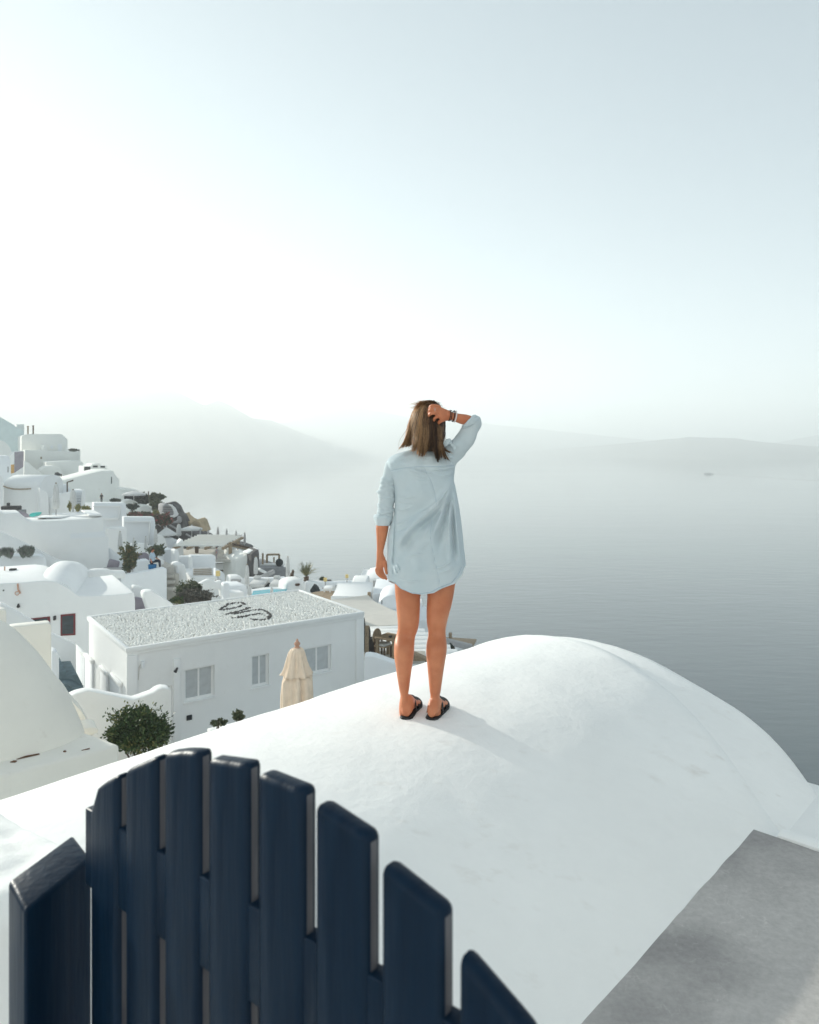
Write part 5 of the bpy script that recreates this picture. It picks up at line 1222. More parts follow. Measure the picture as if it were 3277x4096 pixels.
bcloth('lower_tier', [(46*k_,-118*k_),(62*k_,-138*k_),(76*k_,-160*k_),(76*k_,-240*k_),(74*k_,-330*k_),(66*k_,-440*k_),(50*k_,-560*k_)], 6, .20, 2.3, M['beige'])
tube('pole', [Vector((c.x, c.y, -8.4)), Vector((c.x, c.y, c.z-.02))], .035, M['wood'], bp_, 10)
bm = bmesh.new(); bm_lathe(bm, [(13*k_,-4*k_),(14*k_,2*k_),(11*k_,6*k_),(10*k_,10*k_),(15*k_,18*k_),(16*k_,22*k_),(12*k_,28*k_),(7*k_,34*k_),(5.5*k_,42*k_),(2*k_,46*k_)], c, 20); bm_obj('finial', bm, M['terracotta'], bp_, 50)
# ------------------------------------------------------------ lamps, cloths, small furniture
def shade_lamp(f_, x, y0, ys, y1, w_, Y, label):
    t_, s_, b_ = W(*p1(f_, x, y0), Y), W(*p1(f_, x, ys), Y), W(*p1(f_, x, y1), Y); r = w_*Y/F/2
    e = empty('terrace_lamp', b_); tag(e, label, 'lamp', 'lamps with yellow shades')
    bm = bmesh.new(); h_ = t_.z-s_.z; bm_lathe(bm, [(r,0),(r*.97,h_*.5),(r*.9,h_)], s_, 16); bm_obj('lamp_shade', bm, M['yellow'], e, 40)
    tube('stand', [b_, s_ + Vector((0,0,h_*.2))], .03, M['canvas_d'], e, 6)
    bm = bmesh.new(); bm_lathe(bm, [(.2,0),(.2,.03),(.04,.05)], b_, 12); bm_obj('base', bm, M['canvas_d'], e, 40)
shade_lamp(zD, 524, 280, 328, 425, 14, 40.0, 'yellow shaded lamp by the white side table')
shade_lamp(zD, 822, 235, 280, 465, 13, 40.5, 'yellow shaded lamp on a tall stand left of the hand')
shade_lamp(zC, 541, 733, 795, 850, 18, 45.0, 'yellow shaded lamp beside the striped shade roof')
bm = bmesh.new(); fr, bk = front_pts(zA([(398,1530),(405,1505),(440,1490),(510,1488),(500,1515),(470,1540),(430,1545)]), 53, 0); bm_prism(bm, fr, bk*.8, .06); o = bm_obj('towel', bm, M['turq'], None, 50); tag(o, 'turquoise cloth draped over a lounger on the big terrace', 'towel')
tb = empty('terrace_table', W(*p1(zA, 725, 1590), 51.5)); tag(tb, 'white table catching the sun on the big terrace', 'table')
tp = W(*p1(zA, 725, 1540), 51.8); box('tabletop', tp, (1.9,1.3,.07), M['white'], tb, None, .02); box('leg', tp-Vector((0,0,.45)), (.18,.18,.85), M['white'], tb)
for dx in (-.65,.75): box('seat', tp+Vector((dx,-.1,-.35)), (.45,.5,.5), M['darkwood'], tb, None, .03)
bq = empty('barbecue', W(*p1(zA, 160, 1495), 57)); tag(bq, 'dark barbecue and planter at the left of the big terrace', 'barbecue')
box('body', W(*p1(zA, 160, 1462), 57), (1.3,.7,.8), M['iron'], bq, None, .08); box('lid', W(*p1(zA, 118, 1430), 57), (.14,.3,.9), M['iron'], bq, None, .03); box('shelf', W(*p1(zA, 235, 1475), 57), (1.2,.6,.35), M['grey'], bq, None, .05); box('planter', W(*p1(zA, 90, 1478), 56.6), (1.0,.4,.35), M['dark'], bq, None, .05)
for k, (x, y0, y1, Y, lab) in enumerate(((930,1065,1200,62.5,'thin lamp post with a short arm before the gabled house'), (850,950,1040,97,'thin post on the wall below the cave house'), (1068,940,1010,96,'thin post left of the gabled house roof'), (745,250,330,78,'rusty thin post among the shrubs on the slope edge'))):
    f_ = zB if k == 3 else zA; pb, pt = W(*p1(f_, x, y1), Y), W(*p1(f_, x, y0), Y)
    pth = [pb, pt] + ([pt + Vector((.5,0,.15))] if k == 0 else [])
    q = tube('post', pth, .06, M['darkwood']); tag(q, lab, 'post')
# ------------------------------------------------------------ boat with its wake
SHZ = SEA
bo = Wz(2835, 1897, SEA); bo = Vector((bo.x, bo.y, SEA)); s = bo.y/F
bt = empty('motor_boat', bo); tag(bt, 'small white motor boat far out on the hazy sea', 'boat')
d_ = Vector((-1, .12, 0)).normalized(); n_ = Vector((-d_.y, d_.x, 0)); Lb = 36*s; Wb = Lb*.14
bm = bmesh.new(); sec = [(-.5,.8),(-.3,1),(0,1),(.3,.75),(.5,.04)]; rr = []
for f, w_ in sec:
    p = bo + d_*Lb*f; up = Vector((0,0,Lb*(.10+.05*(f+.5))))
    rr.append([bm.verts.new(q) for q in (p - n_*Wb*w_ + up, p - n_*Wb*w_*.5, p + n_*Wb*w_*.5, p + n_*Wb*w_ + up)])
for a, b_ in zip(rr, rr[1:]):
    for i in range(3): bm.faces.new((a[i], a[i+1], b_[i+1], b_[i]))
    bm.faces.new((a[3], a[0], b_[0], b_[3]))
bm.faces.new(rr[0]); bm.faces.new(rr[-1][::-1]); bmesh.ops.recalc_face_normals(bm, faces=bm.faces[:]); bm_obj('hull', bm, M['canvas'], bt, 40)
Rb = Matrix((d_, n_, Vector((0,0,1)))).transposed()
box('cabin', bo + d_*Lb*.02 + Vector((0,0,Lb*.17)), (Lb*.36, Wb*1.2, Lb*.13), M['canvas'], bt, Rb, Lb*.02); box('windscreen', bo + d_*Lb*.17 + Vector((0,0,Lb*.17)), (Lb*.07, Wb*1.0, Lb*.09), M['glass_dk'], bt, Rb)
w0 = bo - d_*Lb*.5; w1 = Wz(3300, 1925, SEA); bm = bmesh.new(); bm_prism(bm, [w0+n_*.8+Vector((0,0,.15)), w0-n_*.8+Vector((0,0,.15)), Vector((w1.x,w1.y-4,SEA+.15)), Vector((w1.x,w1.y+4,SEA+.15))], Vector((0,0,-.1)))
wk = bm_obj('wake', bm, M['canvas_d']); tag(wk, kind='stuff')
# ------------------------------------------------------------ people
def eval_mods(o):
    dg = bpy.context.evaluated_depsgraph_get(); me = bpy.data.meshes.new_from_object(o.evaluated_get(dg)); return me
def fuse(name, bm, voxel, mat, parent, smooth_it=4, fac=.5, base=None, disp=None):
    """one continuous surface out of overlapping closed lofts"""
    bmesh.ops.recalc_face_normals(bm, faces=bm.faces[:])
    me = bpy.data.meshes.new('tmp'); bm.to_mesh(me); bm.free()
    t = bpy.data.objects.new('tmp', me); scene.collection.objects.link(t)
    r = t.modifiers.new('r', 'REMESH'); r.mode = 'VOXEL'; r.voxel_size = voxel; r.adaptivity = 0
    if smooth_it:
        s = t.modifiers.new('s', 'SMOOTH'); s.iterations = smooth_it; s.factor = fac
    m2 = eval_mods(t); bpy.data.objects.remove(t); bpy.data.meshes.remove(me)
    m2.name = name
    if disp:
        m2.update(); ns = [v.normal.copy() for v in m2.vertices]
        for v, n in zip(m2.vertices, ns): v.co += n*disp(v.co)
    shade(m2, 180)
    return link(name, m2, mat, parent, base)
def rings_loft(bm, rings, cap=True):
    rs = [[bm.verts.new(p) for p in r] for r in rings]; n = len(rs[0])
    for a, b in zip(rs, rs[1:]):
        for k in range(n): bm.faces.new((a[k], a[(k+1) % n], b[(k+1) % n], b[k]))
    if cap: bm.faces.new(rs[0][::-1]); bm.faces.new(rs[-1])
def smooth_tab(pts, n):
    """Catmull-Rom through a list of equal-length tuples"""
    out = []; m_ = len(pts)
    for i in range(m_-1):
        p0, p1_, p2, p3 = pts[max(i-1,0)], pts[i], pts[i+1], pts[min(i+2,m_-1)]
        for k in range(n):
            t = k/n; out.append(tuple(.5*(2*b + (c-a)*t + (2*a-5*b+4*c-d)*t*t + (3*b-a-3*c+d)*t*t*t) for a, b, c, d in zip(p0,p1_,p2,p3)))
    out.append(tuple(pts[-1])); return out
def hit_vault(px, py):
    d = ray(px, py); lo, hi = 2.5, 6.0
    f = lambda k: (d*k).z - circ((d*k).dot(PQ))
    k = 2.5
    while k < 6 and f(k) > 0: k += .005
    return d*k
# --- materials
def skin_mat(name, col):
    m, t, b = mat_new(name); L = t.links.new; tc = nd(t, 'ShaderNodeTexCoord'); n = nd(t, 'ShaderNodeTexNoise'); n.inputs['Scale'].default_value = 11; n.inputs['Detail'].default_value = 8; L(tc.outputs['Object'], n.inputs[0])
    cr = nd(t, 'ShaderNodeValToRGB'); L(n.outputs[0], cr.inputs[0]); e = cr.color_ramp.elements
    e[0].position = .3; e[0].color = (col[0]*.86, col[1]*.74, col[2]*.70, 1); e[1].position = .7; e[1].color = (col[0]*1.05, col[1]*1.08, col[2]*1.1, 1)
    L(cr.outputs[0], b.inputs['Base Color']); b.inputs['Roughness'].default_value = .48; b.inputs['Specular IOR Level'].default_value = .4
    b.inputs['Subsurface Weight'].default_value = .12; b.inputs['Subsurface Radius'].default_value = (.012,.004,.002); b.inputs['Subsurface Scale'].default_value = 1
    n2 = nd(t, 'ShaderNodeTexNoise'); n2.inputs['Scale'].default_value = 260; L(tc.outputs['Object'], n2.inputs[0]); bp = nd(t, 'ShaderNodeBump'); bp.inputs['Strength'].default_value = .12; bp.inputs['Distance'].default_value = .002; L(n2.outputs[0], bp.inputs['Height']); L(bp.outputs[0], b.inputs['Normal'])
    return m
M['skin'] = skin_mat('tanned_skin', (.56,.21,.102))
m, t, b = mat_new('pale_denim'); L = t.links.new; tc = nd(t, 'ShaderNodeTexCoord')
n1 = nd(t, 'ShaderNodeTexNoise'); n1.inputs['Scale'].default_value = 7; n1.inputs['Detail'].default_value = 7; L(tc.outputs['Object'], n1.inputs[0])
wv = nd(t, 'ShaderNodeTexWave'); wv.inputs['Scale'].default_value = 170; wv.inputs['Distortion'].default_value = 1.5; wv.inputs['Detail'].default_value = 2; L(tc.outputs['Object'], wv.inputs[0])
cr = nd(t, 'ShaderNodeValToRGB'); L(n1.outputs[0], cr.inputs[0]); e = cr.color_ramp.elements
e[0].position = .3; e[0].color = (.61,.715,.765,1); e[1].position = .72; e[1].color = (.70,.775,.81,1)
L(cr.outputs[0], b.inputs['Base Color']); b.inputs['Roughness'].default_value = .85; b.inputs['Specular IOR Level'].default_value = .15; b.inputs['Sheen Weight'].default_value = .12
bp = nd(t, 'ShaderNodeBump'); bp.inputs['Strength'].default_value = .10; bp.inputs['Distance'].default_value = .003; L(wv.outputs[0], bp.inputs['Height']); L(bp.outputs[0], b.inputs['Normal'])
tl = nd(t, 'ShaderNodeBsdfTranslucent'); L(cr.outputs[0], tl.inputs['Color']); mxs = nd(t, 'ShaderNodeMixShader'); mxs.inputs[0].default_value = .22
L(b.outputs[0], mxs.inputs[1]); L(tl.outputs[0], mxs.inputs[2]); L(mxs.outputs[0], t.nodes['Material Output'].inputs['Surface'])
M['denim'] = m
M['denim_seam'] = plain('denim_seam', (.46,.56,.64), .9, .1, .1, 40)
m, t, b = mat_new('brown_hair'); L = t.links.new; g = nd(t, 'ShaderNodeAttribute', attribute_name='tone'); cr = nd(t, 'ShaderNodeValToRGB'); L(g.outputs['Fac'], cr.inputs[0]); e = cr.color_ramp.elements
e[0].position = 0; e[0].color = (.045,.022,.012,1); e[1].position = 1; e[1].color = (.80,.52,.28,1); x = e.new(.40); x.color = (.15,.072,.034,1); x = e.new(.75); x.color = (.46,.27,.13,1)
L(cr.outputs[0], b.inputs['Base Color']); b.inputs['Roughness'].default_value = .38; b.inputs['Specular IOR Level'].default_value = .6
tl = nd(t, 'ShaderNodeBsdfTranslucent'); L(cr.outputs[0], tl.inputs['Color']); mxs = nd(t, 'ShaderNodeMixShader'); mxs.inputs[0].default_value = .42
L(b.outputs[0], mxs.inputs[1]); L(tl.outputs[0], mxs.inputs[2]); L(mxs.outputs[0], t.nodes['Material Output'].inputs['Surface'])
M['hair'] = m
M['hair_base'] = plain('brown_hair_underlayer', (.045,.025,.015), .6, .3, .3, 60)
M['black'] = plain('black_rubber', (.012,.012,.014), .6, .35, .2, 30)
M['beads'] = plain('white_beads', (.75,.72,.72), .3, .5, .05)
M['silver'] = plain('silver', (.7,.7,.7), .25, .5, .05, metal=1.0)

FLp = hit_vault(*zL([(553,1548)])[0]); FRp = hit_vault(*zL([(800,1556)])[0])
D = (FLp.y + FRp.y)/2 + .055
PXM = D/F
def Q(x, y, dy=0.0): return W(*zP([(x, y)])[0], D+dy)
def QL(x, y, dy=0.0): return W(*zL([(x, y)])[0], D+dy)
woman = empty('person', Vector(((FLp.x+FRp.x)/2, D, min(FLp.z, FRp.z)))); tag(woman, 'woman seen from behind in a pale denim shirt, one hand in her brown hair', 'person')
body = bmesh.new()
def vert_ring(xl, xr, y, dy, fr=1.0, f=QL, n=24, back=1.0):
    c0 = f((xl+xr)/2, y, dy); rx = (f(xr, y, dy)-f(xl, y, dy)).length/2
    return [Vector((c0.x + rx*cos(2*pi*k/n), c0.y + rx*fr*(back if sin(2*pi*k/n) < 0 else 1)*sin(2*pi*k/n), c0.z)) for k in range(n)]
legL = [(-60,438,770,-.0,.9,1),(60,438,752,-.0,.95,1),(200,441,722,-.002,1,1),(320,447,697,-.002,1.02,1),(400,455,693,.0,1.02,1),(480,462,690,.002,1.03,1),(560,470,685,.006,1.06,.95),(640,474,674,.012,1.12,.85),(690,463,659,.012,1.12,.82),(730,453,645,.008,1.1,.9),(790,439,637,-.004,1.08,1.05),(850,435,633,-.010,1.08,1.1),(900,434,630,-.012,1.1,1.1),(960,441,624,-.010,1.1,1.08),(1050,455,610,-.002,1.1,1.05),(1120,464,600,.004,1.1,1.05),(1200,478,590,.010,1.15,1.0),(1280,490,581,.012,1.25,1.1),(1330,494,583,.012,1.35,1.15),(1380,488,590,.012,1.4,1.1),(1430,484,592,.010,1.3,1.1),(1480,486,592,.006,1.15,1.1),(1515,494,586,.004,1.0,1.0)]
legR = [(-60,715,1075,.0,.9,1),(60,735,1060,.0,.95,1),(200,748,1040,-.002,1,1),(320,762,1022,-.002,1.02,1),(430,757,1000,.0,1.02,1),(500,756,980,.002,1.03,1),(560,757,964,.006,1.06,.95),(620,763,950,.012,1.12,.85),(665,771,944,.012,1.12,.82),(720,771,946,.008,1.1,.9),(780,761,952,-.004,1.08,1.05),(830,755,955,-.010,1.08,1.1),(900,753,950,-.012,1.1,1.1),(990,760,936,-.008,1.1,1.08),(1080,768,922,.0,1.1,1.05),(1150,775,912,.006,1.1,1.05),(1250,784,898,.011,1.2,1.05),(1330,790,888,.012,1.3,1.1),(1385,785,890,.012,1.4,1.1),(1440,777,897,.010,1.3,1.1),(1485,772,897,.006,1.15,1.1),(1520,782,888,.004,1.0,1.0)]
for tab in (legL, legR):
    tt = smooth_tab(tab, 4)
    rings_loft(body, [vert_ring(xl, xr, y, dy, fr, QL, 28, bk) for y, xl, xr, dy, fr, bk in tt])
# feet
def foot_frame(P, ang):
    d = Vector((sin(ang), cos(ang), 0)); tip = P + d*.24
    zt = circ(tip.dot(PQ)); d = (Vector((tip.x, tip.y, zt)) - Vector((P.x, P.y, circ(P.dot(PQ))))).normalized()
    n = Vector((-d.x*d.z, -d.y*d.z, d.x*d.x+d.y*d.y)).normalized(); s = d.cross(n).normalized()
    return d, n, s
ST = .012
feet = []
for P, ang, side in ((FLp, radians(10), -1), (FRp, radians(19), 1)):
    P = P.copy(); d, n, s = foot_frame(P, ang); feet.append((P, d, n, s, side))
    prof = [(.004,.014,.028),(.012,.024,.050),(.03,.031,.075),(.055,.034,.095),(.08,.034,.098),(.11,.036,.080),(.14,.040,.062),(.17,.044,.048),(.20,.045,.036),(.225,.040,.026),(.243,.026,.018)]
    rings = []
    for q, hw, h_ in smooth_tab(prof, 3):
        off = -.006*side*max(0, q-.1)/.1
        rings.append([P + d*q + s*(hw*cos(2*pi*k/20)+off) + n*(ST + h_*.5 + h_*.5*max(-.92, sin(2*pi*k/20))) for k in range(20)])
    rings_loft(body, rings)
# trunk, neck, head
def _in(t): return [(y, xl+34, xr-34, dy, fr*.9) if 730 < y < 2000 else (y, xl, xr, dy, fr) for y, xl, xr, dy, fr in t]
trunk = _in([(2120,520,1130,.0,.62),(2000,500,1145,.0,.66),(1850,495,1140,.0,.68),(1650,520,1095,.0,.66),(1450,545,1050,.005,.64),(1250,525,1075,.0,.62),(1080,500,1095,-.005,.58),(930,470,1105,-.008,.52),(850,460,1100,-.008,.46),(800,520,1050,-.006,.42),(760,620,980,-.004,.42),(720,705,915,.0,.55),(660,735,885,.005,.85),(560,745,880,.012,1.0),(480,750,890,.015,1.0)])
rings_loft(body, [vert_ring(xl, xr, y, dy, fr, Q, 32) for y, xl, xr, dy, fr in smooth_tab(trunk, 3)])
HC = Q(850, 385, .012); HX, HY, HZ = .072, .090, .106
tilt = Matrix.Rotation(radians(-7), 3, 'Y') @ Matrix.Rotation(radians(-8), 3, 'X')
def headp(u): return HC + tilt @ Vector((u[0]*HX, u[1]*HY, u[2]*HZ))
hr = []
for j in range(1, 24):
    a = pi*j/24; r_ = sin(a); z = cos(a)
    ring = []
    for k in range(28):
        b2 = 2*pi*k/28; x, y = r_*cos(b2), r_*sin(b2)
        if z < 0 and y > 0: y *= 1 + .10*z; x *= 1 + .25*z           # narrower jaw in front
        if z < -.2 and y < 0: y *= 1 + .45*(z+.2)
        if y > 0:                                                     # eye hollows, nose, lips, chin
            f = max(0, y)
            y += .16*exp(-(x/.13)**2 - ((z+.16)/.16)**2)*f + .04*exp(-(x/.3)**2 - ((z+.50)/.07)**2)*f + .06*exp(-(x/.3)**2-((z+.82)/.12)**2)*f
            y -= .07*exp(-((abs(x)-.36)/.16)**2 - ((z-.02)/.12)**2)*f
        ring.append(headp((x, y, z)))
    hr.append(ring)
rings_loft(body, hr)
for sx in (-1, 1):
    rings_loft(body, [[headp((sx*(.97+.10*q), -.02+.20*r2*cos(2*pi*k/10)-.05*q, -.12+.26*r2*sin(2*pi*k/10))) for k in range(10)] for q, r2 in ((-.3,.7),(.6,1.0),(1.0,.6))])
# arms
def limb(pts, n=16):
    """pts: (x, y, half-width px, dy)"""
    tt = smooth_tab(pts, 4); bm_tube(body, [Q(x, y, dy) for x, y, r, dy in tt], [r/2.695*PXM for x, y, r, dy in tt], n)
limb([(500,850,70,-.0),(440,960,58,.0),(405,1180,56,.0),(385,1330,54,.0),(365,1430,60,-.0),(350,1500,69,-.0),(343,1600,58,.0),(333,1700,44,.0),(326,1770,37,.0),(330,1830,40,.0)])
limb([(1010,800,60,-.01),(1100,710,62,-.02),(1200,600,60,-.035),(1290,490,54,-.05),(1335,420,46,-.06),(1338,388,46,-.065),(1290,360,56,-.07),(1230,345,57,-.085),(1150,325,47,-.10),(1085,303,41,-.112),(1040,290,44,-.12)])
# hands: pixel helpers for the two close-ups
hL = zm(1480,2050,7.186); hR = zm(1560,1580,4.54)
def QH(f, x, y, dy): return W(*f([(x, y)])[0], D+dy)
def palm_loft(f, secs, n=16):
    rings = []
    for (x0, y0, x1, y1, th, dy) in secs:
        a, b_ = QH(f, x0, y0, dy), QH(f, x1, y1, dy); c_ = (a+b_)/2; u = (b_-a)/2
        rings.append([c_ + u*cos(2*pi*k/n) + Vector((0, th*sin(2*pi*k/n), 0)) for k in range(n)])
    rings_loft(body, rings)
def finger(f, pts, radii):
    tt = smooth_tab([(*p, r) for p, r in zip(pts, radii)], 4)
    bm_tube(body, [QH(f, x, y, dy) for x, y, dy, r in tt], [r for x, y, dy, r in tt], 10)
    x, y, dy, r = tt[-1]
palm_loft(hL, [(190,1130,395,1130,.020,0),(190,1230,400,1220,.019,0),(190,1330,450,1310,.018,.0),(178,1450,470,1420,.017,.0),(168,1560,400,1540,.015,.0),(168,1630,385,1620,.012,.0)])
for pts, r0 in (([(195,1590,-.006),(192,1690,-.010),(235,1780,-.012),(320,1855,-.010)], .0078), ([(235,1600,-.004),(236,1715,-.008),(290,1825,-.010),(410,1900,-.008)], .0086),
                ([(290,1600,.002),(300,1725,-.001),(370,1840,-.002),(500,1922,.0)], .0088), ([(345,1590,.008),(358,1695,.008),(400,1790,.008),(475,1868,.010)], .0084)):
    finger(hL, pts, [r0*1.05, r0*1.02, r0*.95, r0*.72])
finger(hL, [(420,1400,-.006),(450,1520,-.010),(462,1650,-.012),(490,1785,-.012)], [.0125,.0105,.0092,.0065])
palm_loft(hR, [(1105,285,1095,465,.021,-.108),(1040,265,1035,470,.020,-.118),(980,240,985,480,.018,-.128),(925,215,935,470,.016,-.134),(885,210,890,430,.013,-.136)])
for pts, r0 in (([(910,222,-.134),(835,198,-.150),(762,196,-.152),(722,235,-.128),(705,275,-.105)], .0092), ([(895,275,-.138),(815,262,-.156),(742,268,-.154),(712,305,-.128),(700,335,-.105)], .0096),
                ([(890,330,-.138),(815,328,-.154),(745,338,-.152),(712,368,-.128),(705,395,-.105)], .0092), ([(900,385,-.134),(845,402,-.146),(812,428,-.140),(805,455,-.120),(800,475,-.105)], .0082)):
    finger(hR, pts, [r0*1.08, r0*1.05, r0*1.0, r0*.9, r0*.75])
finger(hR, [(1000,430,-.118),(950,455,-.122),(905,485,-.118),(885,512,-.100)], [.0135,.0115,.0102,.0085])
marks = [(QL(560,668), .030, -.0075), (QL(505,640), .016, .0035), (QL(622,640), .016, .0035), (QL(858,652), .030, -.0075), (QL(800,630), .015, .0035), (QL(915,630), .016, .0035),
         (QL(538,905), .018, -.0028), (QL(505,850), .026, .003), (QL(580,850), .026, .0035), (QL(856,905), .018, -.0028), (QL(815,850), .026, .0035), (QL(895,850), .026, .003),
         (QL(505,1310), .012, -.003), (QL(570,1310), .012, -.003), (QL(805,1310), .012, -.003), (QL(872,1310), .012, -.003), (QL(575,560), .04, .003), (QL(860,540), .04, .003), (QL(560,700), .010, -.002), (QL(850,690), .010, -.002)]
def muscle(p):
    if p.z > HC.z - .9: return 0.0
    return sum(a*exp(-((p.x-c.x)**2 + .35*(p.z-c.z)**2)/(r*r)) for c, r, a in marks if p.y < c.y+.03)
fuse('body', body, .0034, M['skin'], woman, 3, disp=muscle)
print('body fused')

# --- shirt
foldlines = [  # polyline, half width px, height m
 ([(1105,990),(1045,1150),(935,1290),(760,1425),(610,1560),(500,1720)], 50, .020), ([(1100,1060),(1060,1200),(985,1310),(840,1440),(700,1560),(590,1720),(520,1860)], 55, -.022),
 ([(1105,1000),(1065,1180),(985,1360),(905,1560),(880,1700)], 26, .014), ([(1104,1010),(1078,1200),(1025,1400),(975,1600),(950,1760)], 24, -.015),
 ([(1106,1010),(1092,1250),(1075,1480),(1072,1700),(1085,1900)], 24, .014), ([(1108,1020),(1106,1260),(1108,1480),(1118,1700),(1140,1880)], 20, -.016),
 ([(1110,1000),(1122,1250),(1150,1500),(1180,1750),(1200,1880)], 20, .010),
 ([(520,1380),(640,1370),(760,1330),(880,1270)], 70, -.010), ([(600,1650),(720,1560),(860,1500)], 40, .008), ([(780,1640),(820,1560),(860,1440)], 18, .005),
 ([(620,880),(720,905),(830,935),(980,945)], 16, .005), ([(700,865),(800,900),(900,925)], 10, -.004), ([(890,885),(1000,875),(1110,850)], 12, .005), ([(900,900),(1010,905),(1110,890)], 12, -.004), ([(960,960),(1050,945),(1120,915)], 14, .004),
 ([(470,1900),(480,1960),(500,2010)], 14, .012), ([(500,1910),(520,1950),(535,1980)], 14, .010), ([(455,1800),(470,1900),(470,2050)], 14, -.008), ([(480,1250),(488,1500),(478,1750),(470,1900)], 12, -.008),
 ([(530,1520),(540,1620),(560,1760),(600,1900)], 50, .007), ([(680,1700),(720,1850),(740,2000)], 60, .006), ([(560,1120),(700,1135),(840,1120)], 60, .004), ([(950,2000),(1040,1980),(1120,1930)], 18, .005),
 ([(1080,1060),(980,1200),(840,1310),(680,1400)], 9, .004), ([(1060,1120),(960,1270),(800,1400),(640,1500)], 8, -.004), ([(1075,1250),(1000,1420),(930,1560)], 8, .004), ([(1090,1400),(1050,1560),(1020,1720)], 8, .0035),
 ([(520,1160),(600,1185),(700,1180)], 9, .003), ([(510,1230),(590,1260),(690,1255)], 9, -.003), ([(500,1330),(570,1320),(660,1290)], 9, .003), ([(495,1480),(560,1460),(640,1410)], 10, .004), ([(500,1560),(570,1530),(650,1480)], 9, -.0035),
 ([(760,1760),(800,1700),(870,1660)], 9, .003), ([(620,1830),(700,1800),(800,1800)], 10, .003), ([(900,1960),(1000,1930),(1120,1860)], 9, .0035), ([(540,2060),(640,2090),(760,2080)], 10, .003), ([(980,900),(1050,880),(1120,850)], 7, .003), ([(640,930),(760,960),(860,965)], 8, .0025),
 ([(430,830),(520,760),(620,720)], 30, .006), ([(520,800),(620,780),(700,740)], 20, -.004)]
seams = [([(800,856),(830,930),(870,1000),(905,1100),(925,1190),(932,1285)], 7), ([(890,1395),(875,1500),(868,1600),(885,1720),(905,1820),(935,1950),(960,2060),(978,2160)], 7),
         ([(440,895),(600,865),(800,852),(960,852),(1125,838)], 7), ([(470,1180),(478,1350),(484,1600),(470,1800),(462,2000)], 6)]
def pl_dist(x, y, pl):
    best = 1e9; al = 0; tot = len(pl)-1
    for i in range(tot):
        (x0, y0), (x1, y1) = pl[i], pl[i+1]; dx, dy = x1-x0, y1-y0; L2 = dx*dx+dy*dy
        t = max(0, min(1, ((x-x0)*dx+(y-y0)*dy)/L2)); d_ = math.hypot(x-x0-t*dx, y-y0-t*dy)
        if d_ < best: best = d_; al = (i+t)/tot
    return best, al
def fold_h(x, y):
    h_ = 0
    for pl, w_, a in foldlines:
        d_, al = pl_dist(x, y, pl)
        if d_ < 3*w_: h_ += 1.7*a*exp(-(d_/w_)**2)*min(1, .25+al*3, (1-al)*4+.15)
    for pl, w_ in seams:
        d_, al = pl_dist(x, y, pl)
        if d_ < 3*w_: h_ += -.0035*exp(-(d_/w_)**2)
        elif d_ < 5*w_: h_ += .0008
    return h_
edge = [(650,690,890,.060,.0),(672,640,930,.066,0),(700,545,985,.078,0),(730,465,1045,.088,-.004),(770,412,1100,.098,-.006),(830,400,1135,.108,-.008),(900,420,1130,.116,-.008),(1000,455,1122,.120,-.006),(1080,474,1140,.122,-.004),(1250,484,1172,.124,0),(1400,466,1195,.128,0),(1500,434,1207,.132,0),(1600,410,1218,.136,0),(1750,404,1233,.142,0),(1900,406,1249,.148,0),(2050,414,1256,.152,0),(2200,425,1262,.155,0),(2280,430,1265,.156,0)]
ed = smooth_tab(edge, 6)
def ed_at(y):
    for a, b_ in zip(ed, ed[1:]):
        if y <= b_[0]:
            t = (y-a[0])/max(1e-6, b_[0]-a[0]); return [p+(q-p)*t for p, q in zip(a, b_)]
    return list(ed[-1])
hem_b = [(380,2070),(440,2085),(476,2100),(547,2171),(656,2220),(755,2231),(875,2215),(962,2165),(1094,2116),(1170,2029),(1208,1930),(1250,1890)]
hem_f = [(400,2075),(450,2110),(600,2150),(800,2170),(1000,2110),(1150,1960),(1250,1890)]
NU, NV = 210, 230
vs_, fs = [], []
for j in range(NV+1):
    v = j/NV
    for i in range(NU):
        a = 2*pi*i/NU; c_, s_ = cos(a), sin(a)          # s_ > 0: her back
        ex_ = .86
        ux = math.copysign(abs(c_)**ex_, c_); uy = math.copysign(abs(s_)**ex_, s_)
        x_g = 820 + 400*ux
        yh = interp(hem_b, x_g) if s_ > 0 else interp(hem_f, x_g)
        y = 650 + (yh-650)*v
        _, xl, xr, ry, dyc = ed_at(y)
        x = (xl+xr)/2 + (xr-xl)/2*ux
        dy = dyc - ry*uy*(.86 if s_ > 0 else 1.0)
        if s_ > 0:
            hh = fold_h(x, y)*min(1, s_*3)
            wgt = min(1, max(0, (y-1000)/500))
            hh += .004*wgt*noise.noise(Vector((x*.006, y*.0035, 2.0))) + .0014*noise.noise(Vector((x*.02, y*.02, 7.0)))
            dy -= hh
            if y > 760 and y < 1000: dy += .016*exp(-((x-800)/60)**2)*.5          # hollow along the spine
        else:
            dy += .006*noise.noise(Vector((x*.01, y*.004, 5)))
        hemroll = exp(-((1-v)*(yh-650)/9)**2)
        p = Q(x, y, dy); p.y -= .0035*hemroll*(1 if s_ > 0 else -1)
        vs_.append(p)
for j in range(NV):
    for i in range(NU): fs.append((j*NU+i, j*NU+(i+1) % NU, (j+1)*NU+(i+1) % NU, (j+1)*NU+i))
sh = mesh('shirt', vs_, fs, M['denim'], woman, 180)
md = sh.modifiers.new('cloth', 'SOLIDIFY'); md.thickness = .0016; md.offset = -1
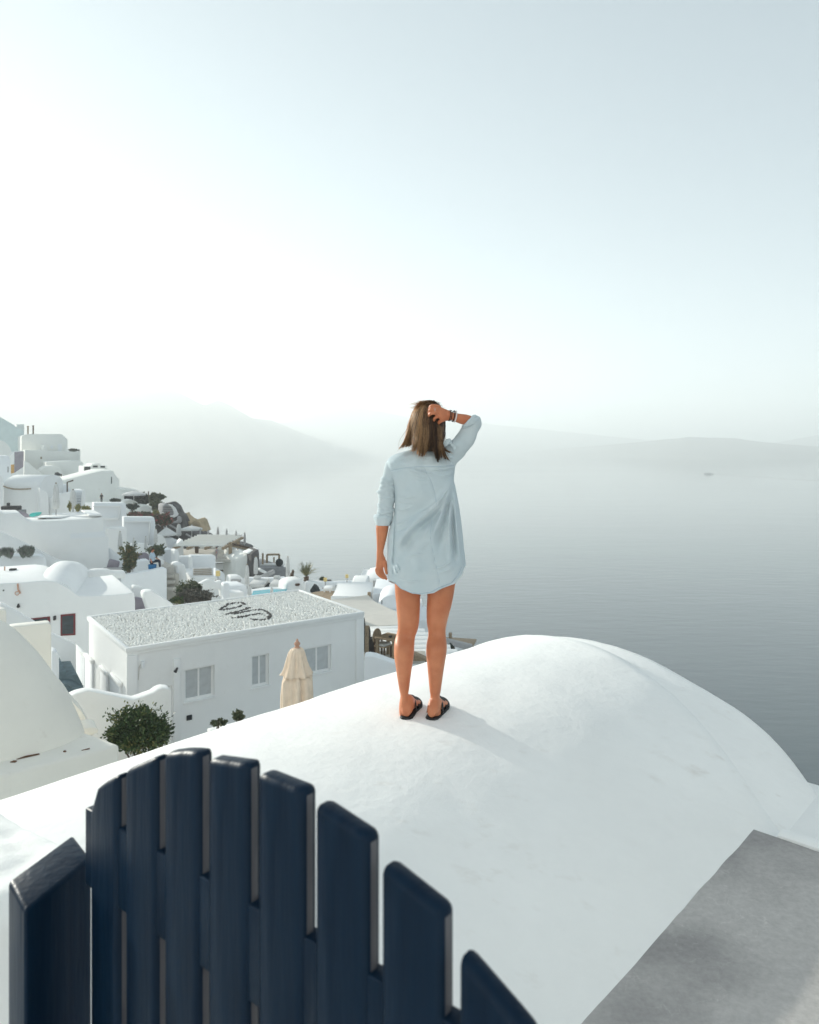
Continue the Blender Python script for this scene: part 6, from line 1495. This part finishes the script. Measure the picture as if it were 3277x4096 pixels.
# seam stitching and hem band: thin cords laid in the seams
def on_shirt(x, y, out=.0012):
    _, xl, xr, ry, dyc = ed_at(y); ux = max(-1, min(1, (x-(xl+xr)/2)/((xr-xl)/2))); c_ = math.copysign(abs(ux)**(1/.86), ux); s_ = sqrt(max(0, 1-c_*c_)); uy = s_**.86
    dy = dyc - ry*uy*.86 - fold_h(x, y)*min(1, s_*3)
    if 760 < y < 1000: dy += .008*exp(-((x-800)/60)**2)
    wgt = min(1, max(0, (y-1000)/500)); dy -= (.004*wgt*noise.noise(Vector((x*.006, y*.0035, 2.0))) + .0014*noise.noise(Vector((x*.02, y*.02, 7.0))))*1
    return Q(x, y, dy - out)
for pl, w_ in seams[:3]:
    pts = [on_shirt(x, y, .0006) for x, y in smooth_tab(pl, 8)]
    tube('seam', pts, .0013, M['denim_seam'], woman, 5)
hb = [(x, interp(hem_b, x)-8) for x in range(482, 1205, 12)]
tube('hem', [on_shirt(x, y, .0022) for x, y in hb], .0020, M['denim_seam'], woman, 6)
# sleeves
def wr(seed, amp=.004, s=26):
    def f(p): return amp*noise.noise(p*s + Vector((seed, 0, 0))) + amp*.8*noise.ridged_multi_fractal(p*s*.55 + Vector((0, seed, 0)), 1, 2, 2, 1, 2)*.35 - amp*.4
    return f
def sleeve_ring(f, x0, y0, x1, y1, dy, th, n=28):
    a, b_ = f(x0, y0, dy), f(x1, y1, dy); c_ = (a+b_)/2; u = (b_-a)/2
    return [c_ + u*cos(2*pi*k/n) + Vector((0, u.length*th*sin(2*pi*k/n), 0)) for k in range(n)]
SL = [(398,778,600,760,-.004,.55),(376,815,580,820,-.006,.75),(358,880,545,900,-.006,.95),(340,960,520,985,-.004,.95),(318,1040,508,1070,0,.9),(303,1110,500,1130,0,.88),(299,1190,494,1205,0,.88),(294,1260,483,1272,0,.9),(292,1320,474,1330,0,.92),(288,1370,466,1380,0,.95),(280,1405,460,1410,0,.95)]
bm = bmesh.new()
tt = smooth_tab(SL, 6); rng = random.Random(4)
wl = [(rng.uniform(960,1380), rng.uniform(9,17), rng.uniform(.12,.26), rng.uniform(-.6,.6)) for _ in range(15)]
rings = []
for (x0, y0, x1, y1, dy, th) in tt:
    r = sleeve_ring(Q, x0, y0, x1, y1, dy, th, 40); c_ = sum(r, Vector())/40; out = []
    for k, p in enumerate(r):
        u = (p-c_); yy = y0 + 70*cos(2*pi*k/40)*0
        g = 1
        for yc, w_, a, sl in wl: g += a*exp(-(((y0 + sl*90*cos(2*pi*k/40)) - yc)/w_)**2)*(.6-.4*sin(2*pi*k/40))*.7
        out.append(c_ + u*(g-.10))
    rings.append(out)
rings_loft(bm, rings); bmesh.ops.recalc_face_normals(bm, faces=bm.faces[:]); bm_obj('sleeve', bm, M['denim'], woman, 180)
bm = bmesh.new()
CU = [(284,1362,462,1372,0,.90),(258,1382,464,1385,0,1.0),(252,1398,462,1405,0,1.02),(262,1425,456,1428,0,1.0),(270,1450,448,1452,0,1.0),(280,1478,440,1484,0,1.0),(288,1486,432,1489,0,.95),(292,1470,428,1472,0,.9)]
rings_loft(bm, [sleeve_ring(Q, *q) for q in smooth_tab(CU, 4)])
fuse('cuff', bm, .0035, M['denim'], woman, 2, disp=wr(3.3, .0035, 34))
tube('cuff_button', [Q(356,1462,-.034), Q(356,1462,-.039)], .006, M['denim_seam'], woman, 10)
bm = bmesh.new()
SR = [(900,740,1085,960,.0,.45),(950,705,1120,905,-.010,.6),(1000,640,1165,812,-.018,.7),(1030,610,1215,760,-.022,.85),(1075,580,1255,715,-.028,.95),(1125,543,1300,655,-.036,1.0),(1170,487,1340,590,-.044,1.0),(1208,440,1378,520,-.052,1.0),(1232,408,1402,452,-.058,1.0),(1258,392,1418,385,-.062,1.1),(1275,385,1408,330,-.066,1.1),(1290,390,1370,300,-.068,1.1)]
rings_loft(bm, [sleeve_ring(Q, *q) for q in smooth_tab(SR, 5)])
fuse('sleeve', bm, .0045, M['denim'], woman, 3, disp=lambda p: wr(8.1, .010, 17)(p))
bm = bmesh.new()
CR = [(1230,455,1405,345,-.063,1.0),(1212,440,1362,292,-.067,1.12),(1204,424,1338,290,-.069,1.12),(1212,408,1322,296,-.070,1.05),(1230,398,1318,312,-.069,.9)]
rings_loft(bm, [sleeve_ring(Q, *q) for q in smooth_tab(CR, 4)])
fuse('cuff', bm, .0035, M['denim'], woman, 2, disp=wr(1.7, .004, 34))
# folds bunched at the raised shoulder
bm = bmesh.new()
for pts, r in (([(1010,640,-.10),(1050,590,-.105),(1090,565,-.10)], .017), ([(1085,600,-.095),(1120,640,-.10),(1130,690,-.095)], .014), ([(1000,690,-.085),(1060,730,-.09),(1110,740,-.085)], .020)):
    tt = smooth_tab([(*p, r*q) for p, q in zip(pts, (.6,1,.6))], 4); bm_tube(bm, [Q(x, y, dy+.03) for x, y, dy, r_ in tt], [r_ for *_, r_ in tt], 12)
fuse('shoulder_gather', bm, .004, M['denim'], woman, 4)
# collar
vs_, fs = [], []
for j in range(9):
    f = j/8
    for i in range(48):
        a = 2*pi*i/48; rx = 112 + 26*f; ry = .058+.016*f
        x = 800 + rx*cos(a) ; y = 655 + 62*f - 26*(1-f)*0 + 10*sin(a)
        p = Q(x, y, .004 - ry*sin(a)*1.0); vs_.append(p)
for j in range(8):
    for i in range(48): fs.append((j*48+i, j*48+(i+1) % 48, (j+1)*48+(i+1) % 48, (j+1)*48+i))
co = mesh('collar', vs_, fs, M['denim'], woman, 180); md = co.modifiers.new('cloth', 'SOLIDIFY'); md.thickness = .003

# --- hair
guides = [[(800,165),(705,255),(648,420),(598,570),(522,674)],[(806,160),(712,265),(662,430),(618,575),(552,662)],[(812,158),(726,268),(680,440),(636,580),(596,650)],[(818,160),(738,280),(696,450),(656,600),(622,640)],
 [(826,158),(758,280),(722,450),(698,600),(668,702)],[(832,155),(776,280),(744,460),(720,600),(694,698)],[(838,154),(788,290),(764,470),(742,620),(722,738)],[(843,152),(800,290),(784,480),(768,640),(748,752)],
 [(848,150),(814,300),(800,480),(793,650),(774,758)],[(850,150),(828,300),(822,500),(816,640),(798,748)],[(855,148),(842,300),(842,500),(836,620),(824,705)],[(860,147),(862,300),(862,500),(856,600),(848,668)],
 [(866,146),(880,300),(882,480),(890,620),(905,705)],[(870,146),(896,310),(906,500),(916,650),(934,792)],[(873,148),(910,320),(926,500),(936,660),(952,834)],[(877,150),(922,320),(944,500),(950,660),(966,806)],
 [(882,150),(942,320),(960,500),(965,640),(992,784)],[(886,152),(960,305),(984,480),(984,620),(1006,700)],[(890,156),(975,305),(1004,425),(990,560),(998,660)],[(890,158),(970,320),(986,520),(986,650),(1042,798)],
 [(891,160),(976,320),(990,520),(990,650),(1072,804)],[(892,160),(978,325),(992,500),(992,640),(1098,712)],[(846,152),(806,250),(820,420),(845,560),(862,640)],[(835,152),(770,240),(770,400),(800,560),(812,660)],[(842,150),(840,240),(872,400),(900,560),(920,690)],
 [(800,165),(735,230),(700,340),(690,480),(660,600)],[(880,150),(930,250),(965,380),(975,520),(970,640)]]
rnd = random.Random(9); hv, hf_, tones = [], [], []
lock_tone = [.95,.8,.6,.45,1.0,.85,.95,.6,.35,.75,.3,.2,.15,.3,.12,.2,.1,.15,.25,.1,.05,.1,.5,.9,.15,.85,.15]  # left locks lighter: sunlight on the hair is put into the strand tone
def hair_dy(x, y):
    u = max(-1, min(1, (x-838)/185)); vv_ = max(-1, min(0, (y-345)/205)); q = 1-u*u*.93-vv_*vv_*.80
    d_ = -.122*sqrt(max(.02, q)) + .010
    if y > 560: d_ += (-.108 - d_)*min(1, (y-560)/120)
    return d_
def strand(pts, r0, tone=.4):
    n = len(pts); b0 = len(hv); tones.extend([tone]*(3*n))
    for i, (p, ) in enumerate(zip(pts)):
        t_ = (pts[min(i+1,n-1)]-pts[max(i-1,0)]).normalized(); s_ = t_.cross(Vector((0,1,0)))
        s_ = s_.normalized() if s_.length > 1e-4 else Vector((1,0,0)); u_ = s_.cross(t_)
        r = r0*(1 - .75*(i/(n-1))**2)
        for k in range(3): hv.append(p + s_*r*cos(2.094*k+.5) + u_*r*sin(2.094*k+.5))
    for i in range(n-1):
        for k in range(3): hf_.append((b0+3*i+k, b0+3*i+(k+1) % 3, b0+3*i+3+(k+1) % 3, b0+3*i+3+k))
for gi, g in enumerate(guides):
    for s_ in range(120):
        ox, sp = rnd.gauss(0, 1), rnd.random(); od = rnd.uniform(-.012, .010); lenf = rnd.uniform(.86, 1.0)
        ph, am = rnd.uniform(0, 6.28), rnd.uniform(0, 6)
        pts = []
        m_ = len(g)
        cps = []
        for i, (x, y) in enumerate(g):
            wd = (15, 13, 11, 8.5, 3.5)[i]
            cps.append((x + ox*wd + (am*sin(ph+i*1.7) if i else 0), y + rnd.gauss(0, 5)))
        if sp < .10: cps = [(x + rnd.gauss(0, 16), y) for x, y in cps]
        cr_ = smooth_tab(cps, 4); cr_ = cr_[:max(6, int(len(cr_)*lenf))]
        for x, y in cr_: pts.append(Q(x, y, hair_dy(x, y) + od*min(1, (y-130)/200)))
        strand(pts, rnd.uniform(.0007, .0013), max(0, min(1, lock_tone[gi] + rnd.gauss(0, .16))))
for s_ in range(170):                         # loose flyaway strands
    g = rnd.choice(guides[:12] + guides[16:22]); sh_ = rnd.gauss(0, 15); ph = rnd.uniform(0, 6.28)
    cps = [(x + sh_*(i/4) + 12*sin(ph+i*1.3)*(i/4), y + (rnd.gauss(0, 14) if i else 0)) for i, (x, y) in enumerate(g)]
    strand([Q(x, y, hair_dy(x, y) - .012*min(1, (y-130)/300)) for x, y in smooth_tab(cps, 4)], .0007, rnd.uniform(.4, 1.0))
# short tousled crown hair
for s_ in range(800):
    x0 = rnd.uniform(735, 965); y0 = 168 + ((x0-850)/130)**2*45 + rnd.uniform(-8, 60)
    dx = rnd.gauss(-25, 35); pts = []
    for k in range(6):
        f = k/5; x = x0 + dx*f; y = y0 - 34*sin(pi*f*.62)*rnd.uniform(.9,1.1) + 18*f*f
        pts.append(Q(x, y, -.02 - .05*rnd.random()*f - .03))
    strand(pts, .0009, max(0, min(1, .75 - (x0-850)/320 + rnd.gauss(0,.25))))  # crown lightened to the left, sunlight in the tone as well
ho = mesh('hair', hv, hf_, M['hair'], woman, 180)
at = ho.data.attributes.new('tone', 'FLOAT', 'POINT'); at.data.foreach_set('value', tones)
bm = bmesh.new()
rings = []
for (y, xl, xr, d0, th) in smooth_tab([(162,810,895,-.0,.02),(190,772,930,-.004,.045),(250,745,958,-.006,.066),(340,735,974,-.008,.076),(440,738,974,-.010,.076),(540,752,962,-.014,.068),(620,768,948,-.020,.060),(670,782,935,-.03,.045),(690,800,905,-.05,.025)], 3):
    a, b_ = Q(xl, y, d0), Q(xr, y, d0); c_ = (a+b_)/2; u = (b_-a)/2
    rings.append([c_ + u*cos(2*pi*k/24)*.94 + Vector((0, (th if sin(2*pi*k/24) < 0 else th*.25)*sin(2*pi*k/24), 0)) for k in range(24)])
rings_loft(bm, rings); bmesh.ops.recalc_face_normals(bm, faces=bm.faces[:]); bm_obj('hair_underlayer', bm, M['hair_base'], woman, 180)

# --- sandals, bracelets, ring
for P, d, n, s, side in feet:
    outl = [(-.012,.0),(-.008,.022),(.01,.034),(.05,.038),(.10,.040),(.15,.046),(.20,.050),(.235,.044),(.258,.022),(.263,0)]
    left = [(q, w_) for q, w_ in outl]; ring = [(q, w_) for q, w_ in left] + [(q, -w_) for q, w_ in left[-2:0:-1]]
    off = -.006*side
    top = [P + d*q + s*(w_+off*max(0,q-.1)/.1) + n*(ST+.001) for q, w_ in ring]
    bm = bmesh.new(); bm_prism(bm, top, -n*(ST+.004), .004, 2); so = bm_obj('sandal', bm, M['black'], woman, 50)
    def strap(q0, q1, h0, h1, wd=.011, hw0=.040, hw1=.042):
        vs2, fs2 = [], []
        for j in range(13):
            a = pi*j/12
            for e_ in (-1, 1):
                f = j/12; q = q0+(q1-q0)*f + e_*wd; hh = (h0 + (h1-h0)*f)*sin(a); ww = (hw0+(hw1-hw0)*f)*cos(a)
                vs2.append(P + d*q + s*(ww*1.01+off*max(0,q-.1)/.1) + n*(ST-.002 + hh*1.05 + .003))
        for j in range(12): fs2.append((2*j, 2*j+1, 2*j+3, 2*j+2))
        o = mesh('strap', vs2, fs2, M['black'], so, 60); md = o.modifiers.new('t', 'SOLIDIFY'); md.thickness = .003; md.offset = 1
    strap(.075, .165, .085, .060); strap(.165, .075, .060, .085); strap(.195, .195, .040, .040, .014, .047, .047)
def ring_on_arm(name, x, y, tx, ty, hw, dy, r, mat, bead=0):
    c_ = QH(hR, x, y, dy); t_ = (QH(hR, tx, ty, dy+.006)-c_).normalized(); u = t_.cross(Vector((0,1,0))).normalized(); v = u.cross(t_)
    R_ = hw/4.54*PXM
    P_ = [c_ + (u*cos(2*pi*k/32) + v*.92*sin(2*pi*k/32))*R_ for k in range(33)]
    if bead:
        bm = bmesh.new()
        for p in P_[:-1]: bmesh.ops.create_icosphere(bm, subdivisions=1, radius=r, matrix=Matrix.Translation(p))
        return bm_obj(name, bm, mat, woman, 180)
    return tube(name, P_, r, mat, woman, 6)
ring_on_arm('bracelet', 1080, 372, 1200, 392, 97, -.111, .0017, M['black']); ring_on_arm('bracelet', 1105, 376, 1220, 396, 96, -.109, .0017, M['black'])
ring_on_arm('bracelet', 1152, 384, 1260, 404, 98, -.104, .0026, M['black']); ring_on_arm('bead_bracelet', 1186, 390, 1300, 410, 96, -.100, .0042, M['beads'], 1)
c_ = QH(hR, 822, 264, -.155); tube('finger_ring', [c_ + Vector((.0015*cos(2*pi*k/16), .0112*cos(2*pi*k/16), .0112*sin(2*pi*k/16))) for k in range(17)], .0014, M['silver'], woman, 6)

# ------------------------------------------------------------ small figures in the village
def figure(P, h_, heading, label, top, legs, pose=None, top_m=None, leg_m=None, hair=None, sitting=False):
    s = h_/1.75; e = empty('person', P); tag(e, label, 'person'); Rz = Matrix.Rotation(heading, 3, 'Z')
    def X(x, y, z): return P + Rz @ (Vector((x, y, z))*s)
    J = dict(hipL=(-.09,0,.92), hipR=(.09,0,.92), kneeL=(-.10,.03,.50), kneeR=(.10,.05,.50), ankL=(-.10,-.02,.08), ankR=(.10,.0,.08), toeL=(-.11,.13,.03), toeR=(.11,.15,.03), pel=(0,0,.98), chest=(0,.01,1.32), neck=(0,0,1.50), head=(0,.03,1.64), shL=(-.19,0,1.42), shR=(.19,0,1.42), elL=(-.25,-.02,1.14), elR=(.25,-.02,1.14), haL=(-.25,.08,.90), haR=(.25,.08,.90))
    if pose: J.update(pose)
    p = {k: X(*v) for k, v in J.items()}
    bm = bmesh.new()
    def li(a, b_, r0, r1): bm_tube(bm, [p[a], p[a].lerp(p[b_], .5), p[b_]], [r0*s, (r0+r1)*.52*s, r1*s], 8)
    def full():
        for sd in 'LR':
            li('hip'+sd, 'knee'+sd, .085, .055); li('knee'+sd, 'ank'+sd, .055, .038); li('ank'+sd, 'toe'+sd, .042, .03)
            li('sh'+sd, 'el'+sd, .05, .04); li('el'+sd, 'ha'+sd, .04, .035)
            h2 = p['ha'+sd]
            for q in range(4): bm_tube(bm, [h2, h2 + (h2-p['el'+sd]).normalized()*.10*s + Vector(((q-1.5)*.018*s, 0, 0))], [.014*s, .009*s], 5)
        bm_tube(bm, [p['pel']-Vector((0,0,.08*s)), p['pel'], p['chest'], p['neck']], [.13*s, .14*s, .155*s, .06*s], 10); li('shL','shR',.07,.07); li('neck','head',.05,.055)
        bmesh.ops.create_uvsphere(bm, u_segments=12, v_segments=8, radius=.105*s, matrix=Matrix.Translation(p['head']))
    full(); fuse('body', bm, .028*s, M['skin'], e, 1)
    bm = bmesh.new(); bm_tube(bm, [p['pel']-Vector((0,0,.02*s)), p['pel'], p['chest'], p['neck']-Vector((0,0,.03*s))], [.165*s, .165*s, .18*s, .08*s], 10)
    for sd in 'LR': li('sh'+sd, 'el'+sd, .075, .06)
    li('shL','shR',.085,.085); fuse('shirt', bm, .03*s, top, e, 2)
    bm = bmesh.new()
    for sd in 'LR': li('hip'+sd, 'knee'+sd, .11, .08); li('knee'+sd, 'ank'+sd, .08, .065)
    bm_tube(bm, [p['pel']-Vector((0,0,.1*s)), p['pel']+Vector((0,0,.02*s))], [.15*s, .16*s], 10); fuse('trousers', bm, .03*s, legs, e, 1)
    bm = bmesh.new(); bmesh.ops.create_uvsphere(bm, u_segments=12, v_segments=8, radius=.115*s, matrix=Matrix.Translation(p['head']+Rz @ Vector((0,-.02*s,.03*s)))); bm_obj('hair', bm, hair or M['hair_base'], e, 180)
    return e
cl = {k: plain('cloth_'+k, c, .9, .1, .1, 8) for k, c in dict(sky=(.42,.52,.62), navy=(.02,.03,.05), mauve=(.36,.31,.33), white=(.72,.72,.70), dark=(.05,.045,.045), blue=(.03,.16,.34)).items()}
hp = W(*zB([(800,1122)])[0], 44.7); ht = 1.72
fe = figure(Vector((hp.x, 44.7, hp.z-ht)), ht, radians(-90), 'man in a light blue shirt with one knee raised on the sloping wall', cl['sky'], cl['navy'],
       dict(kneeL=(-.10,.42,.98), ankL=(-.10,.46,.52), toeL=(-.10,.62,.47), elL=(-.24,.12,1.14), haL=(-.16,.38,1.03), chest=(0,.03,1.32)))
q0 = W(*zB([(805,1432)])[0], 44.6); bk_ = bmesh.new(); bm_lathe(bk_, [(.16,-.33),(.22,-.05),(.25,.2),(.24,.24)], q0, 14); bo_ = bm_obj('bucket', bk_, cl['blue'], None, 40); tag(bo_, 'blue bucket held low beside the man in the light blue shirt', 'bucket')
hp = W(*zA([(1403,1218)])[0], 84); figure(Vector((hp.x, 84, W(*zA([(1403,1348)])[0], 84).z)), hp.z - W(*zA([(1403,1348)])[0], 84).z, radians(200), 'person in dark clothes walking before the blank gabled house', cl['dark'], cl['dark'], dict(kneeL=(-.1,.22,.52), ankL=(-.1,.25,.1), toeL=(-.1,.4,.08), kneeR=(.1,-.1,.5), ankR=(.1,-.32,.14), toeR=(.1,-.2,.05)))
for (f_, x, y0, y1, Y, hd, lab, tp_, lg) in ((zC,525,430,596,54.6,100,'person in mauve clothes standing under the pergola', cl['mauve'], cl['mauve']), (zC,788,452,572,55.0,-40,'person in a white shirt at the right end of the pergola', cl['white'], cl['navy']), (zB,965,552,650,72.4,10,'person in white among the red flowers by the grey steps', cl['white'], cl['white'])):
    a, b_ = W(*p1(f_, x, y0), Y), W(*p1(f_, x, y1), Y); figure(b_, min(1.9, a.z-b_.z), radians(hd), lab, tp_, lg)
